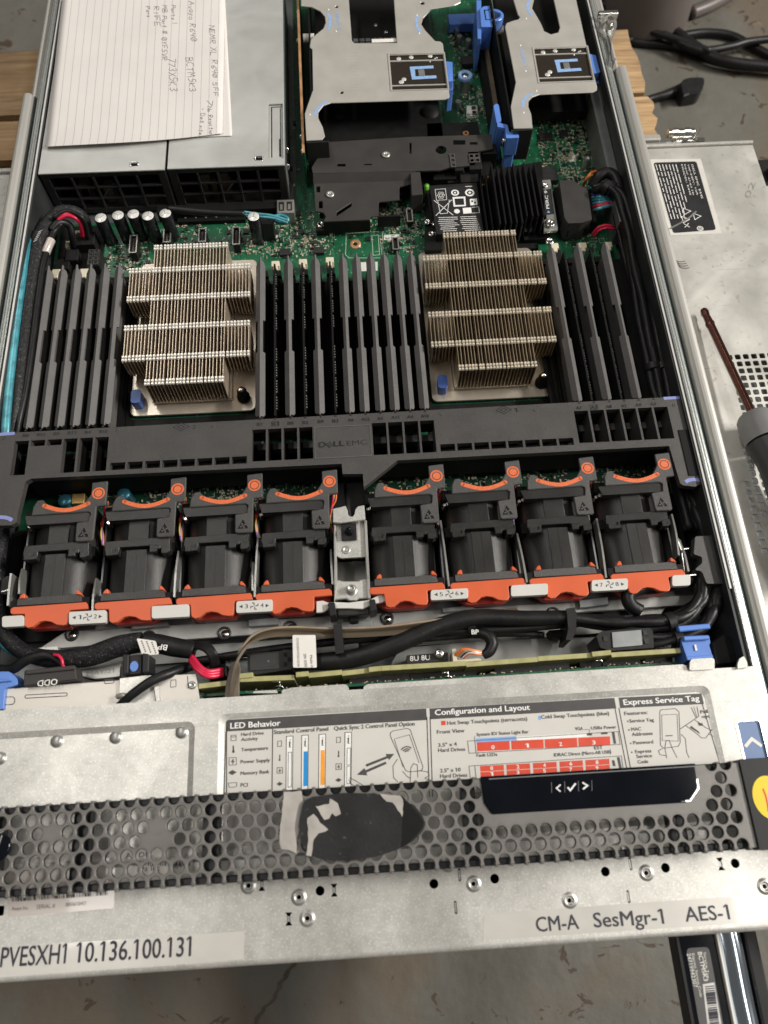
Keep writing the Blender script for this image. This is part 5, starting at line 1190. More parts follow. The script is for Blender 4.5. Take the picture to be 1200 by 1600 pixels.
P1 = atl(poly(o1, 440, 0, 4.286), ZR)
lp1 = poly([(722, 368), (1080, 360), (1108, 592), (742, 602)], 440, 0, 4.286)
w1_ = atl(poly([(445, -60), (470, 270), (490, 290), (772, 288), (748, -60)], 440, 0, 4.286), ZR)
hp_ = atl(lp1, ZR)
mb = MB(); mb.prism(P1, ZR-1, ZR, [w1_, hp_, circ(*at(526, 10.5, ZR), 1.4, 10), circ(*at(534, 144.5, ZR), 1.4, 10), circ(*at(660, 5, ZR), 1.8, 10)]); mb.build('top_sheet', M['riser'], rc, bevel=.3)
latch_plate(rc, lp1); frame(rc, hp_)
rc2 = thing('riser_cage', 'narrower satin steel riser cage beside the right wall, marked RISER 1', 'riser cage', (165, 480, 6), group='riser cages')
o2 = [(495, -150), (500, 0), (530, 100), (545, 120), (530, 135), (500, 142), (450, 160), (440, 185), (515, 570), (480, 740), (500, 890), (632, 888), (622, 790), (602, 740), (603, 700), (630, 672), (680, 655), (1050, 640), (1078, 625), (1080, 600), (1068, 555), (1000, 290), (935, 0), (900, -150)]
P2 = atl(poly(o2, 690, 0, 4.444), ZR)
w2_ = atl(poly([(650, -60), (640, 0), (628, 55), (690, 160), (712, 215), (760, 238), (810, 225), (822, 190), (780, 0), (770, -60)], 690, 0, 4.444), ZR)
lp2 = poly([(642, 338), (1004, 328), (1050, 558), (682, 570)], 690, 0, 4.444); hp2 = atl(lp2, ZR)
mb = MB(); mb.prism(P2, ZR-1, ZR, [w2_, hp2]); mb.build('top_sheet', M['riser'], rc2, bevel=.3)
latch_plate(rc2, lp2); frame(rc2, hp2)
def bmark(t, pts, wd=2.0):
    mb = MB(); mb.stroke(atl(pts, ZR+.1), wd, ZR+.08); mb.build('blue_arc', M['blue_mark'], t)
bmark(rc, [(512, 20), (516, 28), (516, 37), (513, 46)], 2.2); bmark(rc, [(653, 25), (650, 33), (652, 42), (657, 51)]); bmark(rc, [(512, 158), (502, 164), (494, 172), (492, 181)])
bmark(rc2, [(828, 0), (824, 8), (825, 15), (831, 24)]); bmark(rc2, [(833, 147), (824, 150), (817, 158), (817, 168)])
mb = MB(); z = ZR+.08; tpx(mb, 'RISER 1', (812, 78), (820, 104), 2.6, z, .01); mb.build('riser_mark', M['blue_mark'], rc2)
mb = MB(); tpx(mb, 'RISER 2', (524, 20), (528, 46), 2.6, z, .01); mb.build('riser_mark', M['blue_mark'], rc)
for (u, v), t in [((513, 15), rc), ((525, 49), rc), ((651, 24), rc), ((655, 52), rc), ((813, 71), rc2), ((821, 111), rc2), ((822, 29), rc2), ((838, 142), rc2), ((818, 176), rc2), ((484, 179), rc)]:
    c = at(u, v, ZR); mb = MB(); mb.lathe((c[0], c[1], ZR), [(.8, 0), (.5, .4), (.01, .5)], 10); mb.build('dimple', M['white_print'], t)
mb = MB(); 
for k in range(13):
    p = at(546+rnd.uniform(-1, 1)+k*.1, 83+k*4.9, ZR+.05)
    for j in range(3): mb.stroke([(p[0]+j*2.4, p[1]), (p[0]+j*2.4+rnd.uniform(.8, 1.9), p[1]+rnd.uniform(-.2, .2))], .3, ZR+.05)
mb.build('faint_print', mat('faint print', (.36, .35, .33), .5, .4, .05, 60), rc, stuff=True)
for t, pts in ((rc, [(478, 219), (503, 218), (514, 220), (517, 255), (510, 259), (484, 259)]), (rc2, [(803, 200), (832, 200), (836, 214), (834, 233), (812, 236)])):
    a = at(*pts[0], ZR); b = at(*pts[2], ZR)
    mb = MB(); mb.box(a[0], b[0], a[1]-1.2, a[1], 14, ZR-1.1); mb.build('front_tab', M['fan'], t, bevel=.4)
# inner walls and cards of the cages
mb = MB(); mb.box(-8, 92, 427, 428.2, 24, ZR-1); 
for (x, y0, y1, t) in ((-14.5, 411, 600, rc), (137, 415, 600, rc2)):
    mb = MB(); mb.box(x, x+1.2, y0, y1, 12, ZR-1.05); mb.build('inner_wall', M['deep'], t)
mb = MB(); mb.box(-10, 88, 428, 610, 12, 20); mb.build('card_bay', M['deep'], rc)  # black box added to make the space under the cage dark
mb = MB(); mb.box(148, 212, 455, 610, 12, 20); mb.build('card_bay', M['deep'], rc2)  # the same added darkness under the narrower cage
mb = MB()
for i in range(7):
    for j in range(4):
        x = 22+i*5.2; y = 530+j*5; mb.box(x, x+4, y, y+3.8, 20, 20.6)
mb.build('vent_grid', M['steel_dark'], rc, stuff=True)
for (u, v, z_) in [(587, 38, 21), (603, 49, 21)]:
    c = at(u, v, z_); mb = MB(); mb.lathe((c[0], c[1], 20), [(1.6, 0), (1.4, .7), (.01, .9)], 12); mb.build('bay_screw', M['steel_plain'], rc)
p = at(606, 63, 41); mb = MB(); mb.box(p[0]-13, p[0]+14, p[1]-2, p[1]+2, 40, 41); mb.build('white_tab', M['label_white'], rc)
for (u, v) in [(528, 172), (672, 172)]:
    c = at(u, v, 22); mb = MB(); mb.lathe((c[0], c[1], 10), [(9, 0), (9, 8), (6, 12), (.01, 12)], 18); mb.build('round_boss', M['deep'], rc)
# riser cards standing on edge
rb = thing('riser_card', 'thin riser card on edge with a copper rim, right of the power supplies', 'circuit board', (-20, 490, 8), group='riser cards')
a, b = at(464, -10, 40), at(474, 238, 40); mb = MB(); mb.prism([(a[0]-.9, a[1]+60), (a[0]+.9, a[1]+60), (b[0]+.9, b[1]), (b[0]-.9, b[1])], 8, 39); mb.build('card', M['pcb'], rb)
mb = MB(); mb.prism([(a[0]-.95, a[1]+60), (a[0]+.95, a[1]+60), (b[0]+.95, b[1]), (b[0]-.95, b[1])], 39.05, 39.9); mb.build('copper_edge', M['copper'], rb)
for (u, v) in [(465, 17), (465, 61), (470, 211), (472, 234), (449, 231), (450, 257)]:
    c = at(u, v, 38); mb = MB(); mb.lathe((c[0], c[1], 34), [(1.1, 0), (1.1, 3.6), (.6, 4.2), (.01, 4.3)], 10); mb.build('solder_pin', M['chrome'], rb)
c = at(481, 53, 38); mb = MB(); mb.cyl((c[0]-4, c[1], 34), 3.6, 9, 16, d=(1, 0, 0)); mb.build('white_standoff', M['label_white'], rb)
rb2 = thing('riser_card', 'olive riser card on edge left of the narrower riser cage', 'circuit board', (115, 500, 8), group='riser cards')
a, b = at(772, 30, 38), at(800, 206, 38); mb = MB(); mb.prism([(a[0]-.7, a[1]+60), (a[0]+.7, a[1]+60), (b[0]+.7, b[1]), (b[0]-.7, b[1])], 8, 38); mb.build('card', M['pcb_olive'], rb2)
mb = MB(); mb.prism([(a[0]-.75, a[1]+60), (a[0]+.75, a[1]+60), (b[0]+.75, b[1]), (b[0]-.75, b[1])], 38.05, 39); mb.build('steel_edge', M['riser'], rb2)
mb = MB(); a2, b2 = at(765, 65, 20), at(788, 200, 20); mb.prism([(a2[0]-6, a2[1]), (a2[0]-2.5, a2[1]), (b2[0]-2.5, b2[1]), (b2[0]-6, b2[1])], 8, 22); mb.build('pin_row', M['ribbon'], rb2)
mb = MB(); mb.prism([(a2[0]-10, a2[1]), (a2[0]-6, a2[1]), (b2[0]-6, b2[1]), (b2[0]-10, b2[1])], 8, 20); mb.build('card_socket', M['deep'], rb2)
c = at(779, 43, 30); mb = MB(); mb.cyl((c[0]-3, c[1], 28), 3.2, 7, 16, d=(1, 0, 0)); mb.build('white_standoff', M['label_white'], rb2)
# blue plastic holders
def bluething(nm, label, parts):
    xs = [at(*p, parts[0][2]) for p in parts[0][0]]; t = thing(nm, label, 'card holder', (xs[0][0], xs[0][1], 6), group='blue card holders')
    for pts, z0, z1, n_ in parts:
        mb = MB(); mb.prism(rounded(atl(pts, z1), .7), z0, z1); mb.build(n_, M['blue'] if n_ != 'slot' else M['deep'], t, bevel=.5)
    return t
bh = bluething('card_holder', 'bright blue plastic card holder with a round loop, between the riser cages', [([(750, 15), (755, 10), (765, 9), (768, 35), (770, 42), (752, 42)], 10, 40, 'frame')])
for P_, z0, z1 in (([(744, 0), (752, 0), (752, 60), (746, 60)], 8, 38), ([(700, 22), (750, 20), (750, 36), (702, 38)], 8, 16)):
    mb = MB(); mb.prism(atl(P_, z1), z0, z1); mb.build('leg', M['blue'], bh, bevel=.4)
c = at(773, 23, 40); mb = MB(); mb.prism([(c[0]-9, c[1]-6.5)]+[(c[0]+7.5*math.cos(R(a)), c[1]+7.5*math.sin(R(a))) for a in range(-80, 90, 16)]+[(c[0]-9, c[1]+7)], 30, 40, [[(c[0]-7, c[1]-4.8), (c[0], c[1]-4.8), (c[0]+4.5, c[1]-2), (c[0]+5, c[1]+2), (c[0], c[1]+5), (c[0]-7, c[1]+5)]]); mb.build('loop', M['blue'], bh, bevel=.5)
mb = MB(); mb.box(c[0]-8, c[0]+4, c[1]-5, c[1]+5, 28, 31); mb.build('loop_floor', M['blue'], bh)
bh2 = bluething('card_holder', 'stepped blue plastic card holder in front of the narrower riser cage', [([(771, 165), (775, 162), (779, 163), (783, 185), (783, 190), (776, 192)], 12, 38, 'ear'), ([(777, 191), (793, 195), (796, 207), (810, 207), (811, 215), (791, 216), (789, 200), (777, 198)], 22, 38, 'bridge'), ([(792, 208), (810, 207), (808, 214), (793, 215)], 8, 37.5, 'leg'), ([(777, 192), (788, 196), (787, 202), (777, 200)], 8, 37, 'leg')])
mb = MB(); c = at(788, 217, 34); mb.lathe((c[0], c[1], 28), [(2, 0), (2, 5), (1.2, 6), (.01, 6.2)], 12); mb.build('holder_screw', M['chrome'], bh2)
bluething('card_holder', 'small blue tab sticking out of the latch on the large riser cage', [([(694, 95), (707, 97), (708, 126), (700, 128)], 34, 40, 'tab'), ([(698, 128), (708, 128), (708, 140), (700, 142)], 14, 33, 'leg')])
bluething('card_holder', 'small blue tab against the right wall beside the latch plate', [([(920, 84), (931, 86), (938, 113), (928, 115)], 34, 40, 'tab'), ([(928, 117), (937, 116), (936, 130), (930, 132)], 14, 33, 'leg')])

# ------------------------------------------------------------------ black duct plate
dt = thing('duct_plate', 'dark grey stepped duct plate between the large riser cage and the memory', 'duct plate', (40, 380, 8))
up = atl([(511, 222), (640, 214), (768, 210), (770, 232), (748, 236), (742, 258), (700, 262), (686, 266), (489, 271), (487, 262)], 27)
def slot_px(u0, u1, v0, v1, z_): return atl([(u0, v1), (u1, v1), (u1, v0), (u0, v0)], z_)
mb = MB(); mb.prism(up, 25.5, 27, [slot_px(527, 540, 256, 260, 27), slot_px(569, 581, 256, 258, 27), slot_px(640, 643, 223, 240, 27), circ(*at(689, 234, 27), 4.4, 14), slot_px(708, 727, 219, 226, 27), slot_px(734, 746, 222, 226, 27)]); mb.build('upper_sheet', M['duct'], dt, bevel=.3)
a, b, c, d = at(489, 271.5, 27), at(650, 266.5, 27), at(650, 282, 22), at(490, 287, 22)
mb = MB(); mb.raw([(*a, 26.9), (*b, 26.9), (*c, 22), (*d, 22)], [(0, 1, 2, 3)]); mb.build('sloped_step', M['duct'], dt)
lo = atl([(490, 286), (650, 281), (651, 286), (624, 292), (624, 312), (592, 315.5), (591, 337), (578, 339), (578, 343), (505, 346), (509, 338), (505, 332), (496, 330), (493, 330)], 22)
mb = MB(); mb.prism(lo, 20.6, 22, [atl([(525, 338), (549, 322), (549, 316.5), (526, 331)], 22), slot_px(498, 504, 314, 325, 22), slot_px(494, 500, 291, 300, 22)]); mb.build('lower_sheet', M['duct'], dt, bevel=.3)
for u, v, z_ in ((603, 240, 27), (515.5, 302, 22)): screw(u, v, z_+1.6, 3.3, dt, 'steel_plain')
mb = MB(); a = at(590, 337, 22); b = at(624, 313, 22); mb.box(a[0], b[0], a[1], a[1]+1.5, 10, 20.5); mb.box(at(505, 346, 22)[0], at(578, 343, 22)[0], at(540, 345, 22)[1], at(540, 345, 22)[1]+1.4, 10, 20.5); mb.build('skirt', M['deep'], dt)
mb = MB(); mb.prism(atl([(641, 268), (656, 266), (661, 303), (643, 305)], 26), 8, 26); mb.build('black_block', M['duct'], dt, bevel=.4)
# black tray right behind, with the copper ringed hole
mb = MB(); mb.prism(atl([(667, 193), (746, 190), (751, 212), (668, 215)], 20), 18, 20); bt_ = mb.build('rear_sheet', M['deep'], dt)
c = at(728, 208, 20.2); mb = MB(); mb.prism(circ(*c, 2.4, 14), 20.05, 20.3, [circ(*c, 1.2, 14)]); mb.build('copper_ring', M['copper'], dt)
mb = MB(); mb.box(-8, 86, 408, 428, 12, 13.5); mb.build('dark_floor', M['deep'], dt)
mb = MB(); mb.sheet(atl([(492, 262), (760, 232), (745, 262), (640, 300), (620, 308), (588, 333), (500, 342)], 14), 14); mb.build('under_floor', M['deep'], dt)  # black sheet added under the duct so its slots read dark

# ------------------------------------------------------------------ battery
ba = thing('battery_pack', 'black battery pack with a white printed recycling label', 'battery', (92, 358, 8))
mb = MB(); mb.prism(rounded(atl([(671, 290), (745, 285), (756, 362), (682, 366)], 22), 1.5), 8, 22); mb.build('case', M['black'], ba, bevel=.6)
mb = MB(); mb.sheet(atl([(677, 294), (742, 289), (753, 360), (687, 363)], 22.1), 22.1); mb.build('label', M['label_black'], ba)
mb = MB(); z = 22.2
def W(u, v): return at(u, v, z)
def bline(pts, wd=.35): mb.stroke([W(*p) for p in pts], wd, z)
bline([(680, 296), (696, 295), (698, 312), (682, 313), (680, 296)])
for k in range(6): c = W(689+3.6*math.cos(k*1.05), 305+4*math.sin(k*1.05)); mb.stroke(circ(*c, 1.0, 8)+[circ(*c, 1.0, 8)[0]], .3, z)
for (u, v, r) in [(711, 301, 3.0), (734, 301, 3.6)]:
    c = W(u, v); mb.sheet(circ(*c, r, 18), z, [circ(*c, r*.62, 14)]); mb.sheet(circ(*c, r*.3, 8), z)
mb.sheet([W(707, 308), W(727, 307), W(728, 322), W(709, 323)], z)
bline([(678, 313), (708, 336)], .5); bline([(706, 312), (681, 337)], .5); bline([(684, 314), (688, 334), (699, 333), (702, 312)], .4)
mb.sheet([W(734, 311), W(745, 310), W(746, 320), W(735, 321)], z)
mb.sheet([W(723, 325), W(736, 324), W(737, 333), W(724, 334)], z); bline([(737, 324), (748, 323), (749, 332), (737, 333)], .35)
c = W(714, 330); mb.sheet(circ(c[0], c[1], 2.2, 12), z)
for k in range(8):
    x0 = 683+k*1.1+rnd.uniform(-2, 2); e = 744+k*1.1
    bline([(x0, 340+k*3), (x0+rnd.uniform(20, 30), 339.2+k*3)], .45); bline([(x0+34, 339+k*3), (e, 338+k*3)], .45)
bline([(727, 291.5), (738, 291)], .5)
mb.build('label_print', M['white_print'], ba, stuff=True)
mb = MB(); mb.sheet([W(710, 310.5), W(724.5, 309.8), W(725.5, 320), W(711.5, 320.6)], z+.06)
mb.sheet([W(736.5, 313), W(739, 313), W(739, 316), W(736.5, 316)], z+.06); mb.sheet([W(741, 315), W(743.5, 315), W(743.5, 318.5), W(741, 318.5)], z+.06); mb.build('label_symbols', M['label_black'], ba)
mb = MB(); mb.prism(atl([(666, 285), (672, 284), (684, 368), (700, 372), (700, 390), (664, 392)], 14), 7, 14); mb.build('holder', M['deep'], ba, bevel=.6)
for q in [(668, 345, 17), (680, 348, 17), (674, 364, 15)]: screw(*q, 2.6, ba)
# black clutter of connectors between the duct and the battery
kt = thing('connector_cluster', 'cluster of black upright connectors behind the battery', 'connectors', (100, 395, 8))
for (u, v, wx, wy, z1, m_) in [(694, 268, 18, 15, 20, 'deep'), (716, 252, 7, 18, 26, 'black'), (742, 250, 10, 18, 27, 'black'), (700, 247, 8, 10, 22, 'deep'), (760, 262, 9, 16, 16, 'deep'), (733, 276, 14, 10, 22, 'black'), (764, 232, 12, 10, 24, 'deep'), (710, 277, 12, 10, 18, 'deep')]:
    x, y = at(u, v, z1); mb = MB(); mb.box(x-wx/2, x+wx/2, y-wy/2, y+wy/2, 7, z1); mb.build('connector', M[m_], kt, bevel=.5)
for (u, v, nx_, ny_) in [(711, 247, 1, 3), (741, 247, 2, 2)]:
    for i in range(nx_):
        for j in range(ny_):
            c = at(u, v, 27.5); x = c[0]+i*4.2-2; y = c[1]-j*4.6+2; mb = MB(); mb.prism(rect(x-1.9, x+1.9, y-2.1, y+2.1), 27.1, 27.9, [rect(x-1.4, x+1.4, y-1.5, y+1.5)]); mb.build('connector_cell', M['blank'], kt)
for k in range(4): c = at(722.5, 255+k*5, 22); mb = MB(); mb.box(c[0]-1.6, c[0]+1.6, c[1]-.9, c[1]+.9, 20, 22); mb.build('pin', M['smd_end'], kt)
for (u, v) in [(757, 279), (763, 278), (753, 290), (759, 292)]: c = at(u, v, 18); mb = MB(); mb.cyl((c[0], c[1], 14), .9, 5, 8); mb.build('gold_pin', M['brass'], kt)
c = at(667, 285, 20); mb = MB(); mb.lathe((c[0], c[1], 8), [(2, 0), (2, 9), (.01, 9.5)], 12); mb.build('green_led', mat('green lens', (.12, .35, .03), .3, 0, .1, 60), kt)

# ------------------------------------------------------------------ black finned raid card heatsink
pc = thing('raid_heatsink', 'black aluminium heatsink of tall straight fins behind the right processor heatsink', 'heatsink', (138, 355, 8))
mb = MB(); mb.prism(atl([(752, 268), (846, 252), (858, 360), (765, 372)], 12), 8, 12); mb.build('base', M['deep'], pc)
M['blackfin'] = mat('black anodised fin', (.012, .012, .0125), .38, .2, .2, 60, spec=.3)
for k in range(11):
    u0 = 756+k*9.1; yb = 388-(3 if k % 2 else 0)-(k < 1)*6; yf = 330 if k < 7 else 336
    x0 = 110.8+k*4.1; mb = MB(); mb.box(x0, x0+1.3, yf, yb, 12, 33 if k not in (0, 1) else 26); mb.build('fin', M['blackfin'], pc, bevel=.2)
br = thing('raid_bracket', 'small silver bracket with the PERC 9 strip right of the black fins', 'bracket', (163, 360, 10))
mb = MB(); mb.prism(atl([(847, 281), (860, 280), (872, 355), (871, 360), (850, 362), (849, 344), (854, 342)], 20), 18, 20); mb.build('plate', M['steel_plain'], br, bevel=.3)
mb = MB(); mb.sheet(atl([(849, 296), (861, 295), (866, 334), (851, 336)], 20.15), 20.15); mb.build('strip', M['label_black'], br)
mb = MB(); tpx(mb, 'PERC 9', (858.5, 326), (855, 298), 2.4, 20.25); c = at(857, 331, 20.25); mb.build('strip_print', M['white_print'], br)
mb = MB(); mb.raw([(c[0]-1.2, c[1]-.8, 20.26), (c[0]+1.2, c[1]-.8, 20.26), (c[0], c[1]+1.2, 20.26)], [(0, 1, 2)]); mb.build('blue_arrow', M['blue_mark'], br)
screw(852, 288, 22, 2.3, br); screw(860, 347, 22.5, 3.8, br); screw(859, 375, 16, 3.4, br)
bp_ = thing('brass_post', 'brass tipped post on a white washer in front of the black fins', 'post', (*at(826, 350, 14), 10))
c = at(826, 352, 16); mb = MB(); mb.lathe((c[0], c[1], 12), [(3.6, 0), (3.6, 2), (2.2, 2.4)], 18); mb.build('washer', M['label_white'], bp_)
mb = MB(); mb.lathe((c[0], c[1], 14), [(1.7, 0), (1.7, 8), (1.9, 8.2), (1.9, 10), (.01, 10.2)], 14); mb.build('post', M['brass'], bp_)
blk('black_block', 838, 366, 20, 9, 12, 'deep'); blk('black_block', 800, 385, 40, 5, 10, 'deep'); blk('black_block', 868, 398, 9, 10, 13, 'deep')
cn = thing('cable_connector', 'large dark grey cable connector between the PERC strip and the cyan wires', 'connector', (180, 365, 8))
mb = MB(); mb.prism(rounded(atl([(874, 282), (896, 281), (906, 290), (918, 294), (925, 343), (909, 348), (888, 349), (882, 340)], 25), 1.2), 8, 25); mb.build('shell', M['duct'], cn, bevel=.6)
mb = MB(); mb.prism(atl([(866, 292), (874, 290), (884, 342), (876, 346)], 18), 8, 18); mb.build('seat', M['deep'], cn, bevel=.4)
mb = MB(); mb.prism(atl([(880, 349), (925, 345), (922, 355), (886, 360)], 18), 10, 18); mb.build('pull_strap', M['deep'], cn, bevel=.8)
mb = MB(); mb.prism(atl([(918, 295), (926, 296), (933, 345), (925, 347)], 20), 8, 20); mb.build('wire_guard', M['deep'], cn, bevel=.4)
# ------------------------------------------------------------------ cables
def route(pts):
    out = []
    for p in pts: out.append((*at(p[0], p[1], p[2]), p[2]))
    return out
def cable(name, label, pts, r, m='cable', group='cables inside the open server', sub=6, flat=1.0, n=10):
    mb = MB(); mb.tube(route(pts), r, n, sub, flat); return tag(mb.build(name, M[m]), label, 'cable', group)
def bundle(label, pts, r, n_=4, tw=2.6, m='cable'):
    'several strands twisting loosely about one route'
    P0 = route(pts); rr = r if isinstance(r, (list, tuple)) else [r]*len(pts)
    t = thing('cable_bundle', label, 'cable bundle', (P0[0][0], P0[0][1], P0[0][2]-8), group='black cable bundles')
    base = MB(); base.tube(P0, .5, 4, 5); ctr = [Vector(base.v[i*4]) for i in range(len(base.v)//4)]; N2 = len(ctr)
    for k in range(n_):
        q = []; ph = 2*math.pi*k/n_; R2 = []
        for i in range(N2):
            d = (ctr[min(i+1, N2-1)]-ctr[max(i-1, 0)]).normalized(); a = d.cross(Vector((0, 0, 1))).normalized(); b = a.cross(d)
            f = i/(N2-1)*(len(rr)-1); j = min(int(f), len(rr)-2); ra = rr[j]*(1-f+j)+rr[j+1]*(f-j)
            th = ph+tw*math.sin(i/N2*5+k)*.6+i/N2*tw; off = ra*(.50+.08*math.sin(i*.9+k*2))
            q.append(tuple(ctr[i]+a*math.cos(th)*off+b*math.sin(th)*off*.8)); R2.append(ra*(.50 if n_ > 3 else .56)*(1+.08*math.sin(i*1.3+k)))
        mb = MB(); mb.tube(q, R2, 8, 1); mb.build('strand', M[m], t)
    for i in range(6, N2-2, 22):      # tape turns
        d = (ctr[i+1]-ctr[i]).normalized(); f = i/(N2-1)*(len(rr)-1); j = min(int(f), len(rr)-2); ra = rr[j]*(1-f+j)+rr[j+1]*(f-j)
        mb = MB(); mb.cyl(ctr[i]-d*2.2, ra*1.04, 4.4, 14, d=d); mb.build('tape_turn', M['black'], t)
    return t
def kid(name, parent, pts, r, m, n=8, sub=5):
    mb = MB(); mb.tube(route(pts), r, n, sub); return mb.build(name, M[m], parent)
# left bundle
bc = cable('braided_cable', 'thick black braided power cable running down the left wall and under the fans', [(138, 372, 14), (133, 345, 24), (118, 332, 32), (95, 331, 34), (78, 345, 32), (63, 372, 34), (52, 420, 35), (43, 480, 35), (33, 560, 35), (23, 640, 33), (12, 720, 22), (5, 800, 18), (-6, 900, 22), (-2, 965, 24), (14, 1000, 24), (45, 1022, 26), (90, 1030, 28), (140, 1025, 30), (185, 1010, 32), (222, 1003, 33)], [3.6, 4, 4.4, 4.6, 4.6, 5.2, 5, 4.8, 4.8, 4.8, 5, 5, 5, 5, 4.6, 4.6, 5.4, 6.2, 6.4, 6], 'braid')
for k, (dx, dy) in enumerate([(0, 0), (-4, -3)]):
    kid('red_core', bc, [(90+dx*.5, 344+dy, 36.5), (104+dx*.2, 337+dy, 38), (118, 341+dy, 36), (126-dx*.3, 352, 30), (128-dx*.5, 370, 20)], 1.3, 'red_wire')
kid('black_core', bc, [(84, 340, 38), (104, 330, 39), (126, 338, 37), (134, 352, 30), (137, 372, 18)], 1.5, 'cable')
kid('black_core', bc, [(80, 360, 34), (92, 348, 35), (108, 352, 30), (113, 368, 24), (115, 385, 14)], 2.6, 'cable')
mb = MB(); mb.tube(route([(56, 380, 33), (63, 366, 34.5)]), 5.3, 12); mb.build('printed_band', M['cable'], bc)
mb = MB()
for k in range(5): p = at(55+k*1.8, 376-k*3.6, 39.6); mb.stroke([(p[0]-1.2, p[1]-.8), (p[0]+1.4, p[1]+1)], .35, 39.6)
mb.build('band_print', M['white_print'], bc, stuff=True)
kid('side_tube', bc, [(96, 350, 34), (84, 362, 33), (76, 385, 34), (68, 410, 35), (60, 460, 35), (50, 540, 35), (40, 610, 34), (29, 662, 32), (20, 720, 22)], 2.3, 'cable')
mb = MB(); mb.tube(route([(71, 396, 34), (75, 386, 35), (80, 375, 35)]), 3.0, 12); mb.build('foil_wrap', M['label_clear'], bc)
cc = cable('flat_cable', 'cyan foil flat cable beside the left wall of the server', [(45, 352, 36), (41, 380, 39), (33, 440, 41), (25, 500, 41.5), (17, 570, 41.5), (10, 640, 41), (7, 685, 38), (2, 720, 28)], [1.6, 2.0, 2.2, 2.4, 2.6, 2.7, 2.7, 2.6], 'cyan_wire', flat=.45)
kid('dark_edge', cc, [(50, 352, 34), (46, 385, 38), (38, 440, 40), (30, 500, 40), (22, 570, 40), (15, 640, 40), (12, 690, 36)], 1.2, 'teal_wire')
cable('thin_cable', 'teal thin cable loop coming out under the fan cage at bottom left', [(-8, 985, 20), (5, 1010, 20), (30, 1024, 20), (62, 1030, 22)], 1.5, 'teal_wire')
# black sleeve and its fanned wires by the backplane
bp1 = cable('sleeved_cable', 'black sleeved backplane cable with white tag and red and black wires', [(226, 1003, 33), (248, 1006, 33), (272, 1011, 34), (296, 1015, 34), (304, 1017, 34)], [5.6, 5.6, 5.6, 5.2, 4.6], 'cable')
mb = MB(); mb.tube(route([(218, 1009, 33.4), (240, 1014, 33.4)]), 6.4, 14); 
mb = MB(); P = atl([(213, 997), (243, 1001), (248, 1022), (222, 1024)], 41); mb.prism(rounded(P, 1), 40.2, 40.5); wl = mb.build('white_tag', M['label_white'], bp1)
mb = MB()
for k in range(3):
    a, b = at(221+k*8, 1001+k, 40.6), at(228+k*8, 1020+k, 40.6); n = 6
    for j in range(n): q = j/n; mb.stroke([(a[0]+(b[0]-a[0])*q, a[1]+(b[1]-a[1])*q), (a[0]+(b[0]-a[0])*(q+.1), a[1]+(b[1]-a[1])*(q+.1))], .8, 40.6)
mb.build('tag_print', M['ink_grey'], bp1, stuff=True)
mb = MB(); tpx(mb, 'BP', (262, 1008), (248, 1006), 3.2, 40.2, .01); mb.build('sleeve_print', M['white_print'], bp1)
for k in range(4): kid('black_wire', bp1, [(300+k*2, 1012-k*2, 36), (316+k*3, 1013-k*1.5, 40), (328+k*2.6, 1024-k, 41), (331+k*3.4, 1042-k*.6, 34)], 1.35, 'cable')
for k in range(3): kid('red_wire', bp1, [(297+k*1.5, 1031-k*3, 36), (308+k*2, 1047-k*3, 40), (326, 1057-k*4, 40), (348, 1054-k*4, 35)], 1.35, 'red_wire')
blkp = thing('backplane_connector', 'black backplane connector receiving the red and black wires', 'connector', (*at(335, 1048, 30), 10))
mb = MB(); mb.prism(atl([(322, 1040), (352, 1036), (354, 1056), (324, 1060)], 30), 10, 30); mb.build('shell', M['black'], blkp, bevel=.5)
cable('black_cable', 'thin red and black lead bending onto the optical drive connector', [(-6, 1046, 28), (18, 1046, 30), (40, 1032, 33), (66, 1024, 34), (84, 1028, 34), (97, 1040, 33)], [3, 3, 3, 2.8, 2, 1.5])
cable('red_lead', 'short red lead above the connector marked ODD', [(84, 1023, 36), (92, 1025, 37), (97, 1032, 37), (98, 1044, 36)], .9, 'red_wire')
cable('red_lead', 'second short red lead rising from the connector marked ODD', [(96, 1036, 36), (99, 1040, 37), (101, 1045, 36)], .7, 'red_wire')
cable('black_cable', 'smooth black cable going under the front cover left of the brown ribbon', [(170, 1118, 36), (190, 1100, 39.5), (208, 1084, 42), (237, 1064, 42), (268, 1051, 38), (310, 1038, 26), (352, 1031, 22)], [2.4, 2.4, 2.6, 2.8, 2.8, 2.6, 2.4])
cable('black_cable', 'black cable passing above the brown ribbon to the right', [(300, 1034, 30), (345, 1027, 30), (400, 1018, 30), (460, 1010, 30), (530, 1002, 31), (620, 992, 31), (720, 986, 32), (810, 982, 32), (900, 974, 32), (1000, 968, 30)], 2.4)
cable('black_cable', 'black cable from the white tag bending to the upper right bundle', [(440, 1035, 28), (500, 1034, 32), (545, 1030, 34), (590, 1018, 36), (640, 998, 37), (690, 977, 37), (745, 965, 37), (820, 966, 36), (890, 965, 36)], [4, 5, 5.4, 5.4, 5.2, 5, 5, 4.6, 4.4])
bundle('thick black bundle running right between the fans and the backplane', [(640, 985, 30), (720, 975, 32), (800, 970, 34), (880, 972, 34), (960, 978, 34), (1020, 975, 34), (1060, 966, 34), (1090, 940, 32), (1098, 900, 30), (1095, 850, 28)], [4, 5.5, 6, 6.2, 6.2, 6, 5.6, 5.6, 5.6, 5.6])
bundle('black cable bundle ending in the grey connector right of the backplane', [(1010, 1000, 34), (1050, 998, 35), (1090, 990, 35), (1113, 970, 34), (1122, 940, 32), (1118, 900, 28), (1105, 850, 26), (1090, 800, 24), (1075, 760, 22)], [4.4, 4.6, 5.5, 6.4, 7, 6.6, 6.2, 6.2, 6])
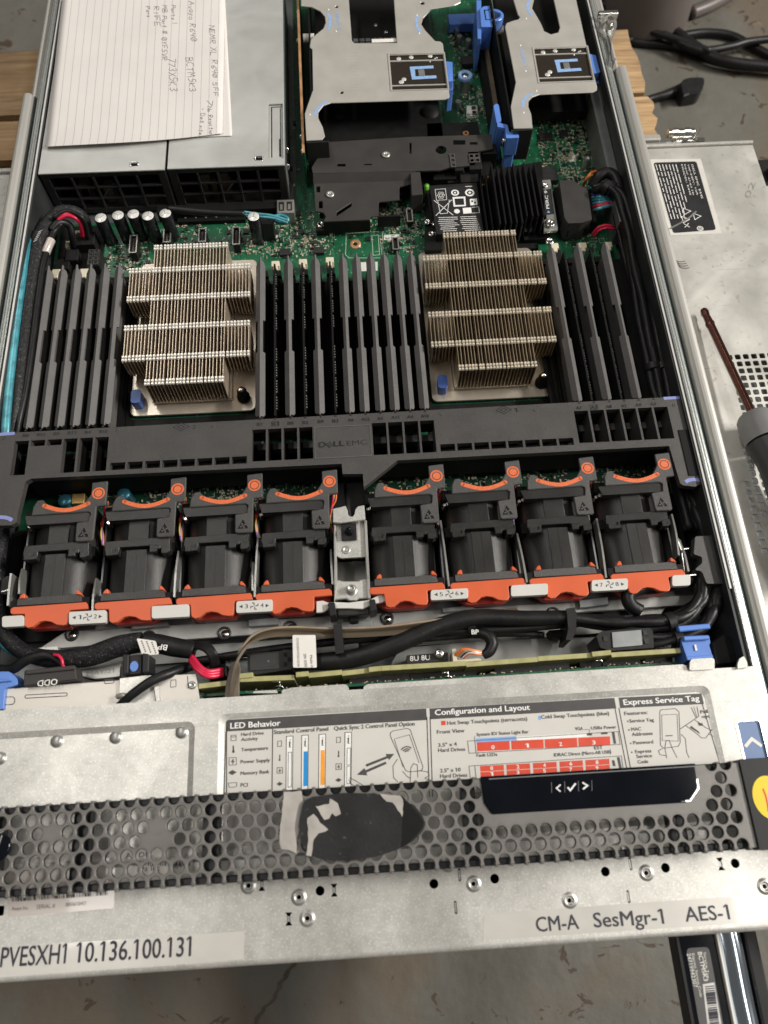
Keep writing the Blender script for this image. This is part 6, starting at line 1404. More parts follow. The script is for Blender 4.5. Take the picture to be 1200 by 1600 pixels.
cable('black_cable', 'black cable looping up around the silver gap below the last fan', [(1000, 955, 32), (985, 945, 33), (982, 930, 33), (1000, 920, 32), (1040, 915, 30), (1080, 905, 28)], 4.2)
cable('black_cable', 'thin black cable under the thick bundle near BP tag', [(560, 1008, 28), (640, 1000, 28), (730, 993, 28), (800, 990, 28), (850, 992, 28)], 2)
for k, (lb, dx) in enumerate([('black cable bundle hugging the right wall beside the last memory blanks', 0), ('inner black cable bundle, second from the right wall beside the memory blanks', -13)]):
    bundle(lb, [(930+dx*.3, 296, 26), (952+dx*.5, 292, 30), (972+dx*.7, 312, 30), (985+dx*.8, 360, 28), (1002+dx, 430, 26), (1022+dx, 520, 26), (1043+dx, 610, 24), (1060+dx, 680, 22), (1078+dx, 760, 22), (1095+dx, 830, 22)], [3.5, 5.2, 6, 6, 6, 6, 6, 6, 6, 6])
cable('black_cable', 'black cable arch over the rear of the cyan wires near the right wall', [(925, 292, 24), (935, 276, 30), (950, 270, 32), (962, 280, 32), (970, 310, 30)], 4.2)
cable('black_cable', 'thin black cable edge line left of the side cables', [(960, 335, 22), (975, 400, 20), (998, 500, 20), (1018, 600, 18)], 1.6)
wc = ['cyan_wire', 'teal_wire', 'violet_wire', 'cyan_wire', 'teal_wire', 'cyan_wire', 'red_wire', 'cyan_wire']
wbn = thing('wire_bundle', 'twisted cyan and dark wires curling out of the dark grey cable connector', 'wires', (190, 368, 10))
for k in range(8):
    kid('wire', wbn, [(922+k*.8, 294+k*5, 18), (935, 294+k*4.6, 24+k*.3), (948, 297+k*3.6, 25), (956+k*.3, 305+k*2.4, 22)], 1.3, wc[k])
cable('wire', 'orange wires beside the silver screw in the right rear corner', [(911, 290, 16), (916, 280, 24), (924, 270, 26), (932, 268, 24)], 1.1, 'orange_wire')
cable('wire', 'yellow wire crossing the orange one in the right rear corner', [(913, 284, 16), (920, 276, 25), (929, 273, 24)], .9, 'yellow_wire')
cable('wire', 'upper red wire curling below the cyan wires', [(926, 366, 16), (934, 356, 22), (946, 352, 23), (958, 354, 20)], 1.0, 'red_wire')
cable('wire', 'lower red wire curling below the cyan wires', [(928, 369, 16), (936, 360, 22), (948, 356, 23), (960, 358, 20)], .8, 'red_wire')
mb = MB(); c = at(918, 250, 14); mb.lathe((c[0], c[1], 6), [(3, 0), (3, 4), (2, 8), (2.6, 10), (.01, 11)], 14); ob = mb.build('grey_stud', M['steel_plain'], mbd)
# thin strip of cable by the capacitors
cable('round_cable', 'black round cable with stripped cyan ends along the capacitors', [(262, 326, 30), (300, 330, 30), (340, 333, 30), (382, 334, 30)], 2.4)
cable('wire', 'pale cyan wire between the round cable and the clip post', [(380, 331, 30), (400, 334, 30), (425, 337, 29), (452, 345, 26)], 1.0, 'cyan_wire')
cable('wire', 'second pale cyan wire just in front of the first', [(380, 335, 29), (402, 338, 29), (428, 341, 28), (450, 348, 25)], .8, 'cyan_wire')
cable('wire', 'teal wire knot beside the usb port block', [(425, 340, 26), (438, 336, 25), (450, 342, 24), (440, 348, 22), (430, 345, 20)], 1.2, 'teal_wire')

# ------------------------------------------------------------------ tray between the fans and the front cover
tr = thing('mid_tray', 'zinc cross tray with round holes between the fans and the backplane', 'metal tray', (0, 35, 2))
mb = MB(); mb.prism([(-185, 38), (212, 43), (212, 49), (-170, 48)], 18, 20); mb.build('hole_rail', M['tray'], tr, bevel=.3)
mb = MB(); mb.prism([(-170, 48), (212, 49), (212, 57), (-176, 57)], 14, 16); mb.build('rear_shelf', M['steel_dark'], tr)
mb = MB(); mb.prism([(-185, 27), (212, 32), (212, 41.5), (-185, 36.5)], 8, 9.4); mb.build('front_shelf', M['tray'], tr)
mb = MB(); mb.box(-210, 212, 12, 30, 4, 5); mb.build('deep_floor', M['steel_dark'], tr)
for (u, v) in [(111, 991), (350, 989), (232, 995), (605, 966), (453, 980), (865, 958)]:
    c = at(u, v, 21); mb = MB(); mb.lathe((c[0], c[1], 20), [(4.2, 0), (4.0, .8), (3.2, 1), (2.6, .2)], 18); h_ = mb.build('eyelet', M['fan'], tr)
    mb = MB(); mb.lathe((c[0]+.5, c[1]-.4, 20), [(2.5, 0), (2.4, .5), (.01, .9)], 14); mb.build('eyelet_core', M['chrome'], h_)
for q in [[(150, 968), (198, 972), (196, 978), (148, 984)], [(315, 962), (370, 958), (370, 968), (318, 972)], [(388, 968), (434, 964), (435, 976), (388, 979)], [(532, 972), (580, 969), (582, 984), (534, 987)], [(690, 950), (740, 945), (742, 952), (692, 957)], [(905, 938), (950, 932), (952, 945), (906, 950)], [(205, 975), (262, 970), (264, 978), (205, 984)]]:
    mb = MB(); mb.prism(atl(q, 24), 20.1, 24); mb.build('raised_lug', M['steel_dark'], tr, bevel=.3)
mb = MB(); P = atl([(52, 1013), (90, 1010), (92, 1022), (60, 1024)], 24); mb.prism(P, 20, 24); mb.build('bright_lug', M['steel_plain'], tr)
mb = MB(); mb.prism(atl([(120, 1046), (190, 1036), (188, 1058), (150, 1062), (124, 1056)], 22), 12, 22); mb.build('stamped_plate', M['steel_plain'], tr, bevel=.6)
mb = MB(); tpx(mb, 'MAY/21', (136, 1056), (178, 1051), 2.6, 22.1); mb.build('stamp', M['steel_dark'], tr)
# pressed step of the tray on the right
mb = MB(); mb.prism(rounded(atl([(612, 1036), (620, 1022), (636, 1012), (770, 1000), (905, 996), (920, 1010), (924, 1024), (610, 1046)], 16), 2), 8, 16); mb.build('pressed_step', M['tray'], tr, bevel=1.2, seg=2)
mb = MB(); mb.prism(atl([(985, 935), (1040, 928), (1048, 940), (1030, 962), (1000, 962), (990, 950)], 14), 12, 14); mb.build('bright_gap_plate', M['steel'], tr)
mb = MB(); mb.prism(rounded(atl([(635, 1024), (700, 1019), (700, 1033), (636, 1038)], 30), .6), 16, 30)
cb2 = mb.build('connector_strip', M['fan'], tr, bevel=.4)
mb = MB(); tpx(mb, '8U 8U', (641, 1033), (672, 1031), 3.0, 30.1); mb.build('strip_print', M['white_print'], cb2)
c = at(687, 1020, 34); mb = MB(); mb.lathe((c[0], c[1], 10), [(2.8, 0), (2.8, 22), (2.2, 23.5), (1.2, 23.5), (.9, 23), (.01, 23)], 18); mb.build('standoff', M['chrome'], tr)

# backplane board on edge
bk = thing('backplane', 'olive green backplane board standing on edge behind the front cover', 'circuit board', (45, 9, 4))
segs = [((310, 1072), (362, 1066), 0), ((362, 1062), (460, 1058), 0), ((374, 1056), (395, 1054), 1), ((462, 1054), (482, 1052), 2), ((482, 1055), (534, 1050), 0), ((534, 1052), (578, 1047), 0), ((576, 1046), (595, 1044), 2), ((595, 1044), (728, 1036), 1), ((728, 1038), (840, 1030), 0), ((840, 1029), (930, 1023), 0), ((925, 1022), (955, 1019), 2), ((955, 1023), (1064, 1016), 0)]
for (a, b, k) in segs:
    p, q = at(*a, 38+k), at(*b, 38+k); mb = MB(); mb.prism([(p[0], p[1]-1.5), (q[0], q[1]-1.5), (q[0], q[1]+1.3), (p[0], p[1]+1.3)], 6, 38+k); mb.build('board_segment', M['pcb_olive'], bk, bevel=.2)
mb = MB(); mb.prism([(-86, 3.5), (188, 6), (188, 7.5), (-86, 5)], 8, 30); mb.build('front_shadow_board', M['pcb'], bk)  # plain green board standing ahead of the backplane
rr = MB(); r3 = MB()
for k in range(120):
    x = rnd.uniform(-60, 182); y = 8.0+x*.012; zz = rnd.uniform(30, 36)
    (rr if k % 3 else r3).box(x, x+rnd.uniform(.5, 1.3), y-2.2, y-1.6, zz-4, zz-3.4)
rr.build('tiny_parts', M['smd_tan'], bk, stuff=True); r3.build('tiny_chips', M['smd_black'], bk, stuff=True)
for (u0, u1, v, m_) in [(545, 640, 1062, 'fan'), (640, 745, 1058, 'black'), (772, 890, 1046, 'fan'), (905, 1000, 1040, 'black'), (1008, 1050, 1034, 'fan')]:
    a, b = at(u0, v+3, 26), at(u1, v-3, 26); mb = MB(); mb.prism([(a[0], a[1]-2), (b[0], b[1]-2), (b[0], b[1]+3), (a[0], a[1]+3)], 8, 27); mb.build('drive_socket', M[m_], bk, bevel=.4)
for (u, v) in [(432, 1068), (695, 1054), (700, 1060), (935, 1035), (436, 1075), (425, 1061)]:
    mb = MB(); p = route([(u-5, v-2, 34), (u+4, v-3, 35), (u+6, v+6, 33)]); mb.tube(p, .8, 6, 4); mb.build('wire_clip', M['chrome'], bk)
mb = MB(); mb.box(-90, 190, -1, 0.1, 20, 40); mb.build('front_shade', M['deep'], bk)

# flat brown ribbon cable
rbn = MB(); rbn.strip([(*at(u, v, z_), z_) for u, v, z_ in [(361, 1096, 34), (363, 1075, 37), (366, 1050, 39), (374, 1024, 40), (392, 1000, 40), (420, 989, 38), (460, 987, 36), (520, 989, 35), (580, 987, 35), (640, 982, 35), (700, 974, 35), (770, 962, 35), (810, 956, 34)]], (0, -6.5, 8), 1.4, 6)
rb_ = tag(rbn.build('ribbon_cable', M['ribbon']), 'worn brown ribbon cable curving from the front cover to the right', 'cable')
mb = MB(); P = atl([(350, 1095), (352, 1075), (357, 1050), (362, 1035), (372, 1030), (376, 1045), (374, 1070), (374, 1092)], 39); mb.prism(P, 38, 39.2); mb.build('flat_end', M['ribbon'], rb_, bevel=.4)
mb = MB(); ed = route([(372, 1022, 42), (392, 995, 43), (420, 983, 42), (460, 980, 41), (520, 982, 40), (600, 979, 40), (700, 966, 40)]); mb.tube(ed, .8, 6); mb.build('worn_edge', M['ribbon_edge'], rb_)

# big black connector with white tag
bcx = thing('cable_connector', 'black square cable connector left of the white coded tag', 'connector', (*at(420, 1035, 36), 10))
mb = MB(); mb.prism(rounded(atl([(386, 1022), (440, 1017), (442, 1015), (456, 1015), (458, 1045), (400, 1054), (387, 1050)], 37), .6), 12, 37); mb.build('shell', M['black'], bcx, bevel=.5)
mb = MB(); mb.prism(rounded(atl([(390, 1024), (434, 1020), (436, 1045), (391, 1048)], 37.6), .6), 37, 37.6); mb.build('face', M['fan'], bcx, bevel=.3)
for (u, v) in [(446, 1023), (446, 1038), (452, 1030)]: c = at(u, v, 37.2); mb = MB(); mb.box(c[0]-1, c[0]+1, c[1]-1.2, c[1]+1.2, 37, 37.3); mb.build('notch', M['deep'], bcx)
c = at(419, 1033, 37.7); mb = MB(); mb.lathe((c[0], c[1], 37.6), [(.7, 0), (.4, .2), (.01, .25)], 8); mb.build('dimple', M['blank'], bcx)
wt_ = thing('cable_tag', 'white cable tag printed Made in and DP/N, standing over the black cable', 'label', (*at(475, 1018, 42), 40))
P = rounded(atl([(457, 992), (493, 992), (495, 1043), (458, 1043)], 43), .7); mb = MB(); mb.prism(P, 42.5, 42.8); mb.build('tag_sheet', M['label_white'], wt_)
mb = MB(); z = 42.95
tpx(mb, 'CN-0CXF67-47220-162-0A', (463, 997), (465, 1042), 1.3, z); tpx(mb, 'DP/N  0CXF67', (474, 1022), (476, 1043), 1.6, z); tpx(mb, 'Made in', (484, 1024), (486, 1043), 1.5, z)
mb.build('tag_print', M['ink'], wt_)
# tie clips
def tie(label, pts, z0, z1): 
    mb = MB(); mb.prism(rounded(atl(pts, z1), .8), z0, z1); return tag(mb.build('cable_tie', M['black'], bevel=.6), label, 'cable tie', 'black cable tie clips')
tie('black clip around the brown ribbon below the centre bracket', [(521, 976), (534, 974), (537, 1020), (524, 1022)], 20, 43)
tie('black clip around the cable bundle below the sixth fan', [(884, 951), (897, 949), (901, 958), (900, 988), (893, 1000), (884, 1000), (888, 984), (886, 960)], 22, 42)
tag(MB().prism(rounded(atl([(856, 985), (895, 982), (893, 996), (862, 996)], 28), 1), 20, 28).build('cable_clamp', M['deep'], bevel=.8), 'flat black clamp under the cable bundle right of the BP lead', 'clamp')

# white connector with tiny coloured wires
wcx = thing('wire_connector', 'ivory connector with tiny orange and grey wires at the black BP lead', 'connector', (*at(722, 1018, 36), 12))
mb = MB(); mb.prism(atl([(706, 1014), (712, 1013), (714, 1031), (752, 1027), (752, 1032), (708, 1036)], 36), 20, 36); mb.build('housing', M['cream'], wcx, bevel=.4)
for k in range(7):
    m_ = ['orange_wire', 'orange_wire', 'copper', 'smd_end', 'cable', 'label_white', 'orange_wire'][k]
    kid('fine_wire', wcx, [(711+k*2.2, 1024+k*.8, 36), (722+k*2, 1014+k*1.2, 39), (738+k, 1015+k*1.2, 39), (752, 1018+k*.8, 37), (758, 1020, 36)], .5, m_, 6)
cable('bp_lead', 'black BP lead hooking over to the ivory wire connector', [(738, 991, 33), (752, 990, 35), (764, 995, 36), (769, 1006, 36), (764, 1018, 36), (755, 1024, 36)], [2.6, 3.2, 3.6, 3.6, 3.2, 2.4], 'cable')
mb = MB(); tpx(mb, 'BP', (737, 991), (748, 991), 2.8, 40, .01); tag(mb.build('lead_print', M['white_print']), 'white letters BP on the hooking black lead', 'lettering')
# grey metal topped connector on the right
gcx = thing('cable_connector', 'grey topped black cable connector on the backplane left of the blue clip', 'connector', (*at(975, 1005, 38), 12))
mb = MB(); mb.prism(rounded(atl([(932, 994), (940, 986), (1015, 981), (1020, 985), (1022, 1012), (955, 1017), (938, 1012)], 39), .6), 14, 39); mb.build('shell', M['black'], gcx, bevel=.5)
mb = MB(); mb.prism(rounded(atl([(956, 988), (1002, 984), (1004, 1008), (958, 1012)], 39.8), .6), 39, 39.8); mb.build('metal_lid', M['steel_dark'], gcx, bevel=.4)
for (u, v) in [(1008, 989), (1010, 1002), (946, 998)]: c = at(u, v, 39.2); mb = MB(); mb.box(c[0]-1.2, c[0]+1.2, c[1]-1.4, c[1]+1.4, 39, 39.6); mb.build('window', M['fan'], gcx)
# blue clips
bcl = thing('blue_clip', 'blue plastic release clip behind the right end of the front cover', 'clip', (*at(1090, 1010, 40), 20))
mb = MB(); mb.prism(rounded(atl([(1064, 1000), (1067, 995), (1108, 993), (1110, 1004), (1108, 1008), (1114, 1027), (1075, 1033), (1070, 1018)], 41), .7), 24, 41); mb.build('body', M['blue'], bcl, bevel=.7)
mb = MB(); mb.prism(atl([(1068, 994), (1108, 992), (1109, 999), (1069, 1001)], 43.5), 41, 43.5); mb.build('ridge', M['blue'], bcl, bevel=.5)
mb = MB(); mb.prism(atl([(1072, 1026), (1114, 1023), (1115, 1028), (1074, 1032)], 42.5), 41, 42.5); mb.build('ridge', M['blue'], bcl, bevel=.4)
c = at(1087, 1012, 41.6); mb = MB(); mb.box(c[0]-.5, c[0]+.5, c[1]-1.7, c[1]+1.7, 41, 41.8); mb.build('bright_slit', M['white_print'], bcl)
bb = MB(); bb.prism(atl([(1059, 978), (1109, 974), (1111, 982), (1062, 987)], 41), 37, 41); tag(bb.build('blue_bar', M['blue'], bevel=.5), 'short blue plastic bar lying over the black cables above the blue clip', 'bar')
dp = thing('dark_panel', 'black panel filling the corner right of the blue clip', 'panel', (*at(1135, 1010, 34), 10))
mb = MB(); mb.prism(atl([(1112, 1003), (1130, 990), (1148, 1000), (1152, 1036), (1118, 1040)], 34), 10, 34); mb.build('plate', M['deep'], dp, bevel=.8)
# optical drive and its connector, at the left
od = thing('optical_drive', 'pale steel optical drive body peeking out behind the front cover', 'optical drive', (-162, 10, 20))
mb = MB(); mb.prism(atl([(6, 1076), (187, 1062), (188, 1068), (190, 1108), (4, 1120)], 36), 22, 36, ); mb.build('case', M['odd'], od, bevel=.5)
mb = MB(); 
def slotline(u0, u1, v0, v1, ry): 
    P = rounded(atl([(u0, v1), (u1, v1+(u1-u0)*-.055), (u1, v0+(u1-u0)*-.055), (u0, v0)], 36.1), ry); mb.stroke(P+[P[0]], .45, 36.12)
slotline(39, 105, 1086, 1091, .9); slotline(163, 178, 1062, 1068, .6); slotline(-6, 23, 1090, 1102, 2)
mb.build('embossed_slots', M['ink_grey'], od, stuff=True)
oc = thing('optical_drive_connector', 'dark grey connector lettered ODD on the optical drive', 'connector', (-170, 19, 30))
mb = MB(); mb.prism(atl([(38, 1048), (117, 1040), (120, 1062), (36, 1072)], 41), 30, 41); mb.build('block', M['duct'], oc, bevel=.5)
mb = MB(); mb.prism(atl([(39, 1047), (116, 1039), (117, 1046), (40, 1054)], 42.3), 41, 42.3); mb.build('rim', M['duct'], oc, bevel=.4)
mb = MB(); tpx(mb, 'ODD', (90, 1060.5), (59, 1063.5), 3.4, 41.2, .015); mb.build('lettering', M['smd_end'], oc)
bl_ = thing('blue_holder', 'blue plastic holder at the left edge beside the optical drive', 'holder', (*at(5, 1070, 38), 20))
mb = MB(); mb.prism(rounded(atl([(-20, 1050), (14, 1049), (27, 1060), (28, 1070), (8, 1075), (5, 1108), (-20, 1112)], 38), 1.2), 24, 38); mb.build('body', M['blue'], bl_, bevel=.8)
mb = MB(); mb.prism(atl([(-20, 1063), (10, 1060), (18, 1064), (-20, 1068)], 39.5), 38, 39.5); mb.build('rib', M['blue'], bl_, bevel=.4)
# black clip with blue oval and steel ear on the drive
sc_ = thing('drive_clip', 'black clip with a blue oval button above the optical drive', 'clip', (*at(210, 1040, 40), 24))
mb = MB(); mb.prism(atl([(191, 1022), (201, 1022), (200, 1052), (192, 1055)], 42), 28, 42); mb.build('jaw', M['black'], sc_, bevel=.5)
mb = MB(); mb.prism(atl([(222, 1020), (233, 1022), (232, 1050), (222, 1052)], 42), 28, 42); mb.build('jaw', M['black'], sc_, bevel=.5)
mb = MB(); mb.prism(atl([(199, 1024), (222, 1022), (222, 1053), (198, 1055)], 40), 26, 40); mb.build('body', M['black'], sc_, bevel=.5)
c = at(209, 1041, 41); mb = MB(); mb.prism([(c[0]+2.3*math.cos(a), c[1]+3*math.sin(a)) for a in [k*math.pi/8 for k in range(16)]], 40, 41); mb.build('blue_button', M['blue'], sc_, bevel=.3)
ea = thing('drive_ear', 'bent steel ear plate joining the optical drive to the drive bay', 'bracket', (*at(250, 1080, 38), 24))
mb = MB(); mb.prism(rounded(atl([(187, 1060), (232, 1055), (248, 1056), (248, 1096), (190, 1104), (187, 1080)], 38), .8), 36, 38); mb.build('ear', M['steel'], ea, bevel=.6)
mb = MB(); mb.prism(rounded(atl([(247, 1056), (306, 1053), (309, 1075), (312, 1092), (247, 1096)], 38.5), .8), 37, 38.5); mb.build('plate', M['odd'], ea, bevel=.4)
mb = MB(); P = rounded(atl([(266, 1074), (275, 1073), (275, 1062), (267, 1063)], 38.6), .6); mb.stroke(P+[P[0]], .4, 38.6); P = atl([(294, 1076), (293, 1056)], 38.6); mb.stroke(P, .45, 38.6); mb.build('embossed_line', M['ink_grey'], ea)
screw(299.5, 1070, 40, 2.2, ea, 'steel_plain')
mb = MB(); mb.prism(atl([(239, 1072), (247, 1070), (250, 1096), (243, 1098)], 40), 38, 40); mb.build('fold', M['steel'], ea, bevel=.6)
mb = MB(); mb.tube(route([(184, 1088, 38), (192, 1087, 40), (198, 1089, 40), (197, 1102, 38)]), 1.6, 8); mb.build('rolled_edge', M['steel'], ea)
# ------------------------------------------------------------------ big printed sticker on the front cover
st = thing('instruction_sticker', 'wide grey sticker with LED Behavior and Configuration panels on the front cover', 'sticker', (60, -30, 41.7))
ZT = ZC-1.15
mb = MB(); mb.sheet(atl([(351, 1123), (1097, 1084.5), (1129, 1205), (1129, 1290), (348, 1330)], ZT), ZT); mb.build('backing', M['sticker'], st)
z1 = ZT+.06; z2 = ZT+.12; z3 = ZT+.18
class Layer(MB):
    def px(s, pts, z): return s.sheet(atl(pts, z), z)
    def ln(s, pts, wd, z): return s.stroke(atl(pts, z), wd, z)
hdr = Layer(); hdr.px([(353, 1125), (666, 1107), (667, 1125), (353, 1143)], z1); hdr.px([(671, 1107), (960, 1090.5), (963, 1107), (672, 1124)], z1); hdr.px([(966.5, 1090), (1096, 1083.5), (1100, 1100), (969, 1106.5)], z1)
for pts in ([(353, 1143), (350, 1240)], [(426, 1139), (425, 1236), (350, 1240)], [(667, 1120), (671, 1245)], [(672, 1120), (676, 1245)], [(961, 1107), (984, 1225)], [(967, 1106), (990, 1225)], [(1097, 1099), (1127, 1200)], [(354, 1239), (354, 1136)]): hdr.ln(pts, .55, z1)
hdr.build('header_bars', M['header'], st, stuff=True)
wh = Layer()
for s_, a, b, c in [('LED Behavior', (360, 1138.5), (438, 1133.8), 3.1), ('Configuration and Layout', (680, 1117.5), (828, 1109), 3.0), ('Express Service Tag', (975, 1101.5), (1093, 1095), 3.0)]: tpx(wh, s_, a, b, c, z2, .018)
mbw = wh; mbw.build('header_text', M['white_print'], st, stuff=True)
bk_ = Layer()
T_ = [('Hard Drive', (377, 1150), (412, 1147.5), 1.55), ('Activity', (377, 1158), (403, 1156), 1.55), ('Temperature', (377, 1174), (419, 1171), 1.6), ('Power Supply', (376, 1193), (422, 1190), 1.6), ('Memory Bank', (376, 1211), (421, 1208), 1.6), ('PCI', (376, 1229.5), (387, 1229), 1.7),
      ('Standard Control Panel', (428, 1147), (513, 1141.5), 1.9), ('Quick Sync 2 Control Panel Option', (522, 1141), (648, 1133.5), 1.9),
      ('Hot Swap Touchpoints (terracotta)', (699, 1132.5), (824, 1125.5), 1.75), ('Cold Swap Touchpoints (blue)', (846, 1123), (952, 1117), 1.75), ('Front View', (683, 1146.5), (726, 1144), 1.75), ('System ID/ Status Light Bar', (745, 1150), (826, 1145.5), 1.5),
      ('3.5" x 4', (685, 1167), (714, 1165), 1.7), ('Hard Drives', (685, 1175), (727, 1173), 1.7), ('VGA', (899, 1141), (911, 1140.5), 1.5), ('USBs', (924, 1140), (941, 1139), 1.5), ('Power', (944, 1139), (963, 1138), 1.5), ('EST', (929, 1171), (942, 1170), 1.5), ('IDRAC Direct (Micro-AB USB)', (866, 1182), (955, 1177), 1.5), ('Fault LEDs', (745, 1182.5), (777, 1181), 1.5),
      ('2.5" x 10', (688, 1207), (720, 1205), 1.7), ('Hard Drives', (688, 1215.5), (730, 1213.5), 1.7), ('Features:', (976, 1117.5), (1012, 1115.5), 1.7), ('Service Tag', (984, 1129), (1022, 1127), 1.6), ('MAC', (987, 1142), (1002, 1141), 1.6), ('Addresses', (988, 1150), (1020, 1148), 1.6), ('Password', (990, 1163), (1021, 1161.5), 1.6), ('Express', (993, 1177), (1018, 1175.5), 1.6), ('Service', (995, 1184.5), (1019, 1183), 1.6), ('Code', (997, 1193), (1013, 1192), 1.6), ('Pull to', (1095, 1115), (1117, 1112.5), 1.6), ('open tag', (1097, 1122), (1127, 1119.5), 1.6)]
for s_, a, b, c in T_: tpx(bk_, s_, a, b, c*1.12, z2, .022)
for v in (1127, 1140.5, 1161.5, 1175.5):
    c = at(981+(v-1127)*.13, v, z2); bk_.sheet(circ(c[0], c[1], .45, 8), z2)
bk_.build('small_text', M['ink_grey'], st, stuff=True)
ic = Layer(); W_ = .28
def ring(pts): ic.ln(pts+[pts[0]], W_, z2)
ring([(361, 1149), (369, 1148.5), (369, 1157), (361, 1157.5)]); ic.ln([(361, 1150.5), (365, 1152), (369, 1150)], W_, z2); ic.px([(363.5, 1165), (365.5, 1165), (366, 1173), (363.5, 1173)], z2); ic.px(circ(364.7, 1174.5, 2.1, 10), z2)
ring([(358, 1184), (369, 1183.4), (369.5, 1195), (358, 1195.6)]); ic.ln([(365, 1186), (362, 1190), (365.5, 1189.5), (363, 1193.5)], .5, z2); ic.px([(356.5, 1207.5), (363, 1203), (370, 1206.5), (363, 1211)], z2); ring([(356.5, 1223.5), (370, 1222.8), (370, 1228), (366, 1230), (358, 1230)])
for (u, dv) in ((437, 0), (529, -6)):
    ring([(434+u-437, 1158+dv), (440+u-437, 1157.6+dv), (440+u-437, 1166+dv), (434+u-437, 1166.4+dv)]); ic.px([(436.5+u-437, 1179+dv), (438+u-437, 1179+dv), (438+u-437, 1186+dv), (436.5+u-437, 1186+dv)], z2); ic.px(circ(u, 1187.5+dv, 1.6, 8), z2)
    ring([(433+u-437, 1199.5+dv), (441.5+u-437, 1199+dv), (441.5+u-437, 1208+dv), (433+u-437, 1208.5+dv)]); ic.ln([(438+u-437, 1201+dv), (436+u-437, 1204.5+dv), (438.5+u-437, 1204+dv), (437+u-437, 1207+dv)], .4, z2); ic.px([(432+u-437, 1225+dv), (437+u-437, 1221.5+dv), (442+u-437, 1224.5+dv), (437+u-437, 1228+dv)], z2)
for (u, v) in ((447.5, 1150.5), (471.5, 1149), (498.5, 1147.5), (539, 1144.5)): ring([(u, v), (u+10.5, v-.6), (u+9.5, v+86), (u-.8, v+86.5)]); ic.ln([(u+5.5, v+8), (u+5, v+16)], .7, z2); ic.ln([(u+4, v+17), (u+7, v+16.7)], .4, z2); ic.ln([(u+4, v+9.5), (u+6, v+9)], .4, z2); ic.px(circ(u+5.8, v+5.5, 1.0, 6), z2)
ring([(450.5, 1175.5), (455.8, 1175.2), (455.5, 1229.5), (450, 1230)]); ring([(542.5, 1169), (548, 1168.8), (547.8, 1195), (542, 1195.5)]); ring([(542, 1197.5), (547.8, 1197), (547.5, 1224), (541.8, 1224.5)])
ic.px([(571, 1194.5), (604, 1181.5), (603, 1178), (616, 1178), (608, 1187.5), (606.5, 1184.5), (573, 1198)], z2); ic.px([(602.5, 1190), (571, 1203.5), (569.5, 1200), (557.5, 1210.5), (574, 1211.5), (572.5, 1207.3), (604, 1193.5)], z2)
ph = [(614, 1142), (636, 1138), (641, 1140), (661, 1198), (659, 1204), (640, 1206), (634, 1204), (610, 1150), (610, 1145)]
ic.ln(ph+[ph[0]], .32, z2); ic.ln([(618, 1154), (640, 1148), (655, 1192)], .25, z2); ic.ln([(616, 1154), (630, 1199)], .25, z2)
for k, rr_ in enumerate((4, 7, 10.5)): ic.ln([(636+rr_*math.cos(R(a)), 1177+rr_*math.sin(R(a))) for a in range(-150, -30, 20)], .6, z2)
ic.ln([(621, 1186), (614, 1197), (615, 1215), (622, 1222)], .3, z2); ic.ln([(641, 1222), (642, 1200), (646, 1193), (652, 1195), (653, 1215)], .3, z2); ic.ln([(655, 1204), (668, 1206), (671, 1211), (664, 1216), (670, 1218), (662, 1223)], .3, z2); ic.ln([(629, 1205), (636, 1213), (641, 1216)], .3, z2)
ic.ln([(546, 1215), (556, 1220), (570, 1229)], .3, z2); ic.ln([(545, 1217), (547, 1224), (556, 1229)], .3, z2)
# drive layout outlines
ring([(730.5, 1158), (966, 1143), (969, 1163), (733, 1177)]); ic.ln([(742, 1157.5), (744, 1177)], .3, z2); ic.ln([(742, 1150), (741, 1157)], .2, z2); ic.ln([(912, 1140), (921, 1139.6), (921, 1147)], .2, z2); ic.ln([(953, 1170), (955, 1176)], .2, z2)
ring([(733, 1197), (971, 1181), (977, 1225), (737, 1240)]); ic.ln([(742, 1197), (746, 1235)], .3, z2)
ic.px([(956, 1144), (960, 1143.7), (963, 1162), (959, 1162.3)], z2); ic.px([(956, 1188), (960, 1187.7), (962, 1197), (958, 1197.3)], z2); ic.px([(964, 1183), (968, 1182.7), (972, 1202), (968, 1202.3)], z2); ic.px([(939, 1144.5), (949, 1144), (949.5, 1147), (939.5, 1147.5)], z2); ic.px([(917, 1146), (925, 1145.6), (925, 1149), (917, 1149.4)], z2)
# phone, tag and hands of the right hand panel (code left blank)
ph2 = [(1033, 1109), (1055, 1107), (1061, 1112), (1063, 1160), (1060, 1166), (1037, 1169), (1032, 1164), (1031, 1112)]
ic.ln(ph2+[ph2[0]], .32, z2); ic.ln([(1034, 1117), (1058, 1116), (1060, 1158), (1035, 1157), (1034, 1117)], .22, z2)
ic.px([(1040, 1149), (1051, 1148.5), (1051, 1150), (1040, 1150.5)], z2)
ic.ln([(1041, 1157), (1039, 1168), (1042, 1185)], .3, z2); ic.ln([(1041, 1157), (1046, 1157), (1050, 1168), (1056, 1180), (1058, 1184)], .3, z2); ic.ln([(1064, 1147), (1071, 1154), (1073, 1175), (1077, 1184)], .3, z2); ic.ln([(1036, 1169), (1029, 1173), (1031, 1179), (1041, 1181)], .3, z2)
ic.ln([(1063, 1139), (1088, 1122), (1080, 1105)], .35, z2); ic.ln([(1088, 1122), (1092, 1119), (1089, 1104)], .35, z2); ic.ln([(1084, 1104), (1089, 1120)], .25, z2)
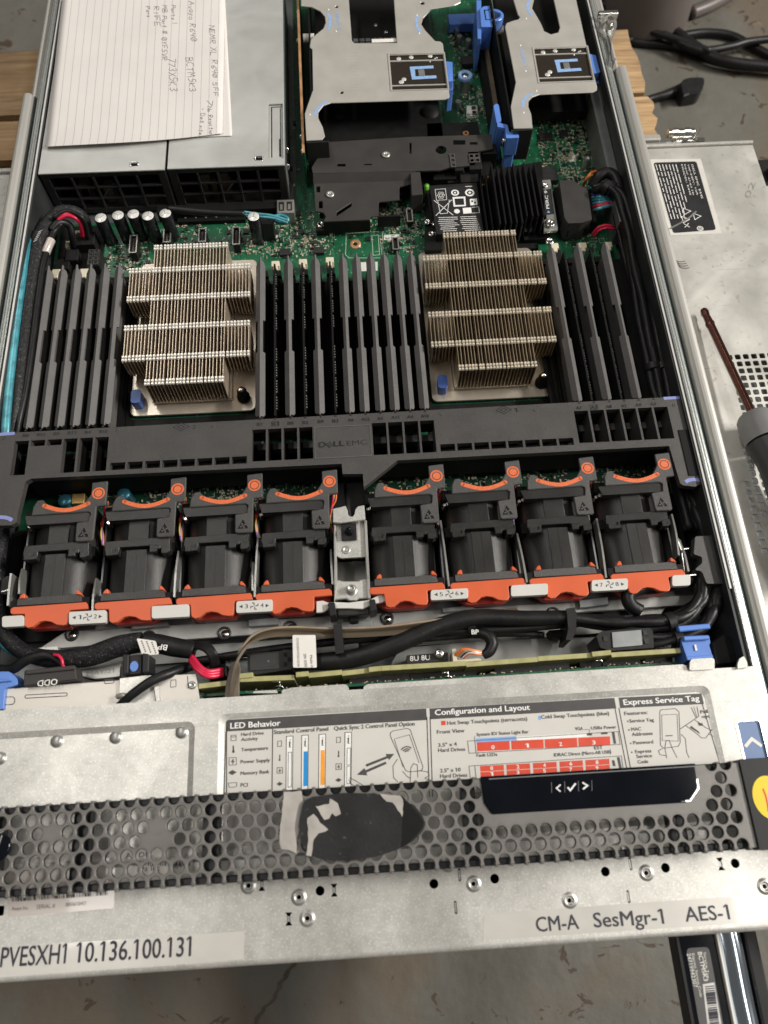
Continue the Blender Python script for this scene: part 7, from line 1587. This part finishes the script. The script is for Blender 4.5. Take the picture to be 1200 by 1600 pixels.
ic.ln([(1072, 1134), (1091, 1148), (1096, 1153), (1103, 1153), (1108, 1146), (1112, 1141), (1103, 1137), (1086, 1125)], .32, z2); ic.px([(1080, 1134), (1092, 1143), (1094, 1147), (1078, 1137)], z2); ic.px([(1090, 1127), (1096, 1131), (1097, 1129), (1099, 1134), (1092, 1134)], z2)
ic.ln([(1112, 1122), (1112, 1133)], .2, z2); ic.ln([(1110, 1141), (1114, 1140), (1132, 1143)], .3, z2); ic.ln([(1108, 1147), (1116, 1151), (1124, 1154)], .3, z2); ic.ln([(1120, 1155), (1119, 1163), (1125, 1170), (1124, 1180), (1130, 1188)], .3, z2)
ic.build('pictograms', M['header'], st, stuff=True)
rd = Layer(); rd.px([(689, 1126.5), (696, 1126), (696.5, 1133), (689.5, 1133.4)], z1)
def lerp(a, b, t): return a+(b-a)*t
cells = [(745, 796), (798.5, 849), (851, 901.5), (903.5, 953)]
for k, (a, b) in enumerate(cells):
    f = lambda u: 1160-(u-744)/210*9.6; g = lambda u: 1174-(u-744)/210*9.6
    rd.px([(a, f(a)), (b, f(b)), (b+.8, g(b)), (a+.8, g(a))], z1)
c2_ = [(750, 787), (791, 828), (832.5, 869.5), (874, 910.5), (914.5, 952)]
for k, (a, b) in enumerate(c2_):
    f = lambda u, d: 1197+d-(u-750)/202*11.5
    rd.px([(a, f(a, 0)), (b, f(b, 0)), (b+.6, f(b, 8.6)), (a+.6, f(a, 8.6))], z1); rd.px([(a+.6, f(a, 9.4)), (b+.6, f(b, 9.4)), (b+2.2, f(b, 30)), (a+2.2, f(a, 30))], z1)
rd.build('red_cells', M['red_print'], st, stuff=True)
wn = Layer()
for k, (a, b) in enumerate(cells): m_ = (a+b)/2; tpx(wn, str(k), (m_-2.3, 1171.6-(m_-744)/210*9.6), (m_+2.3, 1171.4-(m_-744)/210*9.6), 2.0, z2, .02)
for k, (a, b) in enumerate(c2_):
    m_ = (a+b)/2
    for j in (0, 1): tpx(wn, str(2*k+j), (m_-2, 1204+j*9-(m_-750)/202*11.5), (m_+2, 1203.8+j*9-(m_-750)/202*11.5), 1.8, z2, .02)
wn.build('cell_numbers', M['white_print'], st, stuff=True)
wp = Layer(); wp.px([(807, 1151.5), (918, 1144.8), (921, 1151), (808, 1157.5)], z1)
for (u, v) in ((448.3, 1151.3), (472.3, 1149.8), (499.3, 1148.3), (539.8, 1145.3)): wp.px([(u, v), (u+8.8, v-.5), (u+8, v+84.5), (u-.8, v+85)], z1)
wp.build('white_fields', M['white_print'], st, stuff=True)
lb = Layer(); lb.px([(743.5, 1154), (806, 1150.3), (807, 1157), (744, 1160)], z1); lb.px([(841, 1118.5), (848-3, 1118.2), (845.5, 1124.6), (841.5, 1124.8)], z1); lb.build('light_blue_fields', M['lightblue_print'], st, stuff=True)
cy = Layer(); cy.px([(474.5, 1174.2), (480.8, 1173.8), (480.4, 1228), (473.8, 1228.4)], z2); cy.build('blue_bar', M['cyan_print'], st)
am = Layer(); am.px([(501.3, 1172.4), (507.4, 1172), (507.2, 1226.4), (500.6, 1226.8)], z2); am.build('amber_bar', M['amber_print'], st)

# ------------------------------------------------------------------ other labels on the front plate
def strip_label(name, label, px, parts, cat='label'):
    t = thing(name, label, cat, (*at(*px[0], ZC), ZC-.1))
    mb = MB(); mb.sheet(atl(px, ZC), ZC-.02); mb.build('tape', M['label_tape'], t)
    mb = MB()
    for s_, a, b, c in parts: tpx(mb, s_, a, b, c, ZC+.05, .012)
    mb.build('print', M['ink'], t)
    return t
strip_label('address_label', 'glossy tape label reading PVESXH1 10.136.100.131 at bottom left', [(-20, 1529), (381, 1499), (382, 1455), (-20, 1482)], [('PVESXH1', (0, 1511), (102, 1505), 8.6), ('10.136.100.131', (118, 1504), (298, 1493.5), 8.6)])
strip_label('name_label', 'long glossy tape label reading CM-A SesMgr-1 AES-1 at bottom right', [(754, 1469), (1185, 1441), (1210, 1430), (1210, 1396), (756, 1428)], [('CM-A', (839, 1456), (905, 1451), 6.6), ('SesMgr-1', (929, 1449), (1038, 1443), 6.6), ('AES-1', (1072, 1440), (1141, 1436), 6.6)])
sb = thing('serial_label', 'grey barcode label with SERIAL # sticking out under the left of the bezel', 'label', (*at(95, 1400, ZC), ZC-.1))
mb = MB(); mb.sheet(rounded(atl([(13, 1433), (178, 1419), (180, 1340), (12, 1352)], ZC), 1), ZC-.03); mb.build('sheet', M['label_clear'], sb)
mb = MB(); u = 20
while u < 168:
    w_ = rnd.choice([.25, .25, .5, .75]); a, b = at(u, 1409-(u-20)*.07, ZC), at(u-1, 1392-(u-20)*.07, ZC); mb.stroke([a, b], w_, ZC+.03); u += rnd.choice([1.6, 2.2, 3])
mb.build('barcode', M['ink_grey'], sb, stuff=True)
mb = MB(); tpx(mb, 'Avaya Inc.', (18, 1423), (44, 1421), 1.8, ZC+.03); tpx(mb, 'SERIAL #', (57, 1420.5), (86, 1418), 2.0, ZC+.03); tpx(mb, '08IS06100421', (102, 1416.5), (134, 1414), 1.7, ZC+.03); mb.build('print', M['ink_grey'], sb)
sb2 = thing('inner_label', 'pale label with codes seen through the left holes of the bezel', 'label', (*at(170, 1345, ZC), ZC-.1))
mb = MB(); mb.sheet(atl([(200, 1375), (300, 1368), (302, 1325), (200, 1330)], ZC), ZC-.03); mb.build('sheet', M['label_white'], sb2)
mb = MB(); z = ZC+.03
for s_, a, b, c in [('A8 DEL', (196, 1341), (240, 1338), 2.4), ('00 VM', (205, 1352), (232, 1350), 2.2), ('1084', (262, 1358), (284, 1356), 2.6), ('aya Inc', (214, 1362), (250, 1360), 2.6)]: tpx(mb, s_, a, b, c, z)
u = 205
while u < 298: mb.stroke([at(u, 1346, z), at(u, 1353, z)], rnd.choice([.3, .5]), z); u += rnd.choice([2, 3, 4])
mb.build('print', M['ink'], sb2, stuff=True)

# ------------------------------------------------------------------ bezel lying across the cover
bz = thing('front_bezel', 'grey perforated server bezel with black display lying across the front cover', 'bezel', (0, -70, 44))
ZBZ = 62; BX0, BX1 = -222, 190.6
A0 = at(0, 1271, ZBZ); A1 = at(1150, 1190, ZBZ)
YT, YB = -50.6, -89.6
PX = 7.25; PY = 6.2; rad = 3.16
lcd = [(60.2, YT+1), (168.9, YT+1), (168.2, -61.8), (162.6, -67.6), (64.2, -67.4), (60.8, -62)]
def near_lcd(x, y): return ptin((x, y), [(57.5, YT+6), (171.6, YT+6), (171.4, -62.5), (164, -70.4), (62.5, -70.2), (58, -64)])
def solid(x, y):
    if near_lcd(x, y): return True
    for (u, v, r) in [(80, 1310, 5), (243, 1305, 5), (963-0, 1300, 0), (1093, 1252, 5)]:
        q = at(u, v, ZBZ)
        if math.hypot(x-q[0], y-q[1]) < r: return True
    if x > 186: return True
    if 171 < x and x < 175 and y > -62: return True
    return False
mb = MB(); wall = MB()
yrow0 = YT+.4
NA = 18
rows = []
j = 0; y = YT-.2
while y > YB-2: rows.append((j, y)); j += 1; y -= PY
def clampy(y): return max(YB, min(YT, y))
nh = 0
for j, y in rows:
    n = int((BX1-BX0)/PX)+3
    for i in range(-1, n):
        x = BX0+i*PX+(PX/2 if j % 2 else 0)
        if x < BX0-4 or x > BX1+4: continue
        hexr = PX/math.sqrt(3)
        hexp = []
        for k in range(NA):       # NA points round the hexagon, matched with the circle
            a = R(30)+2*math.pi*k/NA
            m_ = (a+R(30)) % R(60)-R(30)
            rr_ = (PX/2)/math.cos(m_)
            hexp.append((x+rr_*math.cos(a), y+rr_*math.sin(a)))
        cl = lambda p: (min(BX1, max(BX0, p[0])), clampy(p[1]))
        H_ = [cl(p) for p in hexp]
        if solid(x, y):
            c = cl((x, y)); base = [(*c, ZBZ)]+[(*p, ZBZ) for p in H_]
            mb.raw(base, [(0, 1+k, 1+(k+1) % NA) for k in range(NA)]); continue
        nh += 1
        Cc = [cl((x+rad*math.cos(R(30)+2*math.pi*k/NA), y+rad*math.sin(R(30)+2*math.pi*k/NA))) for k in range(NA)]
        C2 = [cl((x+(rad-.35)*math.cos(R(30)+2*math.pi*k/NA), y+(rad-.35)*math.sin(R(30)+2*math.pi*k/NA))) for k in range(NA)]
        mb.raw([(*p, ZBZ) for p in H_]+[(*p, ZBZ) for p in Cc]+[(*p, ZBZ-.35) for p in C2], [(k, (k+1) % NA, NA+(k+1) % NA, NA+k) for k in range(NA)]+[(NA+k, NA+(k+1) % NA, 2*NA+(k+1) % NA, 2*NA+k) for k in range(NA)])
        wall.raw([(*p, ZBZ-.35) for p in C2]+[(*p, ZBZ-2.2) for p in C2], [(k, (k+1) % NA, NA+(k+1) % NA, NA+k) for k in range(NA)])
mb.build('perforated_face', M['bezel'], bz, weld=True); wall.build('hole_walls', M['bezel_side'], bz, stuff=True)
# scalloped side rims
def rim(yy, sgn):
    mb = MB()
    x = BX0
    while x < BX1-2:
        mb.box(x+PX/2-.9, x+PX/2+.9, yy-.5, yy+.5, ZBZ-2.4, ZBZ-.4); x += PX
    return mb
for yy, sg in ((YT+.6, 1), (YB-.6, -1)):
    x = BX0; first = None; off = 0 if sg > 0 else (PX/2 if (len(rows)-1) % 2 else 0)
    while x < BX1-2:
        if not (sg > 0 and 56 < x < 172):
            mbk = MB(); mbk.box(x+PX/2+off-.95, x+PX/2+off+.95, yy-.55, yy+.55, ZBZ-5, ZBZ-.15)
            if first is None: first = mbk.build('rim_post', M['bezel'], bz, bevel=.35); fx = x
            else: copy_at(first, x-fx)
        x += PX
    mb = MB(); mb.box(BX0, BX1, min(yy, yy-sg*3.2), max(yy, yy-sg*3.2), 52, ZBZ-3.6); mb.build('side_rail', M['bezel_side'], bz, bevel=.4)
# cross ribs under the face (seen as dark bars through the holes)
for u in (-8, 128, 330, 735, 1060):
    x = at(u, 1300, 56)[0]; mb = MB(); mb.box(x-4 if u != 735 else x-3, x+4, YB+1.5, YT-1.5, 50, 57); mb.build('cross_rib', M['bezel_side'], bz)
# display window
mb = MB(); mb.prism(lcd, ZBZ-.5, ZBZ+.9); dw = mb.build('display_window', M['gloss'], bz, bevel=.7, seg=2)
mb = MB(); z = ZBZ+1.0
c = lambda u, v: at(u, v, z)
mb.stroke([c(876, 1226), c(869.5, 1231.5), c(876, 1237)], .6, z); mb.stroke([c(910, 1222.5), c(918, 1227.5), c(911, 1233)], .75, z); mb.stroke([c(887, 1230), c(891, 1235), c(899.5, 1224)], .8, z)
mb.build('button_symbols', M['white_print'], dw)
mb = MB(); mb.stroke([(64.5, -51.0), (168.2, -51.0), (167.7, -61.5), (162.3, -67.0), (158, -67.0)], .45, ZBZ+.96); mb.build('polished_edge', M['grip'], dw)  # pale stroke paints the highlight along the window edge
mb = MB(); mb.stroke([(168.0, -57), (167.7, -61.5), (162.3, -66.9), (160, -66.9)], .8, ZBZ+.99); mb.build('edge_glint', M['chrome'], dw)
mb = MB()
for u, v0, v1 in ((862, 1222, 1239), (882.5, 1221, 1238), (904, 1220, 1237), (925, 1219, 1236)): mb.stroke([c(u, v1), c(u-.3, v0)], .22, z)
mb.build('button_edges', M['grip'], dw)
# badge with torn tape
bd = thing('bezel_badge', 'scuffed black oval badge on the middle of the bezel with torn tape on it', 'badge', (*at(560, 1290, ZBZ), ZBZ))
ov = [(462+ (0), 1290)]
ovp = [(474, 1250), (500, 1243), (540, 1238.5), (585, 1240), (622, 1246), (645, 1257), (658, 1270), (664, 1284), (663, 1295), (652, 1309), (638, 1319), (620, 1328), (590, 1338), (555, 1344), (520, 1345), (490, 1340), (472, 1325), (466, 1290)]
mb = MB(); mb.prism(rounded(atl(ovp, ZBZ+2), 3, 4), ZBZ+.05, ZBZ+2); mb.build('plate', M['badge'], bd, bevel=.6, seg=2)
mb = MB(); mb.prism(atl([(627, 1242), (630, 1256), (628, 1312), (626, 1325), (640, 1316), (652, 1304), (660, 1293), (661.5, 1284), (655, 1273), (645, 1262)], ZBZ+2.4), ZBZ+2.02, ZBZ+2.15); mb.build('clean_tip', M['deep'], bd)
mb = MB(); jag = lambda pts: [(u+rnd.uniform(-1, 1), v+rnd.uniform(-1, 1)) for u, v in pts]
def frag(pts, z0, z1, nm='torn_piece'):
    P = []; m = len(pts)
    for i in range(m):
        a, b = pts[i], pts[(i+1) % m]; n = max(1, int(math.hypot(a[0]-b[0], a[1]-b[1])/6))
        for k in range(n): q = k/n; P.append((a[0]+(b[0]-a[0])*q+rnd.uniform(-1, 1), a[1]+(b[1]-a[1])*q+rnd.uniform(-1, 1)))
    mb = MB(); mb.prism(atl(P, z1), z0, z1); return mb.build(nm, M['torn'], bd)
tp_ = thing('tape_strip', 'torn grey white tape strip stuck over the bezel holes left of the badge', 'tape', (*at(455, 1285, ZBZ), ZBZ))
def fragt(pts, z0, z1, par, m='torn'):
    P = []; n_ = len(pts)
    for i in range(n_):
        a, b = pts[i], pts[(i+1) % n_]; n = max(1, int(math.hypot(a[0]-b[0], a[1]-b[1])/6))
        for k in range(n): q = k/n; P.append((a[0]+(b[0]-a[0])*q+rnd.uniform(-.8, .8), a[1]+(b[1]-a[1])*q+rnd.uniform(-.8, .8)))
    mb = MB(); mb.prism(atl(P, z1), z0, z1); return mb.build('piece', M[m], par)
fragt([(444, 1238), (471, 1236), (474, 1262), (472, 1290), (463, 1310), (464, 1334), (450, 1328), (439, 1326), (436, 1310), (441, 1265)], ZBZ+.05, ZBZ+.5, tp_)
fragt([(480, 1278), (490, 1272), (500, 1285), (513, 1296), (508, 1300), (497, 1302), (490, 1312), (486, 1338), (478, 1336), (482, 1315)], ZBZ+2.02, ZBZ+2.3, bd)
fragt([(493, 1260), (514, 1256), (516, 1247), (527, 1256), (533, 1272), (524, 1276), (518, 1270), (514, 1280), (507, 1281), (500, 1270)], ZBZ+2.02, ZBZ+2.4, bd)
fragt([(593, 1241), (626, 1243), (630, 1250), (629, 1276), (622, 1266), (614, 1254), (604, 1252)], ZBZ+2.05, ZBZ+2.3, bd)
# lock and right end block
lk = at(-3, 1324, ZBZ); mb = MB(); mb.lathe((lk[0], lk[1], ZBZ-.1), [(6.3, 0), (6.2, .7), (5.4, 1.2), (.01, 1.5)], 28); mb.build('lock', M['gloss'], bz)
mb = MB(); mb.prism(rounded(rect(191.0, 232, YB-1.5, YT+1.6), 1.2), 45, ZBZ+1.2); eb = mb.build('end_block', M['black'], bz, bevel=.8, seg=2)
ys_ = thing('round_sticker', 'round yellow sticker with a red pen mark on the black bezel end', 'sticker', (*at(1196, 1244, ZBZ), ZBZ+1.2))
c = at(1203, 1246, ZBZ+1.4); mb = MB(); mb.quadz([(c[0]+8.4*math.cos(k*math.pi/16), c[1]+10.2*math.sin(k*math.pi/16)) for k in range(32)], ZBZ+1.35); mb.build('disc', M['yellow'], ys_)
mb = MB(); z = ZBZ+1.42; mb.stroke([at(1192, 1232, z), at(1196, 1242, z), at(1199, 1254, z), at(1201, 1268, z)], .8, z); mb.stroke([at(1201, 1268, z), at(1206, 1240, z), at(1210, 1234, z)], .8, z); mb.build('pen_mark', M['red_pen'], ys_)

# ------------------------------------------------------------------ pull-out tag and chrome strip below the right end
tg = thing('pull_out_tag', 'black pull-out tag tray with a service label and chrome strip below the front plate', 'tag', (176, -150, 10))
mb = MB(); mb.prism([(158.8, -126), (158.8, -215), (178.4, -215), (178.4, -126)], 14, 18); mb.build('tray', M['gloss'], tg, bevel=.6)
mb = MB(); mb.prism([(157.2, -126), (157.2, -215), (159.4, -215), (159.4, -126)], 8, 19.5); mb.build('tray_edge', M['black'], tg, bevel=.5)
P = rounded([(162.2, -136), (174.0, -136), (173.2, -225), (161.2, -225)], 2.2); mb = MB(); mb.prism(P, 18.05, 18.35); lb_ = mb.build('service_label', M['label_grey'], tg)
mb = MB(); z = 18.45
tpx(mb, 'Service Tag', (1099, 1488), (1105, 1528), 1.3, z); tpx(mb, 'BCTM5K3', (1090, 1488), (1100, 1533), 2.3, z, .01); tpx(mb, 'Express Service Code', (1081, 1490), (1094, 1558), 1.3, z); tpx(mb, '24719942307', (1073, 1490), (1084, 1543), 2.1, z)
mb.build('label_print', M['smd_end'], lb_)
mb = MB(); P = atl([(1098, 1538), (1116, 1535), (1134, 1640), (1110, 1640)], 18.4); mb.sheet(P, 18.42); mb.build('barcode_field', M['steel_plain'], lb_)
mb = MB(); v = 1542
while v < 1602:
    mb.stroke([at(1101+(v-1540)*.13, v, 18.5), at(1116+(v-1540)*.13, v-1.5, 18.5)], rnd.choice([.3, .5, .8]), 18.5); v += rnd.choice([2, 2.6, 3.4])
mb.build('barcode', M['ink'], lb_, stuff=True)
mb = MB(); mb.prism([(178.2, -126), (178.2, -215), (179.2, -215), (179.2, -126)], 12, 20.5); mb.build('pale_lip', M['label_white'], tg, bevel=.2)
pr = [(179.6, 8), (179.6, 16.6), (182, 17.6), (184.5, 18.3), (187, 18.6), (189.5, 18.3), (191.6, 17.2), (193.4, 14.5), (194, 8)]
mb = MB(); 
ys = [-126-k*4 for k in range(24)]; vs = []
for k, yy in enumerate(ys):
    wob = .7*math.sin(k*.55)
    for x, zz in pr: vs.append((x, yy, zz+(wob*.5 if 181 < x < 192 else 0)))
m = len(pr); mb.raw(vs, [(a*m+b, a*m+b+1, (a+1)*m+b+1, (a+1)*m+b) for a in range(len(ys)-1) for b in range(m-1)], True)
mb.build('chrome_strip', mat('blue chrome', (.55, .62, .70), .13, 1., .05, 20), tg)
mb = MB(); mb.prism([(194.2, -126), (194.2, -215), (201, -215), (201, -126)], 6, 16); mb.build('outer_edge', M['black'], tg, bevel=1, seg=2)

# ------------------------------------------------------------------ screwdriver on the lid
sd = thing('screwdriver', 'screwdriver with bronze hexagonal shaft and grey rubber handle on the worn lid', 'screwdriver', (290, 170, -4))
p0 = Vector((*at(1099, 484, 2), 2)); p1 = Vector((*at(1178, 652, 11), 11)); d = (p1-p0).normalized()
L_ = (p1-p0).length
mb = MB(); mb.cyl(p0+d*14, 3.0, L_-12, 6, d=d); mb.lathe(p0+d*13, [(3.3, 0), (3.4, 1), (2.9, 3)], 12, d=d); mb.build('shaft', M['bronze'], sd, bevel=.25)
mb = MB(); mb.cyl(p0, 2.3, 14, 6, 3.0, d=d); mb.lathe(p0, [(.01, -.4), (1.6, -.3), (2.6, 0), (3.1, 3), (2.7, 6)], 6, d=d); mb.build('tip', M['bronze'], sd, bevel=.2)
mb = MB(); mb.lathe(p1+d*-2, [(5, 0), (10.2, .8), (11.8, 3), (12.6, 9), (13.2, 16), (13.0, 22)], 28, d=d); mb.build('collar', M['grip'], sd)
mb = MB(); mb.lathe(p1+d*21.5, [(13.05, 0), (12.2, 6), (11.0, 14), (11.6, 26), (14, 44), (15, 60), (14.5, 80), (12, 96), (.01, 100)], 28, d=d); mb.build('handle', M['grip_dark'], sd)
for a in (60, 100, 140, 180, 220):
    ax = d.orthogonal().normalized(); bx = d.cross(ax); q = ax*math.cos(R(a))+bx*math.sin(R(a))
    mb = MB(); mb.tube([tuple(p1+d*44+q*11.6), tuple(p1+d*62+q*13.8), tuple(p1+d*82+q*14.8)], .7, 6); mb.build('grip_rib', M['grip'], sd)
for o in list(bpy.data.objects):
    if '_o' in o: del o['_o']
